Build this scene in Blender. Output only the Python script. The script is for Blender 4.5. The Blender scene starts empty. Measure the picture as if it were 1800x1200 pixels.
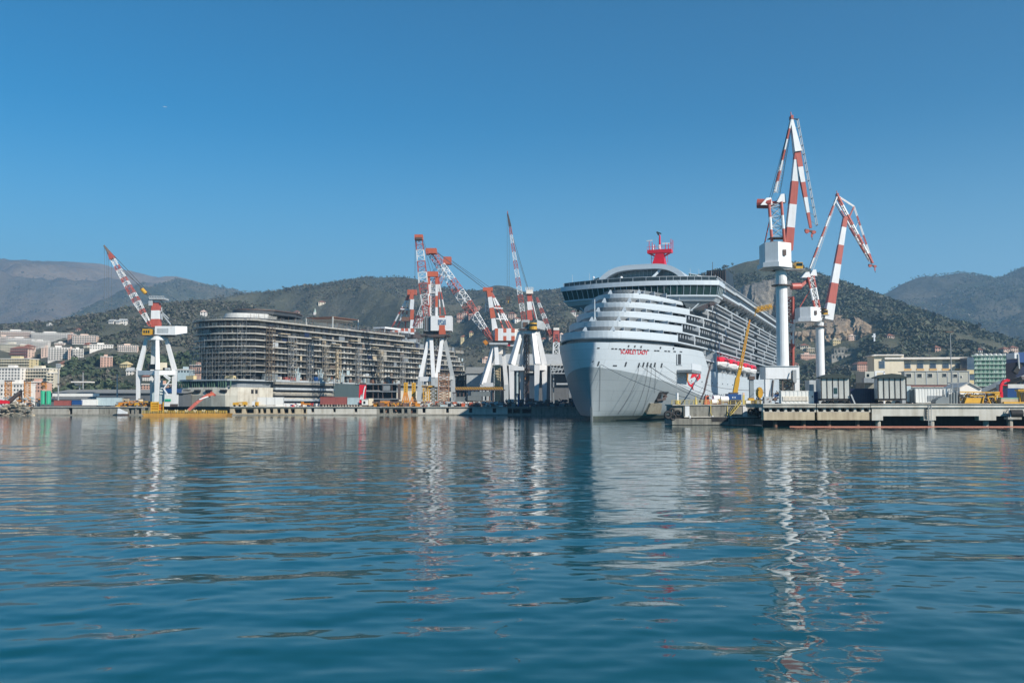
import bpy, math, random
import numpy as np
from mathutils import Vector, Matrix, noise as mnoise
R = math.radians
random.seed(7)
SC = bpy.context.scene
COL = SC.collection

# ------------------------------------------------------------------ camera
CAMZ = 4.2; FPX = 1750.0; PITCH = math.atan(111.0 / FPX)
cam_d = bpy.data.cameras.new('camera'); cam = bpy.data.objects.new('camera', cam_d); COL.objects.link(cam)
cam_d.sensor_width = 36; cam_d.lens = 35.0; cam_d.clip_start = 0.5; cam_d.clip_end = 40000
cam.location = (0, 0, CAMZ); cam.rotation_euler = (R(90) + PITCH, 0, 0)
SC.camera = cam

# ------------------------------------------------------------------ sky, sun, exposure
SUN_EL = 31.0; SUN_AZ = 131.5            # azimuth clockwise from +Y: over the right shoulder
w = bpy.data.worlds.new('World'); SC.world = w; w.use_nodes = True
nt = w.node_tree; nt.nodes.clear()
sky = nt.nodes.new('ShaderNodeTexSky'); sky.sky_type = 'NISHITA'; sky.sun_disc = False
sky.sun_elevation = R(SUN_EL); sky.sun_rotation = R(SUN_AZ)
sky.air_density = 1.0; sky.dust_density = 0.3; sky.ozone_density = 3.0; sky.altitude = 200
bg = nt.nodes.new('ShaderNodeBackground'); bg.inputs[1].default_value = 0.05
wo = nt.nodes.new('ShaderNodeOutputWorld')
hs = nt.nodes.new('ShaderNodeHueSaturation'); hs.inputs['Saturation'].default_value = 2.0; hs.inputs['Hue'].default_value = 0.487
gm = nt.nodes.new('ShaderNodeGamma'); gm.inputs[1].default_value = 1.3
nt.links.new(sky.outputs[0], gm.inputs[0]); nt.links.new(gm.outputs[0], hs.inputs['Color']); 
tc = nt.nodes.new('ShaderNodeTexCoord'); sz = nt.nodes.new('ShaderNodeSeparateXYZ'); nt.links.new(tc.outputs['Generated'], sz.inputs[0])
hz = nt.nodes.new('ShaderNodeMapRange'); hz.interpolation_type = 'SMOOTHSTEP'; hz.inputs['From Min'].default_value = 0.0; hz.inputs['From Max'].default_value = 0.29
hz.inputs['To Min'].default_value = 0.95; hz.inputs['To Max'].default_value = 0.0; nt.links.new(sz.outputs[2], hz.inputs[0])
hm_ = nt.nodes.new('ShaderNodeMix'); hm_.data_type = 'RGBA'; hm_.inputs[7].default_value = (4.6, 8.0, 10.6, 1)      # pale band of air over the horizon
nt.links.new(hz.outputs[0], hm_.inputs[0]); nt.links.new(hs.outputs[0], hm_.inputs[6]); nt.links.new(hm_.outputs[2], bg.inputs[0]); nt.links.new(bg.outputs[0], wo.inputs[0])
sun_d = bpy.data.lights.new('sun', 'SUN'); sun = bpy.data.objects.new('sun', sun_d); COL.objects.link(sun)
sun_d.energy = 5.0; sun_d.angle = R(0.5); sun_d.color = (1.0, 0.93, 0.83)
sd = Vector((math.sin(R(SUN_AZ)) * math.cos(R(SUN_EL)), math.cos(R(SUN_AZ)) * math.cos(R(SUN_EL)), math.sin(R(SUN_EL))))
sun.rotation_euler = sd.to_track_quat('Z', 'Y').to_euler(); sun.location = (300, -300, 400)
SC.view_settings.view_transform = 'Standard'; SC.view_settings.look = 'None'
SC.view_settings.exposure = 0.36; SC.view_settings.gamma = 1.0
try: SC.view_settings.use_curve_mapping = False
except Exception: pass
SC.render.engine = 'CYCLES'
SC.cycles.use_denoising = True; SC.cycles.max_bounces = 6; SC.cycles.volume_bounces = 1
SC.cycles.diffuse_bounces = 2; SC.cycles.glossy_bounces = 3; SC.cycles.caustics_reflective = False
SC.cycles.use_adaptive_sampling = False

# ------------------------------------------------------------------ helpers
def W(px, py, Y):
    """photograph pixel (1800 x 1200) seen at world depth Y -> world point"""
    a = (px - 900) / FPX; b = (600 - py) / FPX
    c, s = math.cos(PITCH), math.sin(PITCH)
    dy = c - b * s; dz = s + b * c
    k = Y / dy
    return Vector((a * k, Y, CAMZ + dz * k))
def Zp(py, Y): return W(900, py, Y).z
def Xp(px, Y): return W(px, 690, Y).x

def V(*a): return Vector(a)

class MB:
    def __init__(s): s.v = []; s.f = []; s.m = []; s.mats = []
    def mi(s, mat):
        if mat not in s.mats: s.mats.append(mat)
        return s.mats.index(mat)
    def face(s, idx, mat): s.f.append(idx); s.m.append(s.mi(mat))
    def add(s, vs, fs, mat):
        o = len(s.v); s.v += [tuple(x) for x in vs]
        k = s.mi(mat)
        for f in fs: s.f.append([o + i for i in f]); s.m.append(k)
    def box(s, x0, x1, y0, y1, z0, z1, mat):
        s.add([(x0,y0,z0),(x1,y0,z0),(x1,y1,z0),(x0,y1,z0),(x0,y0,z1),(x1,y0,z1),(x1,y1,z1),(x0,y1,z1)],
              [(0,3,2,1),(4,5,6,7),(0,1,5,4),(1,2,6,5),(2,3,7,6),(3,0,4,7)], mat)
    def hexa(s, p, mat):   # 8 points, bottom 4 then top 4
        s.add(p, [(0,3,2,1),(4,5,6,7),(0,1,5,4),(1,2,6,5),(2,3,7,6),(3,0,4,7)], mat)
    def bar(s, p, q, wd, mat, ht=None, up=None):
        p = Vector(p); q = Vector(q); d = q - p
        if d.length < 1e-6: return
        d.normalize(); ht = ht or wd
        up = Vector(up) if up else (Vector((0,0,1)) if abs(d.z) < 0.9 else Vector((0,1,0)))
        a = d.cross(up); a.normalize(); b = a.cross(d)
        a *= wd / 2; b *= ht / 2
        s.add([p-a-b, p+a-b, p+a+b, p-a+b, q-a-b, q+a-b, q+a+b, q-a+b],
              [(0,3,2,1),(4,5,6,7),(0,1,5,4),(1,2,6,5),(2,3,7,6),(3,0,4,7)], mat)
    def tbar(s, p, q, w0, w1, mat, h0=None, h1=None):   # tapered box beam
        p = Vector(p); q = Vector(q); d = (q - p).normalized()
        up = Vector((0,0,1)) if abs(d.z) < 0.95 else Vector((0,1,0))
        a = d.cross(up).normalized(); b = a.cross(d)
        h0 = h0 or w0; h1 = h1 or w1
        s.add([p-a*w0/2-b*h0/2, p+a*w0/2-b*h0/2, p+a*w0/2+b*h0/2, p-a*w0/2+b*h0/2,
               q-a*w1/2-b*h1/2, q+a*w1/2-b*h1/2, q+a*w1/2+b*h1/2, q-a*w1/2+b*h1/2],
              [(0,3,2,1),(4,5,6,7),(0,1,5,4),(1,2,6,5),(2,3,7,6),(3,0,4,7)], mat)
    def tube(s, p, q, r0, mat, r1=None, n=8, caps=True):
        p = Vector(p); q = Vector(q); d = q - p
        if d.length < 1e-6: return
        d.normalize(); r1 = r0 if r1 is None else r1
        up = Vector((0,0,1)) if abs(d.z) < 0.9 else Vector((0,1,0))
        a = d.cross(up).normalized(); b = a.cross(d)
        vs = []
        for c, r in ((p, r0), (q, r1)):
            for i in range(n):
                t = 2*math.pi*i/n; vs.append(c + a*(r*math.cos(t)) + b*(r*math.sin(t)))
        fs = [(i, (i+1) % n, n+(i+1) % n, n+i) for i in range(n)]
        if caps: fs += [tuple(range(n))[::-1], tuple(range(n, 2*n))]
        s.add(vs, fs, mat)
    def path(s, pts, r, mat, n=5):
        for a, b in zip(pts[:-1], pts[1:]): s.tube(a, b, r, mat, n=n, caps=False)
    def loft(s, rings, mat, closed=True, cap0=False, cap1=False):
        n = len(rings[0]); vs = [p for r in rings for p in r]; fs = []
        for k in range(len(rings)-1):
            for i in range(n if closed else n-1):
                j = (i+1) % n
                fs.append((k*n+i, k*n+j, (k+1)*n+j, (k+1)*n+i))
        if cap0: fs.append(tuple(range(n))[::-1])
        if cap1: fs.append(tuple(range((len(rings)-1)*n, len(rings)*n)))
        s.add(vs, fs, mat)
    def prism(s, pts, vec, mat):
        n = len(pts); vec = Vector(vec); pts = [Vector(p) for p in pts]
        s.add(pts + [p+vec for p in pts], [tuple(range(n))[::-1], tuple(range(n, 2*n))] +
              [(i, (i+1) % n, n+(i+1) % n, n+i) for i in range(n)], mat)
    def dome(s, c, rx, ry, rz, mat, n=12, m=5):
        c = Vector(c); rings = []
        for j in range(m):
            t = (math.pi/2)*j/m
            rings.append([c + Vector((rx*math.cos(t)*math.cos(2*math.pi*i/n), ry*math.cos(t)*math.sin(2*math.pi*i/n), rz*math.sin(t))) for i in range(n)])
        s.loft(rings, mat, cap0=True, cap1=True)
    def build(s, name, parent=None, world=False, smooth=False):
        vs = s.v
        loc = None
        if parent is not None and world:
            r_ = parent
            while r_.name not in FR: r_ = r_.parent
            inv = FR[r_.name].inverted(); vs = [tuple(inv @ Vector(p)) for p in vs]
        elif parent is None:
            xs = np.array(vs); c = (xs.min(0)+xs.max(0))/2; c[2] = xs[:,2].min()
            loc = tuple(float(t) for t in c); vs = (xs - c).tolist()
        me = bpy.data.meshes.new(name); me.from_pydata([tuple(p) for p in vs], [], s.f); 
        for m in s.mats: me.materials.append(m)
        me.polygons.foreach_set('material_index', s.m)
        if smooth: me.polygons.foreach_set('use_smooth', [True]*len(s.f))
        me.update()
        o = bpy.data.objects.new(name, me); COL.objects.link(o)
        if parent is not None: o.parent = parent
        if loc: o.location = loc
        return o

def build_each(mb, name, parent, gap=0.06, limit=100, world=False):
    """every loose piece of a builder becomes a part of its own; past the limit the far ones are one stuff part"""
    n = len(mb.v); par = list(range(n))
    def find(a):
        while par[a] != a: par[a] = par[par[a]]; a = par[a]
        return a
    for f in mb.f:
        r = find(f[0])
        for i in f[1:]: par[find(i)] = r
    comp = {}
    for fi, f in enumerate(mb.f): comp.setdefault(find(f[0]), []).append(fi)
    items = []
    for fl in comp.values():
        vi = sorted({i for fi in fl for i in mb.f[fi]}); P = np.array([mb.v[i] for i in vi])
        items.append([fl, P.min(0), P.max(0)])
    merged = []
    for it in items:
        for m in merged:
            if (np.maximum(m[1]-it[2], it[1]-m[2]) <= gap).all():
                m[0] += it[0]; m[1] = np.minimum(m[1], it[1]); m[2] = np.maximum(m[2], it[2]); break
        else: merged.append(it)
    merged.sort(key=lambda m: m[1][1])
    groups = [m[0] for m in merged[:limit]]; rest = [f for m in merged[limit:] for f in m[0]]
    out = []
    for k, fl in enumerate(groups + ([rest] if rest else [])):
        b = MB(); b.mats = mb.mats; idx = {}
        for fi in fl:
            nf = []
            for i in mb.f[fi]:
                if i not in idx: idx[i] = len(b.v); b.v.append(mb.v[i])
                nf.append(idx[i])
            b.f.append(nf); b.m.append(mb.m[fi])
        o = b.build(name, parent, world=world); out.append(o)
        if rest and k == len(groups): o['kind'] = 'stuff'
    return out

FR = {}
def thing(name, label, cat, loc=(0,0,0), rz=0.0, group=None):
    o = bpy.data.objects.new(name, None); COL.objects.link(o)
    o.empty_display_size = 1.0
    o.location = loc; o.rotation_euler = (0,0,rz); o['label'] = label; o['category'] = cat
    if group: o['group'] = group
    FR[o.name] = Matrix.Translation(Vector(loc)) @ Matrix.Rotation(rz, 4, 'Z')
    return o
def tag(o, label, cat, group=None):
    o['label'] = label; o['category'] = cat
    if group: o['group'] = group
    return o
def face_view(t):
    """turn a small building on its base so that its front looks across the harbour mouth"""
    a = math.atan2(t.location.x, t.location.y)*0.25; t.rotation_euler = (0, 0, -a); t.scale = (math.cos(a), 1, 1)
def struct(o, kind='structure', label=None):
    o['kind'] = kind
    if label: o['label'] = label
    return o
def dup_child(src, parent, loc, rz=0.0, scale=None):
    c = src.copy(); COL.objects.link(c); c.parent = parent; c.location = loc; c.rotation_euler = (0,0,rz)
    if scale: c.scale = scale
    return c
def text_mesh(txt, size):
    """(verts2d, faces) of a flat piece of lettering, centred"""
    cu = bpy.data.curves.new('lettering', 'FONT'); cu.body = txt; cu.size = size; cu.align_x = 'CENTER'; cu.align_y = 'CENTER'
    cu.resolution_u = 3; cu.extrude = 0; cu.offset = 0.012 * size
    o = bpy.data.objects.new('lettering', cu); COL.objects.link(o)
    bpy.context.view_layer.update()
    me = bpy.data.meshes.new_from_object(o.evaluated_get(bpy.context.evaluated_depsgraph_get()))
    vs = [(v.co.x, v.co.y) for v in me.vertices]; fs = [tuple(p.vertices) for p in me.polygons]
    COL.objects.unlink(o); bpy.data.objects.remove(o); bpy.data.curves.remove(cu); bpy.data.meshes.remove(me)
    return vs, fs

# ------------------------------------------------------------------ materials
MATS = {}
def mat(name, col, rough=0.55, metal=0.0, dirt=0.25, dcol=None, scale=0.6, streak=True, bump=0.0, spec=0.5, seams=False):
    """painted / concrete / metal surface: base colour broken up by blotches and vertical rain streaks"""
    if name in MATS: return MATS[name]
    m = bpy.data.materials.new(name); m.use_nodes = True; t = m.node_tree; N = t.nodes; L = t.links
    b = N['Principled BSDF']; b.inputs['Roughness'].default_value = rough; b.inputs['Metallic'].default_value = metal
    b.inputs['Specular IOR Level'].default_value = spec
    if dirt > 0:
        co = N.new('ShaderNodeTexCoord')
        n1 = N.new('ShaderNodeTexNoise'); n1.inputs['Scale'].default_value = scale; n1.inputs['Detail'].default_value = 6; n1.inputs['Roughness'].default_value = 0.65
        L.new(co.outputs['Object'], n1.inputs['Vector'])
        mp = N.new('ShaderNodeMapping'); mp.inputs['Scale'].default_value = (1.6, 1.6, 0.12) if streak else (1, 1, 1)
        L.new(co.outputs['Object'], mp.inputs[0])
        n2 = N.new('ShaderNodeTexNoise'); n2.inputs['Scale'].default_value = scale*2.2; n2.inputs['Detail'].default_value = 4
        L.new(mp.outputs[0], n2.inputs['Vector'])
        ml = N.new('ShaderNodeMath'); ml.operation = 'MULTIPLY'; L.new(n1.outputs[0], ml.inputs[0]); L.new(n2.outputs[0], ml.inputs[1])
        rp = N.new('ShaderNodeMapRange'); rp.inputs['From Min'].default_value = 0.16; rp.inputs['From Max'].default_value = 0.42
        rp.inputs['To Min'].default_value = 0.0; rp.inputs['To Max'].default_value = min(1.0, dirt*1.8)
        L.new(ml.outputs[0], rp.inputs[0])
        mx = N.new('ShaderNodeMix'); mx.data_type = 'RGBA'
        dcol = dcol or tuple(c*0.55 for c in col)
        mx.inputs[6].default_value = (*col, 1); mx.inputs[7].default_value = (*dcol, 1)
        L.new(rp.outputs[0], mx.inputs[0]); L.new(mx.outputs[2], b.inputs['Base Color'])
        if bump > 0:
            bp = N.new('ShaderNodeBump'); bp.inputs['Strength'].default_value = bump; bp.inputs['Distance'].default_value = 0.1
            L.new(n1.outputs[0], bp.inputs['Height']); L.new(bp.outputs[0], b.inputs['Normal'])
        if seams:      # welded plates: faint seams and slightly uneven plating
            mv = N.new('ShaderNodeMapping'); mv.inputs['Rotation'].default_value = (0, R(90), R(90)); L.new(co.outputs['Object'], mv.inputs[0])
            sx = N.new('ShaderNodeSeparateXYZ'); cb = N.new('ShaderNodeCombineXYZ'); L.new(co.outputs['Object'], sx.inputs[0]); L.new(sx.outputs[1], cb.inputs[0]); L.new(sx.outputs[2], cb.inputs[1])
            bk = N.new('ShaderNodeTexBrick'); bk.inputs['Scale'].default_value = 1.0; bk.inputs['Brick Width'].default_value = 9.0; bk.inputs['Row Height'].default_value = 2.6; bk.inputs['Mortar Size'].default_value = 0.07; bk.inputs['Mortar Smooth'].default_value = 0.4
            bk.inputs['Color1'].default_value = (1,1,1,1); bk.inputs['Color2'].default_value = (.955,.955,.955,1); bk.inputs['Mortar'].default_value = (.80,.80,.80,1); L.new(cb.outputs[0], bk.inputs['Vector'])
            m2 = N.new('ShaderNodeMix'); m2.data_type = 'RGBA'; m2.blend_type = 'MULTIPLY'; m2.inputs[0].default_value = 1.0
            L.new(mx.outputs[2], m2.inputs[6]); L.new(bk.outputs['Color'], m2.inputs[7]); L.new(m2.outputs[2], b.inputs['Base Color'])
            n3 = N.new('ShaderNodeTexNoise'); n3.inputs['Scale'].default_value = 0.45; n3.inputs['Detail'].default_value = 2; L.new(co.outputs['Object'], n3.inputs['Vector'])
            bp = N.new('ShaderNodeBump'); bp.inputs['Strength'].default_value = 0.55; bp.inputs['Distance'].default_value = 0.12; L.new(n3.outputs[0], bp.inputs['Height']); L.new(bp.outputs[0], b.inputs['Normal'])
    else:
        b.inputs['Base Color'].default_value = (*col, 1)
    MATS[name] = m
    return m
rust = (0.17, 0.075, 0.035)
M_white = mat('white_paint', (0.72, 0.73, 0.73), 0.45, dirt=0.16, dcol=(0.42,0.38,0.33))
M_hullw = mat('ship_white', (0.50, 0.56, 0.60), 0.38, dirt=0.07, dcol=(0.5,0.54,0.57), scale=0.12, seams=True)
M_hullg = mat('ship_grey', (0.24, 0.28, 0.30), 0.38, dirt=0.14, dcol=(0.19,0.22,0.24), scale=0.15, seams=True)
M_boot = mat('boot_topping', (0.045, 0.055, 0.055), 0.6, dirt=0.4, dcol=(0.09,0.11,0.08), scale=0.5)
M_shipw2 = mat('ship_balcony_white', (0.52, 0.56, 0.59), 0.42, dirt=0.10, dcol=(0.45,0.48,0.5), scale=0.3)
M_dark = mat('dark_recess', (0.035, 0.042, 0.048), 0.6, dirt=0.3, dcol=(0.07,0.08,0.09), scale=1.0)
M_grey = mat('mid_grey_paint', (0.22, 0.245, 0.26), 0.5, dirt=0.3)
M_lgrey = mat('light_grey_paint', (0.42, 0.45, 0.46), 0.5, dirt=0.3)
M_glass = mat('dark_glass', (0.012, 0.022, 0.026), 0.06, dirt=0.0)
M_gglass = mat('green_glass', (0.016, 0.05, 0.05), 0.06, dirt=0.2, dcol=(0.05,0.1,0.1), scale=0.35, streak=False)
M_bglass = mat('balcony_glass', (0.022, 0.030, 0.036), 0.15, dirt=0.3, dcol=(0.06,0.07,0.07), scale=0.7)
M_red = mat('crane_red', (0.44, 0.095, 0.07), 0.5, dirt=0.28, dcol=(0.26,0.06,0.04))
M_orange = mat('orange_red', (0.50, 0.11, 0.05), 0.5, dirt=0.3, dcol=(0.33,0.08,0.04))
M_sred = mat('scarlet', (0.62, 0.012, 0.028), 0.35, dirt=0.08)
M_yellow = mat('yellow_paint', (0.62, 0.34, 0.02), 0.5, dirt=0.3, dcol=(0.3,0.15,0.03))
M_lyellow = mat('pale_yellow_rail', (0.60, 0.46, 0.12), 0.55, dirt=0.2)
M_oran = mat('orange_paint', (0.62, 0.24, 0.02), 0.5, dirt=0.3, dcol=(0.35,0.12,0.03))
M_blue = mat('blue_paint', (0.015, 0.07, 0.22), 0.45, dirt=0.25)
M_navy = mat('navy_paint', (0.012, 0.02, 0.06), 0.4, dirt=0.2)
M_green = mat('silo_green', (0.03, 0.38, 0.21), 0.5, dirt=0.2)
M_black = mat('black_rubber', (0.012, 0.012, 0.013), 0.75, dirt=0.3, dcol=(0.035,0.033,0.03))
M_rope = mat('rope', (0.12, 0.125, 0.13), 0.8, dirt=0.0)
M_cable = mat('steel_cable', (0.10, 0.11, 0.12), 0.6, dirt=0.0)
M_steel = mat('galvanised_steel', (0.36, 0.37, 0.37), 0.45, 0.3, dirt=0.35)
M_dsteel = mat('dark_steel', (0.07, 0.07, 0.072), 0.55, 0.2, dirt=0.4, dcol=rust)
M_rusty = mat('rusty_steel', (0.20, 0.10, 0.06), 0.75, dirt=0.5, dcol=(0.09,0.05,0.04), scale=1.2)
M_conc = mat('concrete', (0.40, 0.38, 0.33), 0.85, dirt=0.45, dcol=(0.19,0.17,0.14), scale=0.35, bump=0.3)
M_lconc = mat('pale_concrete', (0.56, 0.54, 0.48), 0.85, dirt=0.35, dcol=(0.31,0.28,0.22), scale=0.35, bump=0.3)
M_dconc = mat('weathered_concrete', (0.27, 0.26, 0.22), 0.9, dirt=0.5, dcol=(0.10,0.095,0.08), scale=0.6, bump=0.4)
M_tconc = mat('tan_concrete', (0.50, 0.42, 0.29), 0.85, dirt=0.45, dcol=(0.27,0.21,0.14), scale=0.5, bump=0.3)
M_bare = mat('bare_steel_primer', (0.29, 0.275, 0.235), 0.65, dirt=0.5, dcol=(0.17,0.15,0.12), scale=0.4)
M_prim = mat('hull_primer', (0.58, 0.55, 0.46), 0.6, dirt=0.4, dcol=(0.30,0.25,0.19), scale=0.25)
M_antif = mat('antifouling', (0.15, 0.085, 0.07), 0.7, dirt=0.3)
M_plate = mat('cabin_panel', (0.60, 0.60, 0.56), 0.55, dirt=0.3, scale=0.8)
M_creamw = mat('cream_render', (0.74, 0.66, 0.50), 0.85, dirt=0.25, dcol=(0.45,0.38,0.28), scale=0.3)
M_pinkw = mat('pink_render', (0.60, 0.37, 0.28), 0.85, dirt=0.25, scale=0.3)
M_peach = mat('peach_render', (0.72, 0.52, 0.41), 0.85, dirt=0.2, scale=0.3)
M_whitew = mat('white_render', (0.78, 0.73, 0.66), 0.85, dirt=0.2, dcol=(0.45,0.42,0.38), scale=0.3)
M_ylw = mat('yellow_render', (0.64, 0.52, 0.28), 0.85, dirt=0.2, scale=0.3)
M_tile = mat('roof_tile', (0.29, 0.12, 0.075), 0.85, dirt=0.35, scale=0.8)
M_roofg = mat('grey_roof', (0.27, 0.27, 0.25), 0.8, dirt=0.35, scale=0.3)
M_lroof = mat('pale_roof', (0.50, 0.50, 0.47), 0.6, dirt=0.25, scale=0.2)
M_shed = mat('shed_wall', (0.12, 0.13, 0.14), 0.7, dirt=0.3, scale=0.2)
M_cred = mat('container_red', (0.30, 0.085, 0.07), 0.6, dirt=0.3)
M_clb = mat('container_pale_blue', (0.42, 0.52, 0.54), 0.55, dirt=0.25)
M_cwh = mat('container_white', (0.74, 0.74, 0.70), 0.5, dirt=0.12, dcol=(0.5,0.45,0.38))
M_net = mat('green_net', (0.20, 0.34, 0.26), 0.8, dirt=0.35, dcol=(0.12,0.23,0.17), scale=0.5)
M_netl = mat('pale_green_net', (0.42, 0.55, 0.47), 0.8, dirt=0.3, scale=0.5)
M_brown = mat('dock_clutter', (0.16, 0.12, 0.09), 0.8, dirt=0.5, dcol=(0.05,0.045,0.04), scale=1.5)
M_pink = mat('magenta_canopy', (0.68, 0.03, 0.16), 0.5, dirt=0.1)
M_bark = mat('bark', (0.10, 0.075, 0.055), 0.9, dirt=0.3)
M_rock = mat('riprap_rock', (0.31, 0.27, 0.205), 0.9, dirt=0.4, scale=0.5)
M_boom = mat('orange_boom', (0.58, 0.22, 0.14), 0.6, dirt=0.2)
M_tank = mat('tank_grey', (0.17, 0.195, 0.20), 0.5, dirt=0.2)
# ================================================================== WATER
def np_mesh(name, verts, faces_flat, nper, mats, smooth=False, mat_idx=None):
    me = bpy.data.meshes.new(name)
    nf = len(faces_flat)//nper
    me.vertices.add(len(verts)); me.vertices.foreach_set('co', np.asarray(verts, dtype=np.float32).ravel())
    me.loops.add(len(faces_flat)); me.loops.foreach_set('vertex_index', np.asarray(faces_flat, dtype=np.int32))
    me.polygons.add(nf); me.polygons.foreach_set('loop_start', np.arange(0, nf*nper, nper, dtype=np.int32))
    if smooth: me.polygons.foreach_set('use_smooth', np.ones(nf, dtype=bool))
    for m in mats: me.materials.append(m)
    if mat_idx is not None: me.polygons.foreach_set('material_index', np.asarray(mat_idx, dtype=np.int32))
    me.update(calc_edges=True); me.validate()
    o = bpy.data.objects.new(name, me); COL.objects.link(o)
    return o

def water_material():
    m = bpy.data.materials.new('harbour_water'); m.use_nodes = True; t = m.node_tree; N = t.nodes; L = t.links
    b = N['Principled BSDF']; b.inputs['Base Color'].default_value = (0.0, 0.054, 0.061, 1)
    b.inputs['Roughness'].default_value = 0.03; b.inputs['IOR'].default_value = 1.333
    co = N.new('ShaderNodeTexCoord')
    mp = N.new('ShaderNodeMapping'); mp.inputs['Scale'].default_value = (0.55, 1.0, 1.0); L.new(co.outputs['Object'], mp.inputs[0])
    n1 = N.new('ShaderNodeTexNoise'); n1.inputs['Scale'].default_value = 1.9; n1.inputs['Detail'].default_value = 4; n1.inputs['Roughness'].default_value = 0.55
    L.new(mp.outputs[0], n1.inputs['Vector'])
    n2 = N.new('ShaderNodeTexNoise'); n2.inputs['Scale'].default_value = 0.05; n2.inputs['Detail'].default_value = 2
    L.new(co.outputs['Object'], n2.inputs['Vector'])
    mr = N.new('ShaderNodeMapRange'); mr.inputs['From Min'].default_value = 0.35; mr.inputs['From Max'].default_value = 0.65
    mr.inputs['To Min'].default_value = 0.004; mr.inputs['To Max'].default_value = 0.014; L.new(n2.outputs[0], mr.inputs[0])
    bp = N.new('ShaderNodeBump'); bp.inputs['Strength'].default_value = 1.0
    sp = N.new('ShaderNodeVectorMath'); sp.operation = 'LENGTH'; L.new(co.outputs['Object'], sp.inputs[0])
    fr_ = N.new('ShaderNodeMapRange'); fr_.inputs['From Min'].default_value = 30; fr_.inputs['From Max'].default_value = 220; fr_.inputs['To Min'].default_value = 0.25; fr_.inputs['To Max'].default_value = 2.2; L.new(sp.outputs['Value'], fr_.inputs[0])
    ml = N.new('ShaderNodeMath'); ml.operation = 'MULTIPLY'; L.new(mr.outputs[0], ml.inputs[0]); L.new(fr_.outputs[0], ml.inputs[1]); L.new(ml.outputs[0], bp.inputs['Distance']); L.new(n1.outputs[0], bp.inputs['Height']); L.new(bp.outputs[0], b.inputs['Normal'])
    return m

def build_water():
    rng = np.random.default_rng(3)
    r = [3.0]
    while r[-1] < 520: r.append(r[-1]*(1 + 0.0036 + 0.004*max(0, (8-r[-1])/8)))
    r += [700, 1000, 1600, 3000, 6000, 12000]
    r = np.array(r); th = np.concatenate([np.linspace(-90, -40, 60, endpoint=False), np.linspace(-40, 40, 560, endpoint=False), np.linspace(40, 90, 61)])
    th = np.radians(th)
    RR, TT = np.meshgrid(r, th, indexing='ij')
    X = RR*np.sin(TT); Y = RR*np.cos(TT); Z = np.zeros_like(X)
    for i in range(110):
        lam = 0.45 * (8/0.45)**rng.random()
        d = rng.normal(0.2, 0.6)                         # travel direction about +-Y
        k = 2*math.pi/lam
        slope = 0.0072 if lam < 1.6 else (0.0066 if lam < 4 else 0.0040)
        amp = slope/k
        ph = rng.random()*2*math.pi
        fade = np.clip((lam/(RR*0.0036*2.4) - 0.7)/1.2, 0, 1)
        patch = 0.65 + 0.5*np.sin(X*0.045*(1+.3*math.sin(i)) + i*1.7)*np.sin(Y*0.03 + i*0.9)
        Z += amp*fade*patch*np.sin(k*(X*math.sin(d) + Y*math.cos(d)) + ph + 0.8*np.sin(0.11*X+0.07*Y+i))
    Z[RR > 600] = 0
    nr, nth = X.shape
    verts = np.stack([X, Y, Z], -1).reshape(-1, 3)
    i = np.arange(nr-1)[:, None]*nth + np.arange(nth-1)[None, :]
    fs = np.stack([i, i+nth, i+nth+1, i+1], -1).reshape(-1, 4)[:, ::-1]
    o = np_mesh('water', verts, fs.ravel(), 4, [water_material()], smooth=True)
    struct(o)
build_water()

# ================================================================== GROUND (quay level) with the dock basin cut out
GZ = 3.4
M_quay = mat('quay_paving', (0.30, 0.285, 0.25), 0.9, dirt=0.5, dcol=(0.15,0.14,0.12), scale=0.08, streak=False)
mb = MB()
left = [(-9000, 390), (-146, 390), (-162, 458), (-70, 640), (-18, 630), (-109, 446), (-106, 390), (36, 390), (62, 425), (100, 520), (112, 560), (112, 700), (-9000, 700)]
right = [(50, 193), (9000, 193), (9000, 700), (112, 700), (112, 560), (150, 545), (147, 516), (100, 398), (66, 310), (55, 275)]
for poly, zz in ((left, GZ), (right, 4.1)):
    mb.add([(x, y, zz) for x, y in poly], [tuple(range(len(poly)))], M_quay)
mb.add([(-9000, 690, 3.2), (9000, 690, 3.2), (9000, 12000, 3.2), (-9000, 12000, 3.2)], [(0,1,2,3)], M_quay)
me_o = mb.build('ground'); struct(me_o)

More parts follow.
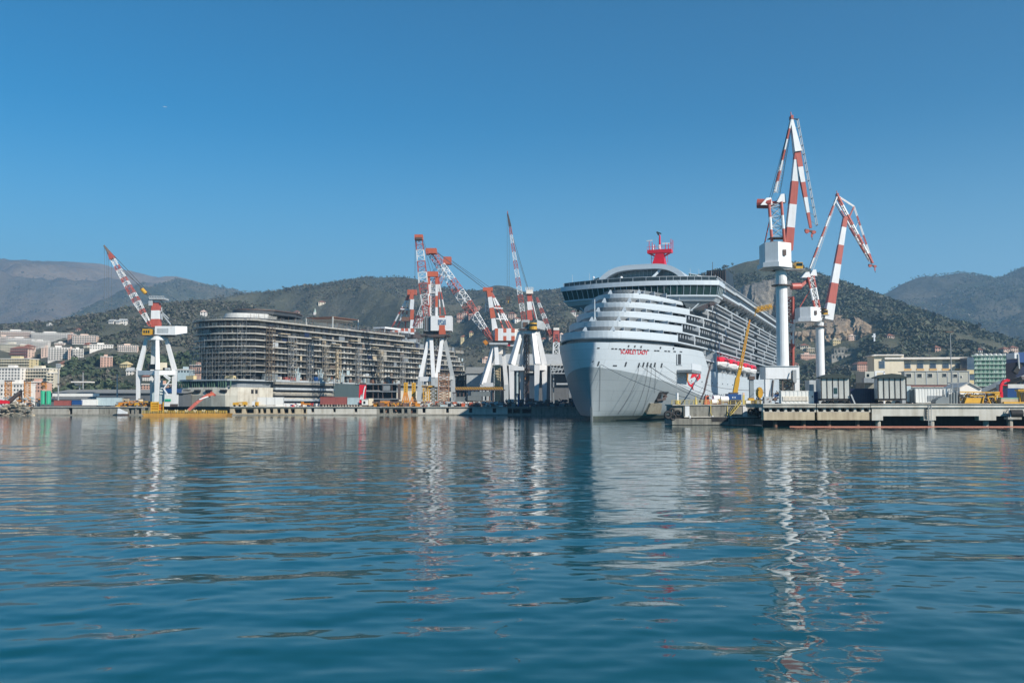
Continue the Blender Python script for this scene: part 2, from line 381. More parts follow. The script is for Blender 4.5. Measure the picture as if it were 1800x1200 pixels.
# ================================================================== HILLS
def smooth(t): t = max(0, min(1, t)); return t*t*(3-2*t)
class Hill:
    def __init__(s, prof, Dr, Yb, zb=GZ, gul=0.10, seed=0.0, power=1.0, fr=300.0, dr2=None):
        s.Dr, s.Yb, s.zb, s.gul, s.seed, s.power, s.fr = Dr, Yb, zb, gul, seed, power, fr
        s.P = [(W(px, py, Dr).x, W(px, py, Dr).z) for px, py in prof]
        s.x0, s.x1 = s.P[0][0], s.P[-1][0]
    def ridge(s, X):
        P = s.P
        if X <= P[0][0]: return P[0][1]
        for (a, za), (b, zb) in zip(P[:-1], P[1:]):
            if X <= b:
                t = (X-a)/(b-a); return za + (zb-za)*t
        return P[-1][1]
    def z(s, X, Y):
        v = (Y - s.Yb)/(s.Dr - s.Yb)
        if v < 0: return s.zb - 2 + v*5
        zr = s.ridge(X) - s.zb
        n = mnoise.fractal(Vector((X/s.fr, Y/s.fr*0.7, s.seed)), 0.9, 2.0, 5)
        if v <= 1:
            h = v**s.power
            return s.zb + zr*h + zr*s.gul*(1 - 2*abs(n)*1.3)*.8*math.sin(math.pi*min(1, v*0.97)) + zr*0.022*n
        u = v - 1
        return s.zb + zr*max(0.0, 1 - 1.1*u - 0.8*u*u) + zr*0.012*n
    def ray(s, px, py, off=0.0):
        """first point of the slope seen through a pixel"""
        Y = s.Yb; prev = None
        while Y < s.Dr*1.02:
            p = W(px, py, Y)
            if p.z <= s.z(p.x, Y) + off: break
            Y += 6.0
        return W(px, py, Y)
def hill_mat(name, c1, c2, c3, c4, sc, gap=0.5):
    m = bpy.data.materials.new(name); m.use_nodes = True; t = m.node_tree; N = t.nodes; L = t.links
    b = N['Principled BSDF']; b.inputs['Roughness'].default_value = 0.95; b.inputs['Specular IOR Level'].default_value = 0.15
    co = N.new('ShaderNodeTexCoord')
    n1 = N.new('ShaderNodeTexNoise'); n1.inputs['Scale'].default_value = sc; n1.inputs['Detail'].default_value = 8; n1.inputs['Roughness'].default_value = 0.62
    n2 = N.new('ShaderNodeTexNoise'); n2.inputs['Scale'].default_value = sc*9; n2.inputs['Detail'].default_value = 6; n2.inputs['Roughness'].default_value = 0.7
    L.new(co.outputs['Object'], n1.inputs['Vector']); L.new(co.outputs['Object'], n2.inputs['Vector'])
    r1 = N.new('ShaderNodeValToRGB'); e = r1.color_ramp.elements
    e[0].position = 0.36; e[0].color = (*c1, 1); e[1].position = 0.62; e[1].color = (*c3, 1)
    k = e.new(0.5); k.color = (*c2, 1)
    L.new(n1.outputs[0], r1.inputs[0])
    mx = N.new('ShaderNodeMix'); mx.data_type = 'RGBA'; mx.inputs[7].default_value = (*c4, 1)
    mr = N.new('ShaderNodeMapRange'); mr.inputs['From Min'].default_value = gap; mr.inputs['From Max'].default_value = gap + 0.16
    mr.inputs['To Max'].default_value = 0.8
    L.new(n2.outputs[0], mr.inputs[0]); L.new(mr.outputs[0], mx.inputs[0]); L.new(r1.outputs[0], mx.inputs[6])
    L.new(mx.outputs[2], b.inputs['Base Color'])
    bp = N.new('ShaderNodeBump'); bp.inputs['Strength'].default_value = 1.0; bp.inputs['Distance'].default_value = 0.05/sc
    L.new(n2.outputs[0], bp.inputs['Height']); L.new(bp.outputs[0], b.inputs['Normal'])
    return m
def build_hill(h, m, nx, ny, name='hill', vmax=1.5):
    xs = np.linspace(h.x0, h.x1, nx); ys = h.Yb + (h.Dr-h.Yb)*np.linspace(-0.03, vmax, ny)
    verts = [(x, y, h.z(x, y)) for y in ys for x in xs]
    i = np.arange(ny-1)[:, None]*nx + np.arange(nx-1)[None, :]
    fs = np.stack([i, i+1, i+nx+1, i+nx], -1).reshape(-1, 4)
    o = np_mesh(name, verts, fs.ravel(), 4, [m], smooth=True); return struct(o)

MH_far = hill_mat('far_mountain_heath', (0.10,0.085,0.06), (0.17,0.125,0.085), (0.25,0.185,0.125), (0.16,0.14,0.11), 0.0016, 0.52)
MH_mid = hill_mat('mountain_scrub', (0.063,0.069,0.040), (0.115,0.101,0.063), (0.178,0.149,0.098), (0.218,0.196,0.144), 0.003, 0.56)
MH_near = hill_mat('hillside_scrub', (0.074,0.080,0.056), (0.098,0.100,0.072), (0.140,0.132,0.098), (0.25,0.235,0.185), 0.006, 0.57)
MH_right = hill_mat('pine_hill_scrub', (0.072,0.083,0.052), (0.091,0.096,0.062), (0.137,0.127,0.086), (0.286,0.247,0.189), 0.006, 0.60)
MH_fr = hill_mat('far_ridge_scrub', (0.054,0.060,0.041), (0.090,0.084,0.060), (0.138,0.118,0.084), (0.180,0.156,0.126), 0.0035, 0.56)

H_far = Hill([(-700,500),(-300,478),(-100,468),(0,465),(30,461),(52,459),(120,463),(180,466),(215,475),(260,484),(290,492),(312,488),(340,492),(400,508),(440,514),(520,522),(640,530),(900,545),(1100,560)], 6200, 2600, gul=0.20, seed=1.3, fr=900)
H_spur = Hill([(-200,640),(60,605),(150,585),(200,560),(250,530),(285,505),(312,490),(345,497),(375,502),(420,512),(452,516),(520,528),(640,560),(800,600)], 4300, 2300, gul=0.16, seed=4.1, fr=700)
H_left = Hill([(-400,588),(-100,579),(0,575),(60,571),(120,568),(175,558),(225,544),(265,536),(295,533),(330,531),(412,534),(470,540),(560,560),(700,590)], 1500, 640, gul=0.09, seed=7.7, fr=240, power=1.15)
H_ctr = Hill([(100,640),(250,580),(330,545),(412,529),(440,519),(500,511),(560,502),(600,495),(640,489),(700,486),(730,490),(755,499),(785,509),(815,513),(845,511),(858,507),(872,503),(895,504),(922,514),(960,513),(1000,507),(1080,500),(1200,515),(1400,560)], 2250, 760, gul=0.20, seed=2.2, fr=420, power=1.3)
H_right = Hill([(1060,600),(1120,560),(1180,515),(1222,487),(1255,473),(1275,466),(1292,459),(1312,452),(1330,449),(1345,446),(1380,452),(1420,474),(1450,488),(1480,498),(1520,513),(1560,529),(1600,545),(1650,568),(1700,588),(1760,604),(1830,614),(1960,630),(2200,640)], 1650, 620, gul=0.07, seed=5.5, fr=230, power=1.55)
H_fr = Hill([(1350,600),(1480,552),(1540,524),(1562,512),(1585,498),(1605,489),(1622,483),(1650,482),(1680,480),(1712,484),(1742,488),(1765,482),(1785,472),(1805,463),(1850,450),(1950,430),(2100,420),(2400,440),(2700,470)], 3600, 1500, gul=0.15, seed=9.4, fr=520, power=1.5)
build_hill(H_far, MH_far, 260, 60); build_hill(H_spur, MH_mid, 200, 50); build_hill(H_left, MH_near, 240, 70)
build_hill(H_ctr, MH_near, 300, 80); build_hill(H_right, MH_right, 260, 80); build_hill(H_fr, MH_fr, 240, 60)

# ------------------------------------------------------------------ woods (crowns nobody could count)
def tree_mat(name, rough=0.9):
    m = bpy.data.materials.new(name); m.use_nodes = True; t = m.node_tree; N = t.nodes; L = t.links
    b = N['Principled BSDF']; b.inputs['Roughness'].default_value = rough; b.inputs['Specular IOR Level'].default_value = 0.2
    at = N.new('ShaderNodeAttribute'); at.attribute_name = 'tint'
    co = N.new('ShaderNodeTexCoord'); n = N.new('ShaderNodeTexNoise'); n.inputs['Scale'].default_value = 0.5; n.inputs['Detail'].default_value = 3
    L.new(co.outputs['Object'], n.inputs['Vector'])
    mr = N.new('ShaderNodeMapRange'); mr.inputs['To Min'].default_value = 0.55; mr.inputs['To Max'].default_value = 1.45; L.new(n.outputs[0], mr.inputs[0])
    mx = N.new('ShaderNodeVectorMath'); mx.operation = 'SCALE'; L.new(at.outputs['Color'], mx.inputs[0]); L.new(mr.outputs[0], mx.inputs['Scale'])
    L.new(mx.outputs[0], b.inputs['Base Color']); return m
M_leaf = tree_mat('foliage')
def ico():
    p = (1+5**.5)/2
    v = np.array([(-1,p,0),(1,p,0),(-1,-p,0),(1,-p,0),(0,-1,p),(0,1,p),(0,-1,-p),(0,1,-p),(p,0,-1),(p,0,1),(-p,0,-1),(-p,0,1)], float)
    v /= np.linalg.norm(v[0])
    f = np.array([(0,11,5),(0,5,1),(0,1,7),(0,7,10),(0,10,11),(1,5,9),(5,11,4),(11,10,2),(10,7,6),(7,1,8),(3,9,4),(3,4,2),(3,2,6),(3,6,8),(3,8,9),(4,9,5),(2,4,11),(6,2,10),(8,6,7),(9,8,1)])
    return v, f
ICO_V, ICO_F = ico()
AVOID = []      # (x, y, r): clearings kept for buildings and cliffs
def wood(hill, n, seed, size, palette, name='woodland', vr=(0.02, 1.03), xr=None, dens=0.5, dscale=120.0, leaves=12, flat=0.9):
    """crowns of many small leaf clumps; they run together where the wood is close"""
    rng = np.random.default_rng(seed); P = []; tries = 0
    x0, x1 = xr or (hill.x0, hill.x1); AV = np.array(AVOID) if AVOID else np.zeros((1, 3))
    while len(P) < n and tries < n*14:
        tries += 1
        v = rng.uniform(*vr); Y = hill.Yb + (hill.Dr-hill.Yb)*v; X = rng.uniform(x0, x1)
        if abs(X/Y) > 0.60: continue
        d = mnoise.fractal(Vector((X/dscale, Y/dscale, seed*3.1)), 0.8, 2.0, 4)*0.5 + 0.5
        if rng.random() > smooth((d - dens + 0.18)/0.3): continue
        if ((X-AV[:, 0])**2 + (Y-AV[:, 1])**2 < AV[:, 2]**2).any(): continue
        P.append((X, Y, hill.z(X, Y), rng.uniform(*size)*rng.lognormal(-.05, .28), d))
    if not P: return
    P = np.array(P); n = len(P); k = leaves; S = P[:, 3][:, None, None]
    d = rng.normal(0, 1, (n, k, 3)); d /= np.linalg.norm(d, axis=2, keepdims=True)
    c = d*rng.uniform(.25, 1, (n, k, 1))**.6*np.array([.62, .62, .55*flat])*rng.uniform(.7, 1.35, (n, 1, 3)); c[:, :, 2] += .5
    c *= S; c += rng.normal(0, .10, (n, 1, 3))*S; c += P[:, None, :3]
    nrm = d + rng.normal(0, .55, (n, k, 3)); nrm[:, :, 2] += .35; nrm /= np.linalg.norm(nrm, axis=2, keepdims=True)
    a = np.cross(nrm, rng.normal(0, 1, (n, k, 3))); a /= np.linalg.norm(a, axis=2, keepdims=True); b = np.cross(nrm, a)
    r = S*rng.uniform(.15, .36, (n, k, 1))
    q = np.stack([c - a*r - b*r*.7, c + a*r*.8 - b*r, c + a*r + b*r*.8, c - a*r*.7 + b*r], 2)
    q += rng.normal(0, .12, q.shape)*r[:, :, None, :]
    pal = np.array(palette)[rng.integers(0, len(palette), n)]*rng.uniform(.78, 1.22, (n, 1))
    cs = np.repeat(pal[:, None, :], k, 1)*rng.uniform(.8, 1.2, (n, k, 1))
    cs = np.concatenate([np.repeat(cs[:, :, None, :], 4, 2), np.ones((n, k, 4, 1))], -1)
    ob = np_mesh(name, q.reshape(-1, 3), np.arange(n*k*4), 4, [M_leaf])
    at = ob.data.color_attributes.new('tint', 'FLOAT_COLOR', 'POINT'); at.data.foreach_set('color', cs.astype(np.float32).ravel())
    struct(ob, 'stuff'); return ob
PAL_ev = [(0.060,0.083,0.041), (0.071,0.092,0.048), (0.057,0.076,0.044), (0.087,0.101,0.053)]
PAL_mix = [(0.082,0.092,0.058), (0.104,0.102,0.074), (0.114,0.108,0.082), (0.078,0.088,0.058), (0.098,0.102,0.066), (0.122,0.114,0.082)]
PAL_brown = [(0.118,0.104,0.082), (0.106,0.098,0.076), (0.096,0.094,0.066), (0.126,0.112,0.086)]
PAL_pine = [(0.070,0.089,0.055), (0.082,0.096,0.060), (0.072,0.084,0.058), (0.094,0.101,0.067)]
# ================================================================== THE FINISHED CRUISE SHIP
SA = R(21.0); SB = (20.2, 253.0)
ship = thing('cruise_ship', 'huge white cruise ship with a grey lower bow, a red mast and tiers of balconies', 'ship', (SB[0], SB[1], 0), -SA)
SHIPLEN = 278.0
def s0(z): return -2.2*smooth(z/20)
def hb(s, z):
    """half breadth of the hull at distance s aft of the stem, height z"""
    k = max(0, min(1, z/20)); k = k**0.4
    L = 75 + (52-75)*k; p = 1.6 + 0.4*k; q = 1.25 + (0.535-1.25)*k
    t = (s - s0(z))/(L - s0(z))
    if t <= 0: return 0.0
    b = 19.0*(1-(1-min(1, t))**p)**q
    if z < 0: b *= 0.97
    if s > 240: b *= 1 - 0.10*((s-240)/38)**2
    return b
def top(s):  return 19.9 if s < 51 else (19.9 - 5.4*smooth((s-51)/13) if s < 64 else (14.5 if s < 182 else 14.5 + 5.4*smooth((s-182)/8)))
def zline(s): return max(4.6, 13.6 - 0.135*s)
ts = [0, .004, .012, .025, .045, .07, .10, .135, .17, .21, .25, .30, .35, .40, .46, .52, .58, .64, .70, .76, .82, .88, .94, 1.0]
st_fwd = [(None, t) for t in ts]
st_aft = list(range(56, 80, 3)) + list(range(82, 279, 7)) + [278]
def station(k, z):
    if k < len(ts):
        return s0(z) + (52 - s0(z))*ts[k]
    return st_aft[k-len(ts)]
ns = len(ts) + len(st_aft)
rows = [('a', -3.0), ('a', 0.0), ('a', 1.3)] + [('b', j/7) for j in range(1, 8)] + [('c', j/7) for j in range(1, 8)]
def rowz(r, k):
    sref = station(k, 8.0)
    if r[0] == 'a': return r[1]
    zl = min(zline(sref), top(sref)-1.5)
    if r[0] == 'b': return 1.3 + (zl-1.3)*r[1]
    return zl + (top(sref)-zl)*r[1]
mb = MB(); stem_v = {}
for side in (1, -1):
    g = [[None]*ns for _ in rows]
    for j, r in enumerate(rows):
        for k in range(ns):
            z = rowz(r, k); s = station(k, z); g[j][k] = (side*hb(s, z), s, z)
    for j in range(len(rows)-1):
        m = M_boot if j < 2 else (M_hullg if j < 9 else M_hullw)
        mi = mb.mi(m)
        def vid(jj, k):
            key = (jj, k, side if k else 0)
            if key not in stem_v: stem_v[key] = len(mb.v); mb.v.append(g[jj][k])
            return stem_v[key]
        for k in range(ns-1):
            a, b_, c, d = vid(j, k), vid(j, k+1), vid(j+1, k+1), vid(j+1, k)
            mb.f.append([a, b_, c, d] if side > 0 else [d, c, b_, a]); mb.m.append(mi)
tr = [(hb(278, rowz(r, ns-1)), 278, rowz(r, ns-1)) for r in rows]
mb.add(tr + [(-x, y, z) for x, y, z in tr[::-1]], [tuple(range(2*len(tr)))], M_hullw)
hull = mb.build('hull', ship, smooth=True)
# weather deck inside the bulwark, lower deck beside the boats
mb = MB(); pts = [(hb(s, 19), s, 19.2) for s in (0.5, 2, 4, 7, 11, 16, 22, 28, 36, 44, 52, 60)]
mb.add(pts + [(-x, y, z) for x, y, z in pts[::-1]], [tuple(range(2*len(pts)))], M_grey)
for sd_ in (1, -1):
    mb.box(min(sd_*12, sd_*18.7), max(sd_*12, sd_*18.7), 60, 185, 14.1, 14.35, M_grey)
mb.build('foredeck', ship)

DECK = [21.1 + 3.1*k for k in range(6)]      # parapet bottoms
CORN = [(27,16.7), (34,16.6), (41,16.3), (48,16.0), (55,15.5)]
NOSE = [2.0, 8.0, 14.0, 20.0, 26.0]
def front(k, inset=0.0, n=28, umax=None):
    sc, b = CORN[k]; sn = NOSE[k]; out = []
    for i in range(n+1):
        u = -b + 2*b*i/n
        s = sn + (sc-sn)*abs(u/b)**2.5
        out.append((u*(1-inset/b), s + inset*(1 if abs(u) < b*0.8 else 0.6)))
    return out
def sideu(k, s):
    """side line of deck k: from the front corner out to full beam"""
    sc, b = CORN[min(k, 4)]
    t = min(1, max(0, (s-sc)/(82-sc))); return b + (18.7-b)*math.sin(t*math.pi/2)**0.9
DIV = MB(); M_smoke = mat('smoked_balustrade', (0.016, 0.020, 0.024), .45, dirt=.35, dcol=(.04,.046,.05), scale=.8, spec=.12); M_deep = mat('balcony_shade_wall', (0.022, 0.026, 0.03), .6, dirt=.35, dcol=(.06,.065,.07), scale=1.0, spec=.2)  # M_deep: rear wall near black, balcony shade put into its colour
M_wallg = mat('front_recess_wall', (0.17, 0.19, 0.20), 0.5, dirt=0.3)
# lowest front wall between hull rim and first parapet
mb = MB(); c = front(0, 1.2)
mb.loft([[(u, s, 19.2) for u, s in c], [(u, s, 21.3) for u, s in c]], M_wallg, closed=False)
mb.build('front_wall', ship)
for k in range(5):
    z0 = DECK[k]; h = 2.05 - 0.08*k; z2 = DECK[k+1] if k < 4 else 36.4
    mb = MB()
    o1 = front(k); o2 = front(k, 0.35)
    rings = [[(u, s+0.25, z0) for u, s in o1], [(u, s, z0+0.3) for u, s in o1], [(u, s, z0+h-0.1) for u, s in o1], [(u, s+0.05, z0+h) for u, s in o1], [(u, s, z0+h) for u, s in o2], [(u, s, z0+0.4) for u, s in o2]]
    if k == 4:   # the topmost parapet dips towards its ends
        def dip(u, z): return z - (0 if abs(u) < 5 else 1.1*((abs(u)-5)/10.5)**1.6) if z > z0+0.8 else z
        rings = [[(u, s, dip(u, z)) for u, s, z in r] for r in rings]
    mb.loft(rings, M_hullw, closed=False)
    # floor plate
    back = front(k, 3.2)
    mb.loft([[(u, s, z0) for u, s in o1], [(u, s, z0) for u, s in back]], M_shipw2, closed=False)
    mb.build('front_parapet', ship, smooth=False)
    mb = MB(); mb.loft([[(u, s, z0) for u, s in back], [(u, s, z2+0.2) for u, s in back]], M_wallg, closed=False)
    for i in range(2, len(back)-2):            # cabin doors in the recess
        u, s = back[i]
        if random.random() < .75: mb.box(u-0.45, u+0.45, s-0.06, s+0.3, z0+0.4, z0+2.3, M_glass)
    mb.build('front_wall', ship)
    # dividers and webs standing in the gap
    dv = MB(); mb = MB()
    for i in range(1, len(o1)-1):
        u, s = o1[i]; ub, sb = back[i]
        if u > 3 and i % 2 == 0:
            DIV.bar((u, s+0.5, z0+h+0.3), (ub, sb-0.1, z0+h+0.3), 0.10, M_shipw2, ht=z2-z0-h+0.2)
    for uf in (5.0, -2.2):
        i = min(range(len(o1)), key=lambda q: abs(o1[q][0]-uf)); u, s = o1[i]
        mb.add([(u-0.7, s+0.02, z0+h), (u+0.7, s+0.02, z0+h), (u+0.14, s+0.5, z2), (u-0.14, s+0.5, z2), (u, s+1.4, z0+h), (u, s+1.4, z2)],
               [(0,1,2,3), (0,3,5,4), (1,4,5,2)], M_hullw)
    build_each(mb, 'parapet_web', ship)

# ---- balcony decks down both sides
SEND = 262
def side_path(k, s_from=None):
    sc = CORN[min(k, 4)][0] if s_from is None else s_from
    return [s for s in np.arange(sc, 84, 4)] + [90, 110, 140, 180, 220, SEND]
random.seed(5)
for k in range(6):
    z0 = DECK[k] if k < 5 else 36.35
    for sgn in (1, -1):
        ss = side_path(k)
        if k == 5: ss = [s for s in ss if s >= 50] if sgn > 0 else ss
        mb = MB(); prof = []
        for s in ss:
            u = sideu(k, s); prof.append([(sgn*(u), s, z0), (sgn*u, s, z0+0.40), (sgn*(u-0.2), s, z0+0.40), (sgn*(u-2.3), s, z0+0.25), (sgn*(u-2.3), s, z0)])
        mb.loft([p if sgn > 0 else p[::-1] for p in prof], M_hullw, closed=True, cap0=True, cap1=True)
        mb.build('balcony_deck', ship)
        if k == 5: continue
        zt = DECK[k+1] if k < 4 else 36.35
        # rear wall with cabin glazing, glass balustrade, white dividers
        mb = MB()
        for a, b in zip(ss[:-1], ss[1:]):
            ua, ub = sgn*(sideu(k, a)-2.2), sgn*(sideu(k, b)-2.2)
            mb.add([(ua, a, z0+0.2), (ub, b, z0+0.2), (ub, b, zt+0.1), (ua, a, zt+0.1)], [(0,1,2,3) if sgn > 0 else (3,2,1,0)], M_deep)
        for a, b in zip(ss[:-1], ss[1:]):
            ua, ub = sgn*(sideu(k, a)-0.12), sgn*(sideu(k, b)-0.12)
            mb.add([(ua, a, z0+0.5), (ub, b, z0+0.5), (ub, b, z0+1.55), (ua, a, z0+1.55)], [(0,1,2,3) if sgn > 0 else (3,2,1,0)], M_smoke)
        mb.build('balcony_glazing', ship)
        mb = DIV; s = ss[0]+1.2; n = 0
        while s < SEND-2:
            u = sgn*sideu(k, s); n += 1
            if 176 < s < 184: s += 2.95; continue
            hh = zt - (z0+1.5) - 0.55
            mb.box(min(u-sgn*0.25, u-sgn*0.62), max(u-sgn*0.25, u-sgn*0.62), s-0.05, s+0.05, z0+1.5, z0+1.5+hh, M_shipw2)
            if n % 13 == 7: mb.box(min(u, u-sgn*2.2), max(u, u-sgn*2.2), s-0.5, s+0.5, z0+0.5, zt-0.02, M_shipw2)
            elif random.random() < .12: mb.box(min(u-sgn*2.1, u-sgn*1.5), max(u-sgn*2.1, u-sgn*1.5), s+0.7, s+1.9, z0+0.6, z0+2.4, M_shipw2)
            s += 2.95
build_each(DIV, 'balcony_divider', ship, gap=-0.01)
# service gallery under the first balcony deck, above the boats
for sgn in (1, -1):
    mb = MB()
    pa = [(sgn*(sideu(0, s)-1.6 if s > 58 else sideu(0, s)-2.6), s) for s in (45, 58, 66, 80, 120, 185, SEND)]
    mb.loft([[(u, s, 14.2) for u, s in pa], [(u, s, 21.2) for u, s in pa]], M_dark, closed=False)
    for s in np.arange(62, 184, 6.1):
        u = sgn*(sideu(0, s)-0.35)
        mb.box(min(u, u-sgn*1.4), max(u, u-sgn*1.4), s-0.12, s+0.12, 14.3, 21.2, M_shipw2)
    a, b = sgn*17.2, sgn*18.6
    mb.box(min(a, b), max(a, b), 58, 76, 17.55, 17.9, M_hullw); mb.box(min(a, b), max(a, b), 186, 262, 17.55, 18.0, M_hullw)
    for s in np.arange(59, 76, 1.7): mb.box(b-0.03, b+0.03, s, s+0.06, 17.9, 18.9, M_shipw2)
    mb.build('boat_gallery', ship)

# ---- life boats: hull > nothing, canopy in scarlet; each boat hangs from the ship and is a thing of its own
def lifeboat():
    L = 15.5; rings = []
    for t in (0, .04, .12, .25, .5, .75, .88, .96, 1):
        wv = 2.15*(1-abs(2*t-1)**3.2)**0.7 + 0.04; zb = 0.0 + 1.1*abs(2*t-1)**4
        y = -L/2 + L*t
        rings.append([(-wv, y, 2.3), (-wv*1.03, y, 1.7), (-wv*0.8, y, zb+0.5), (0, y, zb), (wv*0.8, y, zb+0.5), (wv*1.03, y, 1.7), (wv, y, 2.3)])
    hullm = MB(); hullm.loft(rings, M_white, closed=False); hullm.loft([[r[0] for r in rings], [r[-1] for r in rings]], M_white, closed=False)
    can = MB(); cr = []
    for t in (0.02, .08, .2, .5, .8, .92, .98):
        wv = 2.05*(1-abs(2*t-1)**4)**0.6 + 0.05; y = -L/2 + L*t; hh = 4.3 - 0.8*abs(2*t-1)**4
        cr.append([(-wv, y, 2.3), (-wv, y, 3.1), (-wv*0.7, y, hh-0.1), (0, y, hh), (wv*0.7, y, hh-0.1), (wv, y, 3.1), (wv, y, 2.3)])
    can.loft(cr, M_sred, closed=False, cap0=True, cap1=True)
    win = MB()
    for sx in (-1, 1):
        for y in np.arange(-5, 5.1, 1.7): win.box(min(sx*1.9, sx*2.1), max(sx*1.9, sx*2.1), y, y+0.9, 2.55, 3.0, M_glass)
    return hullm, can, win
shipM = Matrix.Translation((SB[0], SB[1], 0)) @ Matrix.Rotation(-SA, 4, 'Z')
hm, cm, wm = lifeboat()
LBL = ['white lifeboat with scarlet canopy, nearest the ship bow', 'second scarlet topped lifeboat from the ship bow', 'third scarlet topped lifeboat, hung beside the yellow crane boom',
       'scarlet topped lifeboat just behind the yellow crane boom', 'aftmost scarlet topped lifeboat next to the white crane column']
hd = None
for i, s in enumerate((86, 103.5, 121, 138.5, 156)):
    p = shipM @ Vector((18.9, s, 16.0))
    b = thing('lifeboat', LBL[i], 'lifeboat', p, -SA, 'lifeboats hanging along the ship side')
    b.scale = (1, 1, .88)
    if hd is None:
        hd = hm.build('boat_hull', b); cd = cm.build('canopy', b); wd = build_each(wm, 'cabin_window', b, gap=-.01)
    else:
        for o in [hd, cd] + wd: dup_child(o, b, o.location)
mb = MB()
for s in (77.5, 94.7, 112.2, 129.7, 147.2, 165):
    for q in (-0.5, 0.5): mb.bar((16.9, s+q, 20.6), (19.4, s+q, 20.2), 0.3, M_hullw); 
    mb.bar((19.4, s, 20.3), (19.4, s, 19.2), 0.22, M_hullw)
    mb.box(16.8, 19.3, s-0.35, s+0.35, 14.3, 15.0, M_shipw2)
    mb.bar((18.7, s, 9.3), (18.9, s, 14.6), 0.5, M_hullw)
mb.box(18.0, 19.1, 75.0, 76.4, 14.3, 21.1, M_hullw)
build_each(mb, 'davit', ship)

# ---- hull openings, fairleads, name, mermaid mark
def hp(s, z, off=0.03, side=1):
    u = hb(s, z); e = 0.3
    tu = Vector((hb(s+e, z)-hb(s-e, z), 2*e, 0)); tz = Vector((hb(s, z+e)-hb(s, z-e), 0, 2*e))
    n = tu.cross(tz); n.normalize(); 
    if n.x < 0: n = -n
    p = Vector((u, s, z)) + n*off
    if side < 0: p.x = -p.x
    return p
def hull_poly(mb, pts, m, off=0.05, sub=1):
    """closed outline in (s, z) laid on the port side"""
    vs = [hp(s, z, off) for s, z in pts]; mb.add(vs, [tuple(range(len(vs)))], m)
def s_at(px, z, lo=-2, hi=120):
    """distance aft at which the port side appears under a photograph column"""
    for _ in range(50):
        mid = (lo+hi)/2; q = shipM @ hp(mid, z)
        x = 900 + FPX*q.x/(q.y*math.cos(PITCH) + (q.z-CAMZ)*math.sin(PITCH))
        if x < px: lo = mid
        else: hi = mid
    return lo
def at_px(px, py):
    z = 12.0
    for _ in range(12):
        s = s_at(px, z); q = shipM @ hp(s, z); z = Zp(py, q.y)
    return s_at(px, z), z
vs, fs = text_mesh('SCARLET LADY', 2.0)
xm0 = min(v[0] for v in vs); xm1 = max(v[0] for v in vs); ym0 = min(v[1] for v in vs); ym1 = max(v[1] for v in vs)
mb = MB(); mapped = []
for x, y in vs:      # laid on the curved bow so that the letters stand upright
    t = (x-xm0)/(xm1-xm0); v_ = (y-ym0)/(ym1-ym0)
    mapped.append(hp(*at_px(1091 + 47.5*t, 621.5 + 1.6*t - 7.4*v_), 0.08))
mb.add(mapped, fs, M_sred); mb.build('ship_name', ship)
# dark slots and fairleads
mb = MB()
def slot(px, py, w_, h_, m=M_dark):
    s, z = at_px(px, py); ds = 0.5*w_*abs(s_at(px+1, z)-s_at(px, z))
    hull_poly(mb, [(s-ds, z-h_/2), (s+ds, z-h_/2), (s+ds, z+h_/2), (s-ds, z+h_/2)], m, 0.06)
for px in (1052, 1077,1083,1090,1097,1104,1109,1115,1121,1126,1133,1139,1152,1157,1170,1176,1186,1197): slot(px, 611.5+(px-1050)*0.045, 4.2, 0.32)
for px in (1105,1116,1127,1161,1184): slot(px, 608+(px-1100)*0.05, 2.4, 0.55)
for px, py in ((1032,640),(1052,639),(1100,640),(1123,641.5),(1131,640.5),(1138,640.5),(1144,642),(1151,641),(1163,642)): slot(px, py, 2.6, 1.2)
slot(1081, 642.5, 7, 0.35); slot(1041, 637.5, 5.5, 1.35, M_shipw2); slot(1042, 637.5, 3.6, 0.9)
for px in range(1207, 1290, 9): slot(px, 668+(px-1207)*0.10, 1.5, 0.3)
for px in range(1240, 1340, 4): slot(px, 694 - (px-1240)*0.02, 0.8, 0.35)
build_each(mb, 'fairlead', ship)
mb = MB()
rc = [(1159,688), (1166,688), (1175,688), (1170,695), (1165,704), (1158,705.5), (1150,706), (1155,697)]
cc = hp(*at_px(1162,697), .22); vs_ = [hp(*at_px(*q), .2) for q in rc]
mb.add([cc]+vs_, [(0, i+1, (i+1) % 8+1) for i in range(8)], M_black)
mb.build('anchor_recess', ship)
mb = MB()
a = hp(*at_px(1160,700), 0.5); b2 = hp(*at_px(1162,692), 0.5); c2 = hp(*at_px(1169,695), 0.6)
mb.bar(a, b2, 0.45, M_hullg); mb.bar(a, c2, 0.4, M_dsteel); mb.bar(hp(*at_px(1152,702), 0.5), hp(*at_px(1167,700), 0.5), 0.5, M_dsteel); mb.bar(b2, c2, 0.3, M_dsteel)
mb.build('anchor', ship)
mb = MB(); q4 = [(1134,722), (1159,722), (1161,709), (1141,708)]
mb.hexa([hp(*at_px(*q), -.3) for q in q4] + [hp(*at_px(*q), .6) + Vector((0, 0, -.5 if i < 2 else .1)) for i, q in enumerate(q4)], mat('anchor_chute_grey', (.25,.24,.19), .6, dirt=.5, dcol=(.15,.11,.07), scale=.8)); mb.build('anchor_chute', ship)
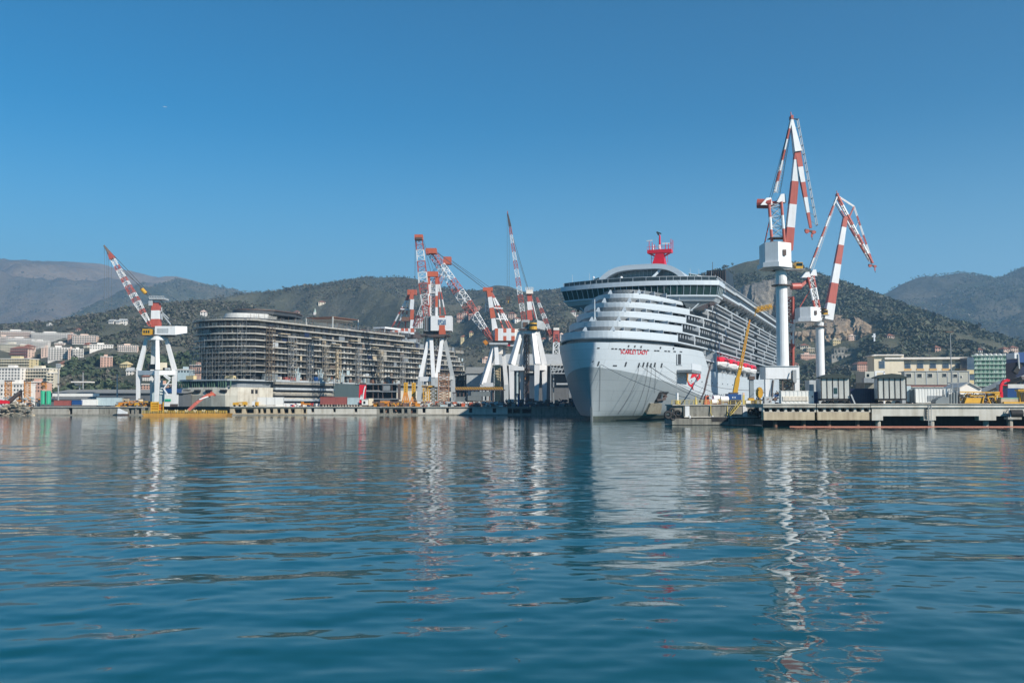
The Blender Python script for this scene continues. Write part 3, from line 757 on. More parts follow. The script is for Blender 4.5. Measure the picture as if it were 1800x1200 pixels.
# shell door with its frame and folded out platform
mb = MB()
hull_poly(mb, [at_px(1189,621), at_px(1199,621.5), at_px(1199,641.5), at_px(1189,641)], M_hullw, 0.25)
hull_poly(mb, [at_px(1190.5,622), at_px(1195.5,622), at_px(1195.5,640), at_px(1190.5,640)], M_dark, 0.32)
mb.build('shell_door', ship)
mb = MB(); p0 = hp(*at_px(1190,650)); p1 = hp(*at_px(1207,653)); ov = Vector((4.2, -0.4, 0))
mb.prism([p0, p1, p1+ov, p0+ov], (0, 0, -0.7), M_grey)
for t in np.linspace(0, 1, 7): mb.bar(p0.lerp(p1, t)+ov*0.97, p0.lerp(p1, t)+ov*0.97+Vector((0,0,1.7)), 0.08, M_shipw2)
mb.bar(p0+ov*0.97+Vector((0,0,1.7)), p1+ov*0.97+Vector((0,0,1.7)), 0.1, M_shipw2); mb.bar(p0+ov*0.97+Vector((0,0,0.9)), p1+ov*0.97+Vector((0,0,0.9)), 0.1, M_shipw2)
mb.prism([p0+ov+Vector((0,0,0)), p1+ov, p1+ov+Vector((0,0,1.7)), p0+ov+Vector((0,0,1.7))], (0.05,0,0), M_shipw2)
mb.build('boarding_platform', ship)
# figurehead emblem: red flag, tail and fin
M_tail = mat('emblem_orange', (0.75, 0.30, 0.05), 0.5, dirt=0.0); M_sky_ = mat('emblem_blue', (0.25, 0.55, 0.72), 0.5, dirt=0.0)
mb = MB()
def ep(x, y): return at_px(1190 + x/10, 580 + y/10)      # coordinates of the enlarged view
hull_poly(mb, [ep(283,640), ep(402,615), ep(412,850), ep(345,870), ep(310,800)], M_sred, 0.09)
hull_poly(mb, [ep(345,866), ep(408,846), ep(360,892)], M_sred, 0.09); hull_poly(mb, [ep(235,850), ep(262,768), ep(318,770), ep(318,815)], M_sred, 0.10)
hull_poly(mb, [ep(165,760), ep(200,765), ep(190,860), ep(205,920), ep(180,910), ep(160,830)], M_tail, 0.09)
hull_poly(mb, [ep(180,900), ep(205,920), ep(240,960), ep(300,905), ep(275,975), ep(290,1050), ep(250,1000), ep(205,965)], M_sred, 0.10)
hull_poly(mb, [ep(140,770), ep(162,765), ep(155,830), ep(140,850)], M_sky_, 0.09)
hull_poly(mb, [ep(318,700), ep(340,690), ep(350,730), ep(322,735)], M_shipw2, 0.14)
def stroke(pts, w_):
    for (x0, y0), (x1, y1) in zip(pts[:-1], pts[1:]):
        mb.bar(hp(*ep(x0, y0), 0.16), hp(*ep(x1, y1), 0.16), w_, M_white)
stroke([(305,725),(345,770),(385,725)], 0.13); stroke([(392,740),(350,835),(335,800),(380,790)], 0.12); stroke([(360,760),(372,835)], 0.1)
mb.build('emblem', ship)
# bulb draught board and stem bar
mb = MB(); mb.box(-0.22, 0.22, -0.3, 0.5, -1, 3.6, M_tank); mb.build('stem_bar', ship)

# ---- navigation bridge with its wings
def bfront(u): return 44.5 + 6.5*(abs(u)/23.5)**2.0
HBW = 23.5
us = [HBW*t for t in np.linspace(-1, 1, 25)]
def band(z0, z1, lean0, lean1, m, name, hw0=0.0, hw1=0.0, depth=9.0):
    mb = MB()
    r0 = [(u*(1+hw0/HBW), bfront(u)-lean0, z0) for u in us] + [(HBW+hw0, 51+depth, z0), (-HBW-hw0, 51+depth, z0)]
    r1 = [(u*(1+hw1/HBW), bfront(u)-lean1, z1) for u in us] + [(HBW+hw1, 51+depth, z1), (-HBW-hw1, 51+depth, z1)]
    mb.loft([r0, r1], m, cap0=True, cap1=True); return mb.build(name, ship)
band(34.7, 36.0, -0.4, 0.3, M_hullw, 'bridge_sill', -0.9, 0.0)
band(35.95, 36.4, 0.6, 0.6, M_hullw, 'bridge_walkway', 0.3, 0.3)
band(36.4, 39.2, 0.25, 1.25, M_gglass, 'bridge_window', 0.0, 0.6)
band(39.2, 40.6, 1.6, 1.35, M_hullw, 'bridge_roof', 1.0, 0.9)
mb = MB()
for u in np.linspace(-HBW, HBW, 27):
    mb.bar((u, bfront(u)-0.32, 36.4), (u*1.024, bfront(u)-1.34, 39.22), 0.15, M_hullw)
for y in (53, 55.5, 58): 
    for sx in (-1, 1): mb.bar((sx*(HBW+0.04), y, 36.4), (sx*(HBW+0.66), y, 39.22), 0.2, M_hullw)
build_each(mb, 'window_mullion', ship, gap=-.01)
mb = MB()      # tapering brackets under the wings
for sx in (-1, 1):
    mb.hexa([(sx*15, 50, 32.2), (sx*16, 50, 32.2), (sx*16, 60, 32.2), (sx*15, 60, 32.2), (sx*14, 47.5, 34.75), (sx*22.2, 51.4, 34.75), (sx*22.2, 59, 34.75), (sx*14, 59, 34.75)], M_hullg)
    for q in (0, 1.4): mb.bar((sx*(15.5), 49+q, 31.4), (sx*(19.0), 50.5+q, 34.8), 0.28, M_hullw)
    mb.bar((sx*20.5, 55, 34.8), (sx*20.5, 55, 33.3), 0.5, M_dsteel)
build_each(mb, 'wing_bracket', ship)
mb = MB()
def rail(pts, z, h_, m, mb, step=1.5, glass=None, r=0.05):
    for (a, b), (c, d) in zip(pts[:-1], pts[1:]):
        L = math.hypot(c-a, d-b); n = max(1, int(L/step))
        for i in range(n): 
            t = i/n; mb.box(a+(c-a)*t-r, a+(c-a)*t+r, b+(d-b)*t-r, b+(d-b)*t+r, z, z+h_, m)
        mb.bar((a, b, z+h_), (c, d, z+h_), 0.12, m); 
        if glass: mb.add([(a, b, z), (c, d, z), (c, d, z+h_), (a, b, z+h_)], [(0,1,2,3)], glass)
        else: mb.bar((a, b, z+h_*0.5), (c, d, z+h_*0.5), 0.06, m)
rail([(u*1.0, bfront(u)-0.7) for u in us[::2]], 40.6, 1.25, M_shipw2, mb, 2.0, M_bglass)
rail([(HBW+0.3, 50.5), (HBW+0.3, 60), (19.5, 76)], 40.6, 1.25, M_shipw2, mb, 2.0); rail([(-HBW-0.3, 50.5), (-HBW-0.3, 60)], 40.6, 1.25, M_shipw2, mb, 2.0)
mb.build('bridge_railing', ship)
# ---- upper side: overhanging fascia, arcade, glass band, roof edge
for sgn in (1, -1):
    mb = MB()
    pa = [(sgn*23.4, 55, 35.4), (sgn*23.2, 60.5, 36.0), (sgn*20.6, 78, 39.3), (sgn*20.6, 118, 39.6), (sgn*20.6, 119, 40.0), (sgn*20.6, SEND, 40.0)]
    mb.loft([[(x, y, z), (x, y, z+0.75), (x-sgn*0.3, y, z+0.75), (sgn*15, y, z+0.5), (sgn*15, y, z)][::sgn] for x, y, z in pa], M_hullw, cap0=True, cap1=True)
    mb.build('promenade_fascia', ship)
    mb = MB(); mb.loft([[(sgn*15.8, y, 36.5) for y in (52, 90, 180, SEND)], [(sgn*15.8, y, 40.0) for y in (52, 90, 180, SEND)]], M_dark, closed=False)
    for y in np.arange(84, SEND, 7.4):
        mb.bar((sgn*16, y, 36.6), (sgn*18.4, y, 36.8), 0.35, M_lgrey, ht=0.5); mb.bar((sgn*16.0, y, 37.2), (sgn*19.6, y, 39.8), 0.4, M_lgrey, ht=0.5)
    for y in np.arange(100, SEND, 26): mb.box(min(sgn*15.9, sgn*18.2), max(sgn*15.9, sgn*18.2), y, y+5, 36.9, 39.7, M_wallg)
    mb.build('promenade_arcade', ship)
    mb = MB()
    mb.loft([[(sgn*u, y, 40.4) for u, y in ((19.4, 62), (19.2, 90), (19.2, 200), (19.2, SEND))], [(sgn*u, y, z) for u, y, z in ((19.0, 62, 41.9), (18.8, 90, 43.4), (18.8, 200, 43.4), (18.8, SEND, 43.4))]], M_glass, closed=False)
    for y in np.arange(66, SEND, 3.2): mb.bar((sgn*19.35, y, 40.5), (sgn*18.95, y, 43.2 if y > 88 else 41.9+(y-62)*0.055), 0.12, M_dsteel)
    mb.build('upper_glazing', ship)
    mb = MB(); mb.loft([[(sgn*19.2, y, z), (sgn*19.2, y, z+0.9), (sgn*15, y, z+0.9), (sgn*15, y, z)][::sgn] for y, z in ((60, 41.6), (90, 43.3), (118, 43.3), (119, 43.6), (SEND, 43.6))], M_lgrey, cap0=True, cap1=True)
    rail([(sgn*18.9, 90), (sgn*18.9, 262)], 44.4, 1.2, M_shipw2, mb, 3.0, M_bglass)
    mb.build('roof_edge', ship)
mb = MB(); mb.box(-18, 18, 52, SEND, 40.65, 40.9, M_grey); mb.box(-18.2, 18.2, 90, SEND, 43.4, 43.7, M_grey); mb.build('upper_deck', ship)
# aft end wall of the superstructure
mb = MB(); mb.box(-18.0, 18.0, SEND-0.4, SEND, 14, 43.3, M_wallg); mb.box(-15, 15, 62, SEND-0.5, 19, 43.3, M_dark); mb.build('superstructure_core', ship)
# ---- vaulted lounge roof over the bridge
def vz(u, a=15.0, h_=6.1, z0=41.0): return z0 + h_*(1-abs((u-.8*(1-abs(u)/15))/a)**3.8)
mb = MB(); uu = [15.0*t for t in np.linspace(-1, 1, 33)]
for y0, y1, th in ((53.5, 56.5, 1.5), (56.5, 92, 0.5)):
    outer = [(u, vz(u)) for u in uu]; inner = [(u*0.95, vz(u)-th) for u in uu[::-1]]
    ring = outer + inner
    mb.loft([[(u, y0 if y0 > 54 else y0+ (0.0), z) for u, z in ring], [(u, y1, z) for u, z in ring]], M_hullw, cap0=True, cap1=True)
mb.build('lounge_roof', ship, smooth=False)
mb = MB(); pts = [(u*0.94, 57.2, vz(u)-0.6) for u in uu]; mb.add(pts + [(14, 57.2, 40.9), (-14, 57.2, 40.9)], [tuple(range(len(pts)+2))], mat('lounge_glass', (0.16,0.20,0.215), .1, dirt=.5, dcol=(.32,.34,.34), scale=.5, streak=False))
for u in np.arange(-13, 13.1, 1.3): mb.bar((u, 57.05, 40.9), (u, 57.05, vz(u)-0.8), 0.1, M_shipw2)
mb.build('lounge_window', ship)
mb = MB(); wl = [(u, 56.7, vz(u)-.3) for u in uu if u <= -9.4]; mb.prism(wl + [(-9.0, 56.7, 43.4), (-10.2, 56.7, 40.9), (-15, 56.7, 40.9)], (0, .25, 0), M_hullw); mb.build('lounge_side_wall', ship)
mb = MB(); mb.prism([(-13, 55.6, 42.9), (13.5, 55.6, 42.9), (13.5, 57.3, 42.9), (-13, 57.3, 42.9)], (0,0,0.35), M_hullw)
prev = None
for t in np.linspace(0, 1, 9):      # the second white rib curving up over the glass
    p = Vector((1.0 + 5.5*t**0.6*0.9 + 0.5*t, 53.2+2.5*t, 40.9 + 5.6*t**0.85))
    if prev: mb.bar(prev, p, 1.5, M_hullw, ht=0.7)
    prev = p
mb.build('lounge_rib', ship)
# glazed wind screens beside the lounge
mb = MB()
for sx, a, b, m in ((-1, 15.0, 20.5, M_gglass), (1, 13.5, 20.5, M_gglass)):
    pts = [(sx*a, 60), (sx*(a+2.5), 61), (sx*b, 66), (sx*b, 84)]
    for (x0, y0), (x1, y1), h_ in zip(pts[:-1], pts[1:], (3.1, 2.4, 2.2)):
        mb.add([(x0, y0, 40.9), (x1, y1, 40.9), (x1, y1, 40.9+h_), (x0, y0, 40.9+h_+0.5)], [(0,1,2,3)], m)
        mb.bar((x0, y0, 41.4+h_), (x1, y1, 40.9+h_), 0.14, M_shipw2)
        for t in np.linspace(0, 1, 5): mb.bar((x0+(x1-x0)*t, y0+(y1-y0)*t, 40.9), (x0+(x1-x0)*t, y0+(y1-y0)*t, 41.0+h_), 0.1, M_shipw2)
mb.build('wind_screen', ship)
# whip antennas, small domes and lockers on the upper deck
mb = MB()
for u, s, h_ in ((-22, 54, 4), (-17, 56, 4.5), (-12, 60, 6), (14, 60, 5), (17, 58, 4.5), (21, 57, 3.5), (20, 70, 4), (19, 96, 3), (18, 120, 4), (18, 140, 3)): mb.tube((u, s, 40.8), (u, s, 41+h_+(2 if s > 90 else 0)), 0.06, M_shipw2, 0.03, 4)
build_each(mb, 'whip_antenna', ship)
mb = MB()
for u, s, z in ((-14.5, 52, 43.3), (17.5, 57, 42.6)): mb.tube((u, s, 40.7), (u, s, z), 0.08, M_shipw2, n=5); mb.dome((u, s, z), .38, .38, .6, M_white, 8, 4)
mb.tube((-4.5, 47.5, 40.6), (-4.5, 47.5, 42.3), 0.45, M_white, n=8); mb.dome((-4.5, 47.5, 42.3), .5, .5, .6, M_white, 8, 4)
build_each(mb, 'radome', ship)
mb = MB()
for i in range(26):
    u = random.uniform(-16, 16); s = random.uniform(95, 240); mb.box(u, u+random.uniform(1, 4), s, s+random.uniform(2, 6), 43.7, 43.7+random.uniform(0.8, 2.6), random.choice([M_shipw2, M_wallg, M_lgrey, M_dark]))
build_each(mb, 'deck_house', ship)
# mast
MX, MY = 1.2, 74.0
mb = MB()
mb.loft([[(MX-3.2, MY-2.2, 46.2), (MX+2.6, MY-2.2, 46.2), (MX+2.6, MY+2.6, 46.2), (MX-3.2, MY+2.6, 46.2)], [(MX-1.4, MY-1.2, 51.5), (MX+1.9, MY-1.2, 51.5), (MX+1.9, MY+1.4, 51.5), (MX-1.4, MY+1.4, 51.5)], [(MX-0.6, MY-1.1, 54.2), (MX+1.6, MY-1.1, 54.2), (MX+1.6, MY+1.2, 54.2), (MX-0.6, MY+1.2, 54.2)]], M_sred, cap0=True, cap1=True)
mb.box(MX-3.6, MX+4.3, MY-1.3, MY+1.3, 53.3, 54.4, M_sred); mb.bar((MX-3.4, MY, 53.5), (MX-.8, MY, 52.2), .5, M_sred); mb.bar((MX+4.1, MY, 53.5), (MX+1.6, MY, 52.2), .5, M_sred); mb.box(MX-8, MX-2, MY-1, MY+1.5, 46.2, 46.9, M_sred)
mb.tube((MX+0.3, MY, 54.3), (MX+0.3, MY, 59.3), 0.42, M_sred, 0.25, 8)
for u, h_ in ((-3.2, 3.3), (-2.2, 2.6), (-1.4, 1.9), (2.2, 2.4), (4.0, 3.4), (3.2, 2.0), (4.6, 3.0)): mb.tube((MX+u, MY, 54.4), (MX+u, MY, 54.4+h_), 0.11, M_sred, n=5)
for u in np.linspace(-3.6, 4.3, 9): mb.tube((MX+u, MY-1.3, 54.4), (MX+u, MY-1.3, 55.4), 0.045, M_sred, n=4)
mb.bar((MX-3.6, MY-1.3, 55.4), (MX+4.3, MY-1.3, 55.4), 0.09, M_sred); mb.bar((MX-2.6, MY, 51.8), (MX-0.9, MY, 51.8), 0.15, M_sred); mb.bar((MX-2.5, MY, 50), (MX-2.5, MY, 53.6), 0.13, M_sred); mb.bar((MX+2.8, MY, 50.2), (MX+2.8, MY, 53.6), 0.1, M_sred)
mast = mb.build('mast', ship)
mb = MB(); mb.bar((MX-4.0, MY, 57.6), (MX-2.2, MY, 57.7), 0.3, M_white); mb.bar((MX+1.2, MY-.3, 56.4), (MX+4.2, MY+.3, 56.4), 0.3, M_white); mb.bar((MX+0.0, MY, 59.3), (MX-0.6, MY, 60.4), 0.5, M_dark); mb.bar((MX-0.6, MY, 60.3), (MX+0.8, MY, 59.7), 0.4, M_dark); mb.tube((MX-1.6, MY-1, 54.4), (MX-1.6, MY-1, 56), 0.3, M_white, .1); mb.tube((MX+.3, MY-.6, 54.4), (MX+.3, MY-.6, 56), 0.35, M_white, n=6)
build_each(mb, 'radar_scanner', mast)
# funnel and magenta sun canopy
mb = MB()
mb.loft([[(x*k, y, z) for x, y in ((-4.5, 193), (4.5, 193), (5, 200), (5, 212), (-5, 212), (-5, 200))] for z, k in ((43.7, 1.15), (52, 1.0), (63, 0.92))], mat('funnel_black', (0.028, 0.032, 0.036), 0.4, dirt=0.2), cap0=True, cap1=True)
for u in np.linspace(-4, 4, 9): mb.box(u-0.12, u+0.12, 192.4, 193.2, 45, 62.4, M_dsteel)
mb.box(-1.2, 0.0, 192.5, 193.5, 45, 62, M_black); mb.tube((-2, 196, 63), (-2, 196, 67), 0.12, M_dsteel)
mb.build('funnel', ship)
mb = MB(); mb.dome((14.2, 112, 44.0), 3.2, 12, 2.6, M_pink, 16, 6); mb.build('sun_canopy', ship, smooth=True)
# foremast on the bow
mb = MB(); fx, fy = -1.0, 4.0
fm = W(1045.5, 585, 262.0); fl = (shipM.inverted() @ fm); fx, fy = fl.x, fl.y
mb.tube((fx, fy, 19.2), (fx, fy, 32.0), 0.28, M_hullw, 0.12, 6); mb.bar((fx-1.4, fy, 26.0), (fx+1.2, fy, 26.2), 0.16, M_hullw); mb.bar((fx, fy, 27.5), (fx+1.7, fy+1.5, 22.5), 0.13, M_hullw); mb.bar((fx, fy, 27.5), (fx-1.6, fy+1.5, 22), 0.12, M_hullw)
mb.box(fx-1.4, fx+0.6, fy-0.5, fy+0.5, 22.6, 23.2, M_grey); mb.box(fx-0.6, fx+0.2, fy-0.5, fy+0.5, 23.2, 24.4, M_dsteel)
mb.build('foremast', ship)

# ---- mooring ropes
def rope(p, q, sag, name, label, grp='mooring ropes from the ship bow', r=0.055):
    mb = MB(); pts = [p.lerp(q, t) - Vector((0, 0, sag*4*t*(1-t))) for t in np.linspace(0, 1, 13)]
    mb.path(pts, r, M_rope); return tag(mb.build(name), label, 'rope', grp)
def hw(px, py, off=0.15): return shipM @ hp(*at_px(px, py), off)
RP = [((1123.5,641.5), W(1252,707,222), 0.9, 'mooring rope running from the bow to the fender platform, lowest of the slanting ones'),
      ((1138,641), W(1262,706,226), 1.0, 'mooring rope from the bow passing under the emblem to the white drums'),
      ((1139,641.5), W(1285,705,230), 1.3, 'slack mooring rope from the bow to the deck by the blue crane cab'),
      ((1056,640), W(1213,700,224), 1.0, 'long mooring rope from the stem fairlead across the grey bow'),
      ((1166,643), W(1300,703,236), 1.2, 'uppermost slanting mooring rope, starting aft of the fairlead row'),
      ((1238,675), W(1345,686,228), 0.6, 'nearly level mooring rope behind the yellow boom')]
for a, b, sg, lab in RP: rope(hw(*a), b, sg, 'mooring_rope', lab)
DR = [((1055,642),(1053,722),'straight thin line hanging down the grey bow beside the stem'), ((1122.5,642),(1086,726),'slack line hanging from the fairlead, curving toward the stem'), ((1138,643),(1112,730),'slack line hanging close beside the doubled one, under the fairleads'),
      ((1145,643),(1128,726),'slack line hanging in front of the anchor recess'), ((1152,643),(1150,690),'short line hanging down to the anchor recess')]
for a, b, lab in DR:
    pa, pb = at_px(*a), at_px(*b); mb = MB(); pts = []
    for t in np.linspace(0, 1, 12):
        px = a[0] + (b[0]-a[0])*t**1.7; py = a[1] + (b[1]-a[1])*t; pts.append(shipM @ hp(*at_px(px, py), 0.15))
    mb.path(pts, 0.042, M_rope); tag(mb.build('hanging_line'), lab, 'rope', 'lines hanging down the bow')
mb = MB(); pts = [W(1248.5, 643, 287.5), W(1243, 665, 281), W(1238, 688, 274), W(1230, 706, 262)]
mb.path(pts, 0.28, M_dsteel, n=6); tag(mb.build('supply_hose'), 'thick dark hose hanging from the ship side down to the quay', 'hose')
# ================================================================== QUAYS, PIER, PLATFORM AND WHAT STANDS ON THEM
def fb(mb, x0, x1, y0, y1, Y, d, m):
    """box whose front face fills photograph columns x0..x1, rows y0..y1 at depth Y"""
    a = W(x0, y1, Y); b = W(x1, y0, Y); mb.box(a.x, b.x, Y, Y+d, a.z, b.z, m)
def single(mb, name, label, cat, group=None):
    return tag(mb.build(name), label, cat, group)
def base_at(px, py, Y): p = W(px, py, Y); return (p.x, p.y, p.z)

# ---------------- right pier, two kinds of construction
PY = 190.0
def pier_arched(x0, x1, n, label):
    t = thing('pier_section', label, 'pier', base_at((x0+x1)/2, 748, PY), 0, 'concrete pier sections')
    mb = MB(); fb(mb, x0, x1, 709.5, 716, PY-0.3, 14, M_conc); fb(mb, x0, x1, 709.2, 711, PY-0.45, 0.7, M_lconc); mb.build('deck_slab', t, world=True)
    mb = MB(); st = (x1-x0)/n
    fb(mb, x0, x1, 715.5, 717.2, PY+0.3, 1.0, M_lconc); fb(mb, x0, x1, 723.2, 724.5, PY, 1.4, M_conc)
    for i in range(n+1):
        c = x0 + st*i; xa, xb = max(x0, c-1.9), min(x1, c+1.9)
        fb(mb, xa, xb, 716.6, 723.6, PY+0.2, 1.2, M_lconc)
        for sgn in (-1, 1):    # splayed corners of the openings
            if x0+1 < c+sgn*3 < x1-1:
                pts = [W(c+sgn*1.8, 723.6, PY+0.2), W(c+sgn*3.4, 723.6, PY+0.2), W(c+sgn*1.8, 720.4, PY+0.2)]
                mb.prism(pts if sgn > 0 else pts[::-1], (0, 1.0, 0), M_lconc)
    mb.build('arcade', t, world=True)
    mb = MB(); fb(mb, x0+1, x1-1, 716, 738, PY+1.8, 0.5, M_black); fb(mb, x0, x1, 738, 749, PY+6, 0.5, M_black); mb.build('painted_shade_back', t, world=True)  # black sheets stand in for the shade behind and below the arches
    mb = MB(); fb(mb, x0+1, x1-2, 724.5, 738, PY-0.15, 1.7, M_tconc); mb.build('edge_beam', t, world=True)
    mb = MB()
    for c in (x0+21, x0+71):
        p = W(c, 747, PY+1.2); q = W(c, 738, PY+1.2); mb.tube((p.x, PY+1.2, -1), (p.x, PY+1.2, q.z), 0.42, M_rusty, n=10)
    build_each(mb, 'pile', t, world=True)
pier_arched(1341.5, 1434, 7, 'concrete pier section with seven dark arched openings, under the louvred white container')
pier_arched(1436, 1530, 7, 'concrete pier section with arched openings under the pale striped hut with the door')
t = thing('pier_section', 'long smooth pale concrete pier with corbels and a steel ladder', 'pier', base_at(1680, 748, PY), 0, 'concrete pier sections')
mb = MB(); fb(mb, 1531, 1990, 709.2, 716, PY-0.3, 14, M_lconc); fb(mb, 1531, 1990, 709, 710.6, PY-0.5, 0.8, M_conc); mb.build('deck_slab', t, world=True)
mb = MB(); fb(mb, 1533, 1990, 716, 731, PY, 1.5, M_lconc); mb.build('edge_beam', t, world=True)
mb = MB()
for a, b in ((1533, 1552), (1624, 1645), (1721, 1751), (1840, 1870)): fb(mb, a, b, 731, 738.5, PY-0.04, 1.8, M_lconc)
build_each(mb, 'corbel', t, world=True)
mb = MB(); fb(mb, 1531, 1990, 731, 750, PY+7, 0.5, M_black); mb.build('painted_shade_back', t, world=True)  # black sheet painted as the shade under the pier
mb = MB()
for c in (1543, 1637, 1733, 1775, 1855):
    p = W(c, 747, PY+1.6); q = W(c, 730, PY+1.6); mb.tube((p.x, PY+1.6, -1), (p.x, PY+1.6, q.z), 0.55, M_conc, n=10)
build_each(mb, 'pile', t, world=True)
mb = MB()
for c in (1632, 1637): a = W(c, 747, PY-0.35); b = W(c, 711, PY-0.35); mb.bar(a, b, 0.09, M_steel)
for y in range(713, 748, 3): mb.bar(W(1632, y, PY-0.35), W(1637, y, PY-0.35), 0.07, M_steel)
single(mb, 'ladder', 'galvanised ladder going down the pale pier to the water', 'ladder')
mb = MB()
for c in (1626.5, 1629): mb.path([W(c, 717, PY-0.1), W(c-.5, 726, PY-0.12), W(c, 736, PY-0.1)], 0.05, M_dsteel)
build_each(mb, 'mooring_chain', t, world=True)
mb = MB(); a = W(1776, 726.5, PY-1.0); b = W(1797, 726.5, PY-1.2)
mb.tube(a, b, 0.72, M_black, n=16); mb.tube(a+V(-0.02,0,0), a+V(0.05,0,0), 0.45, M_dsteel, n=12)
fd = thing('roller_fender', 'big black cylindrical rubber fender hung on the pier wall', 'fender', base_at(1786, 735, PY-1.1)); mb.build('rubber_roll', fd, world=True)
mb = MB(); fb(mb, 1772, 1796, 733, 737, PY-1.6, 1.6, M_conc); mb.bar(W(1774, 718, PY-0.6), W(1777, 735, PY-1.5), 0.12, M_white); mb.bar(W(1774, 718, PY-0.2), W(1772, 736, PY-1.2), 0.1, M_steel); mb.build('bracket', fd, world=True)
mb = MB(); pts = [W(x, 748.6+0.35*math.sin(x*0.13), PY-2.5) for x in range(1388, 1990, 8)]; pts = [V(p.x, p.y, 0.05) for p in pts]
mb.path(pts, 0.11, M_boom, n=7); single(mb, 'floating_boom', 'orange floating oil boom lying on the water along the pier', 'boom')

# ---------------- fender platform left of the pier
QY = 206.0
t = thing('fender_platform', 'low grey concrete mooring platform with yellow rails beside the ship bow', 'platform', base_at(1260, 746, QY))
mb = MB(); fb(mb, 1202, 1334, 711.5, 732.5, QY, 9, M_dconc); fb(mb, 1182, 1340, 710.5, 712.6, QY-0.2, 10, M_conc); fb(mb, 1182, 1203, 712.6, 724, QY+0.3, 8, M_dconc); mb.build('wall', t, world=True)
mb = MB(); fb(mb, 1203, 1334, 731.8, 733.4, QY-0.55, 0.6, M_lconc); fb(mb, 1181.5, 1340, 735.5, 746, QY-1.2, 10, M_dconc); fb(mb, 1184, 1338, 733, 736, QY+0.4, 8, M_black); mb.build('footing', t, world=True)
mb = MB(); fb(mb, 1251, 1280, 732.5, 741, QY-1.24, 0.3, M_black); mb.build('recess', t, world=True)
mb = MB(); fb(mb, 1204.5, 1212, 713.5, 732, QY-0.12, 0.2, M_white); fb(mb, 1306, 1313.5, 713.5, 732, QY-0.12, 0.2, M_white)
build_each(mb, 'white_panel', t, world=True)
mb = MB()
for x in (1213, 1253, 1284.5): fb(mb, x-1, x+1.2, 730, 734.5, QY-0.62, 0.4, M_white)
build_each(mb, 'bollard_post', t, world=True)
mb = MB()
def railpx(mb, x0, x1, y0, y1, Y, m, step, r=0.07):
    n = max(1, int((x1-x0)/step))
    for i in range(n+1):
        x = x0 + (x1-x0)*i/n; mb.bar(W(x, y0, Y), W(x, y1, Y), r*1.3, m)
    mb.bar(W(x0, y0+0.2, Y), W(x1, y0+0.2, Y), r, m); mb.bar(W(x0, (y0+y1)/2, Y), W(x1, (y0+y1)/2, Y), r*0.8, m)
railpx(mb, 1181, 1249, 703.3, 711, QY+0.1, M_lyellow, 7.5); railpx(mb, 1251, 1281, 703.3, 711, QY+0.1, M_lyellow, 8); railpx(mb, 1284, 1338, 703.3, 711, QY+0.1, M_lyellow, 8)
mb.bar(W(1249, 703, QY), W(1249.5, 726, QY-0.3), 0.14, M_lyellow); mb.bar(W(1249.5, 726, QY-0.3), W(1253, 732, QY-0.5), 0.14, M_lyellow); mb.bar(W(1278.5, 711, QY), W(1278.5, 731, QY-.2), 0.12, M_lyellow)
mb.build('railing_frame', t, world=True)
mb = MB()
for o_ in (0, 0.9):
    mb.bar(W(1283.5, 731, QY-0.3-o_), W(1302, 709, QY-0.3-o_), 0.16, M_lyellow); mb.bar(W(1283, 726, QY-0.3-o_), W(1300, 705, QY-0.3-o_), 0.1, M_lyellow)
for k in range(8):
    u = k/7; a = W(1283.5+18.5*u, 731-22*u, QY-1.2); b = W(1283.5+18.5*u, 731-22*u, QY-0.3); mb.bar(a, b, 0.2, M_dsteel, ht=0.06); 
    mb.bar(W(1283.5+18.5*u, 731-22*u, QY-1.2), W(1283+17.5*u, 726-21.5*u, QY-1.2), 0.07, M_lyellow)
mb.build('stairway', t, world=True)
TY = MB()
def tyre(px, py, Y, r, label, lean=0.0):
    mb = MB(); c = W(px, py, Y); n = 16; m_ = 8; rings = []
    for i in range(n):
        a = 2*math.pi*i/n; d = V(math.cos(a), lean*math.cos(a)*0.5, math.sin(a)); rings.append([c + d*(r*(0.68 + 0.30*math.cos(2*math.pi*j/m_))) + V(0, r*0.38*math.sin(2*math.pi*j/m_), 0) for j in range(m_)])
    rings.append(rings[0]); mb.loft(rings, M_black)
    return tag(mb.build('tyre_fender', smooth=True), label, 'tyre', 'tyre fenders on the mooring platform')
tyre(1181, 722, QY-1.1, 0.75, 'upper tyre of the black cluster at the platform corner by the ship', .5); tyre(1174, 729, QY-1.3, 0.95, 'large lower tyre of the black cluster touching the ship side', .8)
tyre(1183, 733, QY-1.0, 0.8, 'bottom tyre of the black cluster, close above the water', .3); tyre(1192, 726, QY-0.9, 0.72, 'single tyre beside the black cluster, its hole clearly visible')
tyre(1320, 723, QY-0.9, 0.72, 'tyre just beside the second white panel of the platform'); tyre(1329, 723, QY-0.9, 0.72, 'tyre between the white panel side and the pier, paired with its twin'); tyre(1336, 729, QY-0.9, 0.7, 'low tyre at the platform end next to the arched pier')
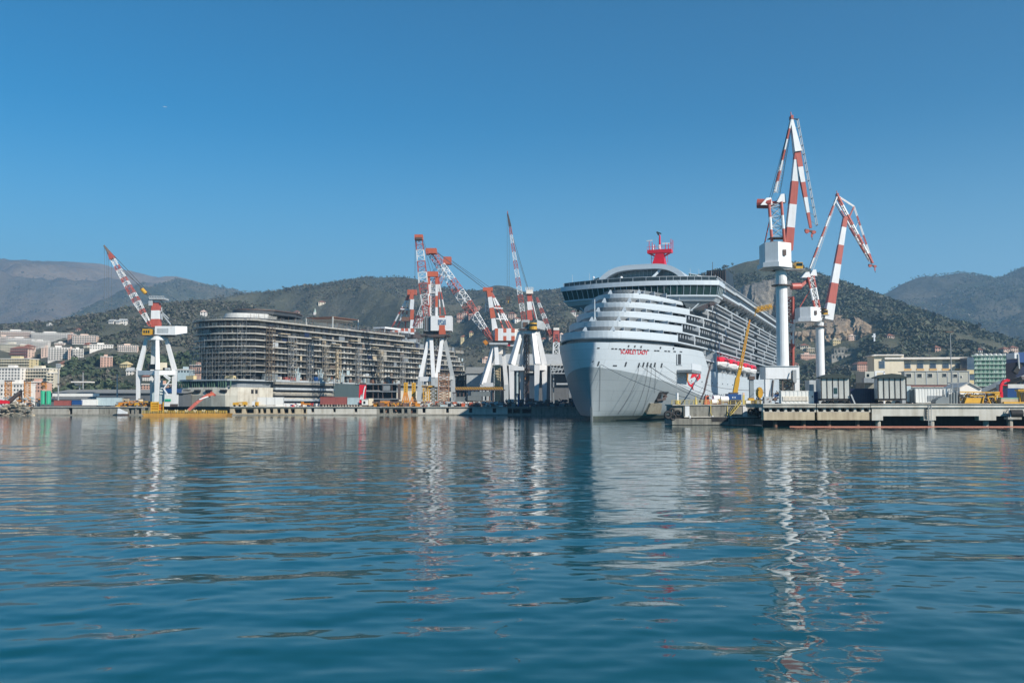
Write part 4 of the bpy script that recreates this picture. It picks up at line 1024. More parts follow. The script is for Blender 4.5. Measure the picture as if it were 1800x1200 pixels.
# things standing on the platform
mb = MB(); p = W(1191, 711, QY+1.5); mb.tube(p, p+V(0,0,0.9), 0.5, M_lyellow, n=9); mb.tube(p+V(-.5,0,.5), p+V(.5,0,.5), .42, M_brown, n=8); single(mb, 'mooring_winch', 'small yellowish winch at the corner of the mooring platform', 'winch')
t = thing('beacon', 'short white cylinder beacon with a thin pole above, on the platform corner', 'beacon', base_at(1190, 703, QY+2))
mb = MB(); p = W(1190.5, 703, QY+2); mb.tube(p, p+V(0,0,1.5), 0.27, M_white, n=10); mb.build('lamp_body', t, world=True)
mb = MB(); mb.tube(p+V(-.1,0,1.5), W(1189.5, 660, QY+2), 0.06, M_steel, n=5); mb.bar(W(1187,664,QY+2), W(1191.5,665,QY+2), 0.1, M_steel); mb.tube(p-V(0,0,1), p, .12, M_steel); mb.build('pole', t, world=True)
mb = MB(); p = W(1223, 711, QY+2.5); mb.tube(p, p+V(0,0,1.7), 0.3, M_lyellow, 0.1, 8); single(mb, 'bollard', 'pale yellow pointed bollard on the platform', 'bollard')
t = thing('machinery_cabin', 'bright orange rounded cabin on the mooring platform', 'cabin', base_at(1243, 711, QY+3))
mb = MB(); a = W(1238, 711, QY+3); b = W(1248, 695, QY+3); mb.hexa([(a.x,QY+3,a.z),(b.x,QY+3,a.z),(b.x,QY+5,a.z),(a.x,QY+5,a.z),(a.x+.35,QY+3.1,b.z),(b.x-.2,QY+3.1,b.z),(b.x-.2,QY+5,b.z),(a.x+.35,QY+5,b.z)], M_orange); mb.build('shell', t, world=True)
mb = MB(); fb(mb, 1243.5, 1246.5, 697, 701, QY+2.95, .1, M_glass); mb.build('window', t, world=True)
for i, (px, py, lab) in enumerate(((1256, 708, 'white drum on the platform next to the orange cabin'), (1259, 701, 'white drum lying behind the first one near the orange cabin'), (1273, 705, 'larger white drum just beside the blue crane cab'))):
    mb = MB(); p = W(px, py+2.5, QY+3.5+i); r = .55 if i < 2 else .7
    mb.tube(p+V(-r*1.2,0,r), p+V(r*1.2,0.3,r), r, M_white, n=12); mb.box(p.x-r, p.x+r, p.y-.3, p.y+.3, p.z-.1, p.z+.25, M_rusty); single(mb, 'drum', lab, 'drum', 'white drums on the platform')
mb = MB(); fb(mb, 1261, 1268, 704, 711, QY+4.2, .8, M_rusty); fb(mb, 1262, 1266, 701, 704, QY+4.3, .6, M_lyellow); single(mb, 'pump', 'rusty little pump between the white drums', 'pump')
# telescopic mobile crane with blue cab
CY = 214.0
t = thing('mobile_crane', 'mobile crane with blue cab and a long raised yellow telescopic boom', 'crane', base_at(1292, 711, CY))
mb = MB(); fb(mb, 1280, 1297, 692, 702.5, CY, 3.0, M_blue); fb(mb, 1295, 1303.5, 693, 703, CY+.6, 2.6, M_blue); fb(mb, 1283, 1298, 689.5, 692.2, CY+.6, 1.5, M_dsteel); mb.build('cab', t, world=True)
mb = MB(); fb(mb, 1287, 1289.2, 697, 699.5, CY-.05, .1, M_shipw2); fb(mb, 1291, 1293.2, 697, 699.5, CY-.05, .1, M_shipw2); build_each(mb, 'window', t, world=True)
mb = MB(); fb(mb, 1279, 1304, 702.5, 706.5, CY+.2, 3, M_navy); mb.build('chassis', t, world=True)
wm_ = MB(); 
for x in (1283, 1290, 1299): p = W(x, 708, CY+.1); wm_.tube(p, p+V(0,.4,0), .45, M_black, n=12)
build_each(wm_, 'wheel', t, world=True)
mb = MB(); A0 = W(1292, 690, CY+1.5); A1 = W(1296.5, 664, CY+1.2); A2 = W(1301, 648, CY+1.0); A3 = W(1316, 571, CY+0.2)
mb.tbar(A0, A1, .95, .9, M_yellow); mb.tbar(A1-(A1-A0)*.05, A2, .68, .66, M_yellow); mb.tbar(A2, A2+(A2-A1)*.08, .85, .85, M_yellow)
d = (A3-A2); k = V(1, .15, 0).normalized()*0.27; j = V(0, .28, 0)
for o_ in (k+j, k-j, -k+j, -k-j): mb.bar(A2+o_, A3+o_*.6, .13, M_yellow)
for i in range(22):
    a = A2+d*(i/22); b = A2+d*((i+1)/22); s_ = 1 if i % 2 else -1; f0 = 1-.4*i/22; f1 = 1-.4*(i+1)/22
    mb.bar(a+(k*s_-j)*f0, b+(-k*s_-j)*f1, .08, M_oran); mb.bar(a+(k*s_+j)*f0, b+(-k*s_+j)*f1, .08, M_oran)
mb.bar(A3, A3+V(.25,-.1,1.1), .3, M_oran); mb.build('boom', t, world=True)
mb = MB(); fb(mb, 1306, 1309, 694, 711, QY+2, .4, M_lyellow); fb(mb, 1306, 1309, 690, 694, QY+2, .4, M_peach); single(mb, 'gate_post', 'yellow and pink painted post at the top of the platform stair', 'post')
for i, (x0, x1, y0, y1, m, lab) in enumerate(((1311, 1320, 703.5, 709, M_white, 'small white pallet load behind the platform stair'), (1316, 1326, 699.5, 704, M_yellow, 'yellow box on top of goods behind the stair'), (1323, 1330, 703, 710, M_rusty, 'rust brown crate behind the platform rail'), (1331, 1335, 698, 710, M_steel, 'slim upright steel locker at the platform end'))):
    mb = MB(); fb(mb, x0, x1, y0, y1, QY+5+i*1.6, 1.0, m); fb(mb, x0+1, x1-1, y0-.8, y0, QY+5.2+i*1.6, .6, M_dsteel); fb(mb, x0, x1, y1, 711.4, QY+5.1+i*1.6, .8, M_brown); single(mb, 'crate', lab, 'crate', 'goods on the mooring platform')
mb = MB(); p = W(1336, 695, 222); n_=12
pts = [W(1336+5.5*math.cos(2*math.pi*i/n_), 690+10*math.sin(2*math.pi*i/n_), 222) for i in range(n_)]; mb.prism(pts[::-1], (0, 1.2, 0), M_yellow); mb.bar(W(1336, 700, 222.6), W(1336, 712, 222.6), .3, M_dsteel); single(mb, 'cable_reel', 'tall oval bright yellow cable reel between ship and crane portal', 'reel')
mb = MB(); fb(mb, 1318.5, 1325, 666, 702, 235, 1.0, M_hullg); fb(mb, 1317, 1327, 661, 667, 234.7, 1.8, M_dsteel); fb(mb, 1320, 1328, 702, 711, 235, 2, M_dsteel); single(mb, 'gangway_tower', 'dark grey slim gangway tower against the ship side', 'tower')

# ---------------- containers, huts and clutter on the right pier
def corr(mb, x0, x1, y0, y1, Y, m, step):
    x = x0
    while x < x1: fb(mb, x, min(x+step*0.5, x1), y0, y1, Y-0.05, 0.06, m); x += step
def container(px0, px1, py0, py1, Y, m, label, depth=2.5, frame=None, ribs=2.0, name='container', doors=False, group=None):
    t = thing(name, label, 'container', base_at((px0+px1)/2, py1, Y), 0, group)
    mb = MB(); fb(mb, px0, px1, py0, py1, Y, depth, m); mb.build('body', t, world=True)
    mb = MB(); corr(mb, px0+1, px1-1, py0+1.0, py1-1.0, Y, m, ribs); mb.build('corrugation', t, world=True)
    fr_ = frame or m; mb = MB()
    for a, b, c, d in ((px0, px0+.7, py0, py1), (px1-.7, px1, py0, py1), (px0, px1, py0, py0+.8), (px0, px1, py1-.8, py1)): fb(mb, a, b, c, d, Y-0.09, 0.12, fr_)
    mb.build('edge_frame', t, world=True)
    face_view(t); return t
t = container(1374, 1430, 686.5, 709, 196, M_cwh, 'bright white container with a long cream louvre, on the arched pier', ribs=7)
mb = MB(); fb(mb, 1376.5, 1420, 696.5, 704.5, 195.84, .1, M_creamw); mb.build('louvre', t, world=True)
mb = MB(); [fb(mb, x, x+1.1, 697, 704, 195.78, .1, M_whitew) for x in np.arange(1377.5, 1419, 2.4)]; mb.build('louvre_slat', t, world=True)
mb = MB(); fb(mb, 1427, 1429, 695.5, 698, 195.82, .1, M_dsteel); mb.build('handle', t, world=True)
mb = MB(); fb(mb, 1377, 1427, 709, 711, 196.2, 2, M_dsteel); mb.build('skid', t, world=True)
container(1430.5, 1437.5, 688, 709.5, 198, M_blue, 'narrow dark blue cabinet beside the white louvred container', ribs=3, name='cabinet')
def hut(px0, px1, label, door, Y=194):
    t = thing('hut', label, 'hut', base_at((px0+px1)/2, 711, Y), 0, 'striped huts on wheels')
    mb = MB(); fb(mb, px0+.5, px1-.5, 663.5, 700.5, Y, 2.8, M_lgrey); mb.build('wall', t, world=True)
    M_hs = mat('hut_panel', (0.52, 0.53, 0.49), .55, dirt=.2)
    mb = MB(); x = px0+.6
    while x < px1-1: fb(mb, x, x+1.05, 664, 700, Y-.06, .07, M_hs); x += 1.55
    mb.build('wall_cladding', t, world=True)
    mb = MB()
    for i in range(6): xx = px0 + (px1-px0-.8)*i/5; fb(mb, xx, xx+.8, 663.5, 700.5, Y-.12, .14, M_black)
    mb.build('post_frame', t, world=True)
    cx = (px0+px1)/2; mb = MB()
    pr = [W(px0-1.5, 664.2, Y-.6), W(px1+1.5, 664.2, Y-.6), W(px1+1.5, 662.4, Y-.6), W(cx+14, 657.8, Y-.6), W(cx, 656.2, Y-.6), W(cx-14, 657.8, Y-.6), W(px0-1.5, 662.4, Y-.6)]
    mb.prism(pr, (0, 4.0, 0), mat('hut_roof', (0.03,0.045,0.04), .6, dirt=.2)); mb.build('roof', t, world=True)
    mb = MB(); fb(mb, px0, px1, 700.5, 704, Y+.05, 2.7, M_black); mb.build('underframe', t, world=True)
    mb = MB()
    for xx in (px0+4, px0+17, px0+33, px1-4):
        for yy in (Y+.4, Y+2.2): p = W(xx, 708, yy); mb.tube(p, p+V(0,.4,0), .42, M_black, n=10)
    build_each(mb, 'wheel', t, world=True)
    if door:
        mb = MB(); fb(mb, cx-4, cx+4, 680, 698, Y-.16, .1, M_lgrey); d_ = mb.build('door', t, world=True)
        mb = MB(); fb(mb, cx-3, cx+3, 681.5, 692, Y-.2, .06, M_gglass); mb.build('pane', d_, world=True) if False else mb.build('door_window', t, world=True)
    mb = MB(); mb.bar(W(px1+1.5, 693, Y-.3), W(px1+8.5, 710, Y-.3), .25, M_lgrey); (mb.build('tow_bar', t, world=True) if door else None); face_view(t)
hut(1444, 1494, 'pale vertical striped hut with dark curved roof and a central door', True)
hut(1544, 1593, 'pale vertical striped hut with dark curved roof and no door, by the big white container', False)
container(1495, 1543, 682.5, 710, 199, M_navy, 'very dark blue container standing between the two striped huts', ribs=3)
mb = MB(); fb(mb, 1440, 1448, 667, 709, 203, 2, M_lgrey); fb(mb, 1423, 1442, 668, 690, 206, 3, M_lgrey); single(mb, 'switch_cabinet', 'light grey tall switch cabinet behind the louvred container', 'cabinet')
t = container(1611, 1672, 682.5, 708, 196, M_cwh, 'largest white container, on the smooth pier beside the grey tank', ribs=5)
mb = MB(); fb(mb, 1601.5, 1611, 684, 708, 197, 2, M_tank); mb.build('cooling_unit', t, world=True); mb = MB(); fb(mb, 1611, 1660, 708, 710.5, 196.3, 2, M_black); mb.build('skid', t, world=True)
mb = MB(); [fb(mb, x, x+1, 695, 705, 195.84, .1, M_lgrey) for x in np.arange(1632, 1660, 2.5)]; mb.build('louvre_slat', t, world=True)
mb = MB(); fb(mb, 1594, 1601, 678, 706, 198, 1.2, M_clb); fb(mb, 1594, 1603, 706, 710, 198, 2, M_dsteel); single(mb, 'panel', 'pale blue upright panel wedged between hut and white container', 'panel')
mb = MB(); fb(mb, 1586, 1592, 703, 708.5, 192.5, .8, M_steel); single(mb, 'tool_box', 'little silver box at the foot of the doorless hut', 'box')
t = thing('tank', 'dark grey horizontal tank with a chimney at the pier edge', 'tank', base_at(1656, 710, 192))
mb = MB(); pts = [W(1645, 709, 192), W(1667, 709, 192), W(1667, 698, 192), W(1658, 696.5, 192), W(1649, 701, 192), W(1645, 704.5, 192)]; mb.prism(pts, (0, 2.2, 0), M_tank); mb.build('body', t, world=True)
mb = MB(); mb.tbar(W(1658.5, 698, 193), W(1658.5, 684, 193), .4, .14, M_tank); mb.build('chimney', t, world=True)
for x, y0, lab in ((1666.5, 691.5, 'slim grey gas cylinder touching the tank'), (1671, 694, 'grey upright vessel, second one along from the tank'), (1676, 691, 'grey upright vessel, third one along from the tank'), (1681, 689, 'grey upright vessel at the foot of the ladder frame')):
    mb = MB(); p = W(x, 710, 192.5); q = W(x, y0, 192.5); mb.tube(p, q, .25, M_tank, n=9); mb.dome(q, .25, .25, .22, M_tank, 8, 4); mb.tube(p, p+V(0,0,.12), .32, M_steel, n=9); single(mb, 'gas_cylinder', lab, 'cylinder', 'grey vessels on the pier')
t = thing('ladder_tower', 'open steel ladder tower with platforms rising over the grey vessels', 'tower', base_at(1677, 710, 195))
mb = MB()
for x in (1673.5, 1683.5):
    for yy in (195, 196.4): mb.bar(W(x, 710, yy), W(x, 652.5, yy), .1, M_steel)
for y in (652.5, 664, 673, 683, 692, 702): mb.bar(W(1673.5, y, 195), W(1683.5, y, 195), .08, M_steel); mb.bar(W(1673.5, y, 195), W(1673.5, y, 196.4), .08, M_steel)
for y in range(655, 710, 3): mb.bar(W(1674.5, y, 194.9), W(1676.5, y, 194.9), .05, M_steel)
mb.build('lattice', t, world=True); mb = MB(); fb(mb, 1671, 1687, 672, 673.4, 194.9, 1.6, M_steel); mb.build('platform', t, world=True)
t = thing('light_mast', 'very tall thin floodlight mast in front of the long cream building', 'light mast', base_at(1675.5, 710, 198))
mb = MB(); mb.tube(W(1674, 710, 198), W(1670, 584, 198), .16, M_steel, .08, 8); mb.build('pole', t, world=True); mb = MB(); fb(mb, 1663, 1676, 582, 584, 197.6, .8, M_dsteel); mb.build('lamp_bar', t, world=True)
t = thing('tent', 'white gabled tent behind the yellow scrap skip', 'tent', base_at(1706, 692, 225))
mb = MB(); pts = [W(1687, 693, 225), W(1725, 693, 225), W(1725, 683, 225), W(1704, 672, 225), W(1687, 681, 225)]; mb.prism(pts, (0, 8, 0), M_whitew); mb.build('wall', t, world=True)
mb = MB(); mb.prism([W(1704, 671.4, 224.6), W(1726, 682.8, 224.6), W(1726, 684, 224.6), W(1704, 672.6, 224.6)][::-1], (0, 9, 0), M_lroof); mb.prism([W(1704, 671.4, 224.6), W(1686, 680.8, 224.6), W(1686, 682, 224.6), W(1704, 672.6, 224.6)], (0, 9, 0), M_lroof); mb.build('roof', t, world=True)
mb = MB(); fb(mb, 1687, 1725, 692, 711.5, 225.5, 7, M_dconc); mb.build('plinth', t, world=True)
t = thing('scrap_skip', 'open yellow skip heaped with bent metal scrap', 'skip', base_at(1715, 710, 193))
mb = MB()
for (a, b) in (((1687, 688.5), (1757, 690)), ((1705, 695.5), (1730, 695.5)), ((1730, 695.5), (1727, 708)), ((1696, 708.5), (1700, 699)), ((1736, 697), (1758, 697)), ((1736, 697), (1741, 709)), ((1758, 697), (1759, 709)), ((1748, 697), (1752, 708))): mb.bar(W(*a, 193), W(*b, 193), .2, M_yellow)
mb.bar(W(1687, 688.5, 194.5), W(1757, 690, 194.5), .2, M_yellow); fb(mb, 1749, 1757, 688, 695, 193, 1.4, M_yellow); fb(mb, 1698, 1729, 699, 709, 193.2, 1.6, M_yellow); fb(mb, 1689, 1760, 708.4, 710.4, 193, 2, M_dsteel)
mb.build('frame', t, world=True)
rr = random.Random(4); mb = MB()
for i in range(170):
    x = rr.uniform(1686, 1757); y = rr.uniform(691, 708); p = W(x, y, rr.uniform(193.6, 195.2)); d = V(rr.uniform(-1,1), rr.uniform(-.4,.4), rr.uniform(-1,1))*rr.uniform(.2,.65)
    mb.bar(p-d, p+d, rr.uniform(.06,.2), rr.choice([M_rusty, M_brown, M_steel, M_dsteel, M_yellow, M_lgrey]))
struct(mb.build('scrap_pile', t, world=True), 'stuff')
t = thing('excavator', 'red material handler with curved arm behind the yellow skip', 'excavator', base_at(1765, 690, 205))
mb = MB(); fb(mb, 1758, 1771, 688.5, 700, 205, 2.5, M_sred); fb(mb, 1758, 1773, 700, 711, 205, 2.8, M_black); mb.build('body', t, world=True)
mb = MB(); fb(mb, 1764, 1770, 677, 689, 205.2, 1.6, M_glass); fb(mb, 1763.5, 1770.5, 676, 677.3, 205.1, 1.9, M_sred); mb.build('cab', t, world=True)
mb = MB(); ap = [W(1758.5, 690, 205), W(1759.5, 677, 205), W(1763.5, 670, 205), W(1771.5, 667.5, 205), W(1773, 670, 205)]
for a, b in zip(ap[:-1], ap[1:]): mb.tbar(a, b, .55, .5, M_sred)
mb.build('arm', t, world=True)
container(1772, 1793, 682, 699, 200, M_blue, 'bright blue container beside the red material handler', ribs=1.6, frame=M_blue)
mb = MB(); fb(mb, 1772, 1802, 675, 682.5, 206, 5, M_lroof); fb(mb, 1774, 1800, 682.5, 711, 206.5, 4, M_dconc); single(mb, 'shelter', 'flat pale roofed shelter over the blue container', 'shelter')
mb = MB(); fb(mb, 1793, 1815, 686, 709, 192, 1.2, M_yellow); fb(mb, 1790, 1815, 684, 687, 192, 1.4, M_yellow); [mb.bar(W(1794+i*3, 688, 191.9), W(1797+i*3, 706, 191.9), .1, M_dsteel) for i in range(6)]; single(mb, 'lattice_box', 'yellow lattice basket at the edge of the frame beside the blue container', 'basket')
mb = MB(); fb(mb, 1760, 1800, 701, 709.5, 192.2, 1.5, M_tconc); fb(mb, 1760, 1798, 698.5, 701, 192.2, 1.4, M_net); fb(mb, 1765, 1812, 706, 709.6, 191.4, .6, M_yellow); single(mb, 'pallet_load', 'long green covered pallet load with yellow edge in front of the material handler', 'pallet')
mb = MB(); [mb.bar(W(1765, 694, 198), W(1700+i*7, 690-i*.4, 215), .2, M_lgrey) for i in range(2)]
t = thing('conveyor', 'long grey inclined conveyor rising behind the tent', 'conveyor', base_at(1730, 690, 235))
mb = MB(); mb.tbar(W(1722, 689, 235), W(1768, 669, 232), 2.2, 2.2, M_lgrey, 1.0, 1.0); mb.tbar(W(1718, 690.5, 238), W(1800, 664, 230), 2.6, 2.6, M_dsteel, .8, .8); mb.build('belt', t, world=True)
mb = MB(); [mb.bar(W(x, 711.5, 235), W(x, y, 235), .3, M_dsteel) for x, y in ((1735, 684), (1757, 675), (1785, 671))]; build_each(mb, 'leg', t, world=True)
t = thing('loading_gantry', 'dark blue loading gantry with a white corner at the picture edge', 'gantry', base_at(1795, 665, 245))
mb = MB(); fb(mb, 1790, 1822, 619, 637, 245, 6, M_blue); fb(mb, 1786, 1822, 637, 668, 246, 5, M_navy); mb.tbar(W(1783, 655, 245), W(1793, 640, 245), 1.2, 1, M_black); mb.build('body', t, world=True)
mb = MB(); fb(mb, 1783.5, 1790, 620, 630, 244.6, 4, M_white); mb.bar(W(1790, 622, 244.5), W(1791.5, 648, 244.5), .3, M_lgrey); mb.bar(W(1783, 669, 244), W(1822, 655, 244), 1.0, M_lgrey); mb.build('trim', t, world=True)
mb = MB(); [mb.bar(W(x, 711.5, 247), W(x, 667, 247), .8, M_navy) for x in (1789, 1800, 1815)]; build_each(mb, 'leg', t, world=True)

# ---------------- long cream building, prefab offices, netted building
def window_grid(t, cells, Y, m_pane, frame=None, sill=None):
    for (x0, x1, y0, y1) in cells:
        mb = MB(); fb(mb, x0, x1, y0, y1, Y-.12, .14, frame or M_lgrey); w_ = mb.build('window', t, world=True)
        mb = MB(); 
        n = 3
        for i in range(n): a = x0+.5+(x1-x0-1)*i/n; fb(mb, a, a+(x1-x0-1)/n-.35, y0+.5, y1-.4, Y-.15, .05, m_pane)
        mb.build('pane', w_, world=True)
M_bluepane = mat('window_blue', (0.05, 0.085, 0.13), .12, dirt=.35, dcol=(.14,.17,.2), scale=.5, streak=False)
BY = 330.0
t = thing('industrial_building', 'long cream flat roofed building with a row of big windows', 'building', base_at(1625, 711, BY))
mb = MB(); fb(mb, 1541, 1590, 624, 711, BY-1, 9, M_creamw); fb(mb, 1590, 1709, 629, 711, BY, 8, M_creamw); mb.build('wall', t, world=True)
mb = MB(); fb(mb, 1539, 1591, 622.5, 624.6, BY-2, 11, M_whitew); fb(mb, 1558, 1711, 627.8, 631, BY-1.7, 10, M_whitew); fb(mb, 1536, 1544, 623.8, 625, BY-2.2, 5, M_whitew); mb.build('cornice', t, world=True)
window_grid(t, [(1548, 1558, 634, 647)], BY-1, M_bluepane); cells = []
for i in range(7): x = 1569 + i*21.8; cells.append((x, x+10.8, 638, 647.5))
window_grid(t, [c for c in cells if c[1] < 1710], BY, M_bluepane)
mb = MB(); [fb(mb, c[0]-.3, c[1]+.3, 633.5, 635.6, BY-.1, .12, M_grey) for c in cells]; build_each(mb, 'vent_strip', t, world=True)
mb = MB(); [fb(mb, c[0]-1, c[1]+1, 647.5, 651.5, BY-.1, .12, mat('tan_spandrel', (0.62,0.40,0.17), .8, dirt=.2)) for c in cells]; build_each(mb, 'spandrel', t, world=True); face_view(t)
OY = 262.0
t = thing('prefab_office', 'row of pale grey prefabricated office cabins with small square windows', 'office', base_at(1645, 711, OY))
M_pref = mat('prefab_panel', (0.44, 0.44, 0.38), .6, dirt=.2)
mb = MB(); fb(mb, 1592, 1702, 652.5, 676, OY, 3, M_pref); fb(mb, 1592, 1690, 676, 711, OY+.5, 5, M_whitew); mb.build('wall', t, world=True)
mb = MB(); fb(mb, 1593, 1672, 677.2, 678.6, OY-.25, .3, M_cred); fb(mb, 1592, 1703, 651.6, 652.6, OY-.2, 6.4, M_lgrey); [fb(mb, x, x+.8, 652.6, 676, OY-.08, .1, M_lgrey) for x in (1592, 1610, 1629, 1648, 1665, 1684, 1701)]; mb.build('panel_frame', t, world=True)
window_grid(t, [(1595, 1604, 656, 663), (1614, 1622, 656, 663), (1632, 1640, 656, 663), (1657, 1664, 656, 662), (1675, 1682, 657, 663), (1688, 1690.5, 660, 664)], OY, M_bglass, M_whitew); face_view(t)
NY = 322.0
t = thing('netted_building', 'block wrapped in green scaffold netting with pale horizontal bands', 'building', base_at(1745, 690, NY))
mb = MB(); fb(mb, 1713, 1781, 625, 711, NY+1, 7, M_grey); mb.build('wall', t, world=True)
mb = MB()
for r_ in range(7):
    y0 = 625.5 + r_*7.6
    for c in range(10):
        x0 = 1711 + c*7.2; m = rr.choice([M_net, M_net, M_net, M_netl]); fb(mb, x0, x0+7.0, y0, y0+6.6, NY + rr.uniform(0, .12), .08, m)
mb.build('safety_net', t, world=True)
mb = MB()
for r_ in range(8): fb(mb, 1709, 1784, 624.2+r_*7.6, 625.4+r_*7.6, NY-.5, .5, M_netl)
for x in np.arange(1711, 1784, 7.2): mb.bar(W(x, 623, NY-.3), W(x, 688, NY-.3), .12, M_steel)
mb.build('scaffold_frame', t, world=True)
mb = MB(); 
for x in np.arange(1715, 1782, 8): mb.dome(W(x, 624.5, NY+2), .9, .9, .7, M_lroof, 8, 3)
build_each(mb, 'roof_vent', t, world=True); face_view(t)
mb = MB(); fb(mb, 1701, 1712, 628, 676, NY-10, 5, M_bluepane); fb(mb, 1700, 1712, 650, 657, NY-10.3, 1, M_ylw); fb(mb, 1700, 1712, 668, 675, NY-10.3, 1, M_ylw); fb(mb, 1700, 1712, 676, 711, NY-10, 5, M_grey); single(mb, 'stair_block', 'narrow glazed stair block squeezed between cream building and green netting', 'building')
mb = MB(); fb(mb, 1521, 1541, 652.5, 672, 300, 8, M_pref); fb(mb, 1519, 1541, 664, 672.5, 298, 2, M_grey); fb(mb, 1521, 1541, 672, 711, 300, 8, M_dconc); fb(mb, 1524, 1528, 657, 662, 299.9, .2, M_glass); single(mb, 'site_cabin', 'pale two level site cabin showing between the striped huts', 'cabin')
mb = MB(); mb.bar(W(1539, 708, 215), W(1539, 652.5, 215), .35, M_white); mb.bar(W(1538, 653, 215), W(1555, 653, 215), .3, M_white); mb.bar(W(1554, 653, 215), W(1554, 711, 215), .3, M_white); single(mb, 'goalpost', 'thin white goalpost frame behind the doorless hut', 'frame')
# ================================================================== CRANES
def banded(p, q, n, first):
    """cut points and alternating paints along a member"""
    p = Vector(p); q = Vector(q); c = [M_red, M_white] if first == 'r' else [M_white, M_red]
    return [(p.lerp(q, i/n), p.lerp(q, (i+1)/n), c[i % 2]) for i in range(n)]
def lattice(mb, p, q, side, w0, wm, w1, nseg, bands, bar=0.3, tm=0.35, dep=None, rm=None, thin=None):
    bar *= 0.5
    """four chord lattice boom p->q; side = width direction; widths at foot, at tm and at head; bands = list of paints"""
    p = Vector(p); q = Vector(q); d = (q-p); L = d.length; d.normalize(); s = Vector(side); s = (s - d*s.dot(d)).normalized(); o = d.cross(s)
    dep = dep or 1.0; thin = thin or bar*0.62
    def wd(t): return w0 + (wm-w0)*t/tm if t < tm else wm + (w1-wm)*(t-tm)/(1-tm)
    def cor(t):
        c = p + (q-p)*t; a = wd(t)/2; return [c + s*a + o*a*dep, c - s*a + o*a*dep, c - s*a - o*a*dep, c + s*a - o*a*dep]
    for i in range(nseg):
        t0, t1 = i/nseg, (i+1)/nseg; m = bands[min(len(bands)-1, int((i+0.5)/nseg*len(bands)))]
        A, B = cor(t0), cor(t1)
        for k in range(4):
            mb.bar(A[k], B[k], bar, m); k2 = (k+1) % 4
            if i % 2: mb.bar(A[k], B[k2], thin, m)
            else: mb.bar(A[k2], B[k], thin, m)
            mb.bar(B[k], B[k2], thin, m)
def rw(n, first='r'): return [(M_red if (i % 2 == 0) == (first == 'r') else M_white) for i in range(n)]
def ropes(mb, prs, r=0.06):
    for a, b in prs: mb.tube(a, b, r, M_cable, n=4, caps=False)
def lattower(mb, corners0, corners1, nseg, m, bar=.22, bands=None):
    for i in range(nseg):
        t0, t1 = i/nseg, (i+1)/nseg; A = [a.lerp(b, t0) for a, b in zip(corners0, corners1)]; B = [a.lerp(b, t1) for a, b in zip(corners0, corners1)]
        mm = bands[int((i+.5)/nseg*len(bands))] if bands else m; n = len(A)
        for k in range(n):
            mb.bar(A[k], B[k], bar, mm); k2 = (k+1) % n; mb.bar(A[k] if i % 2 else A[k2], B[k2] if i % 2 else B[k], bar*.6, mm); mb.bar(B[k], B[k2], bar*.6, mm)

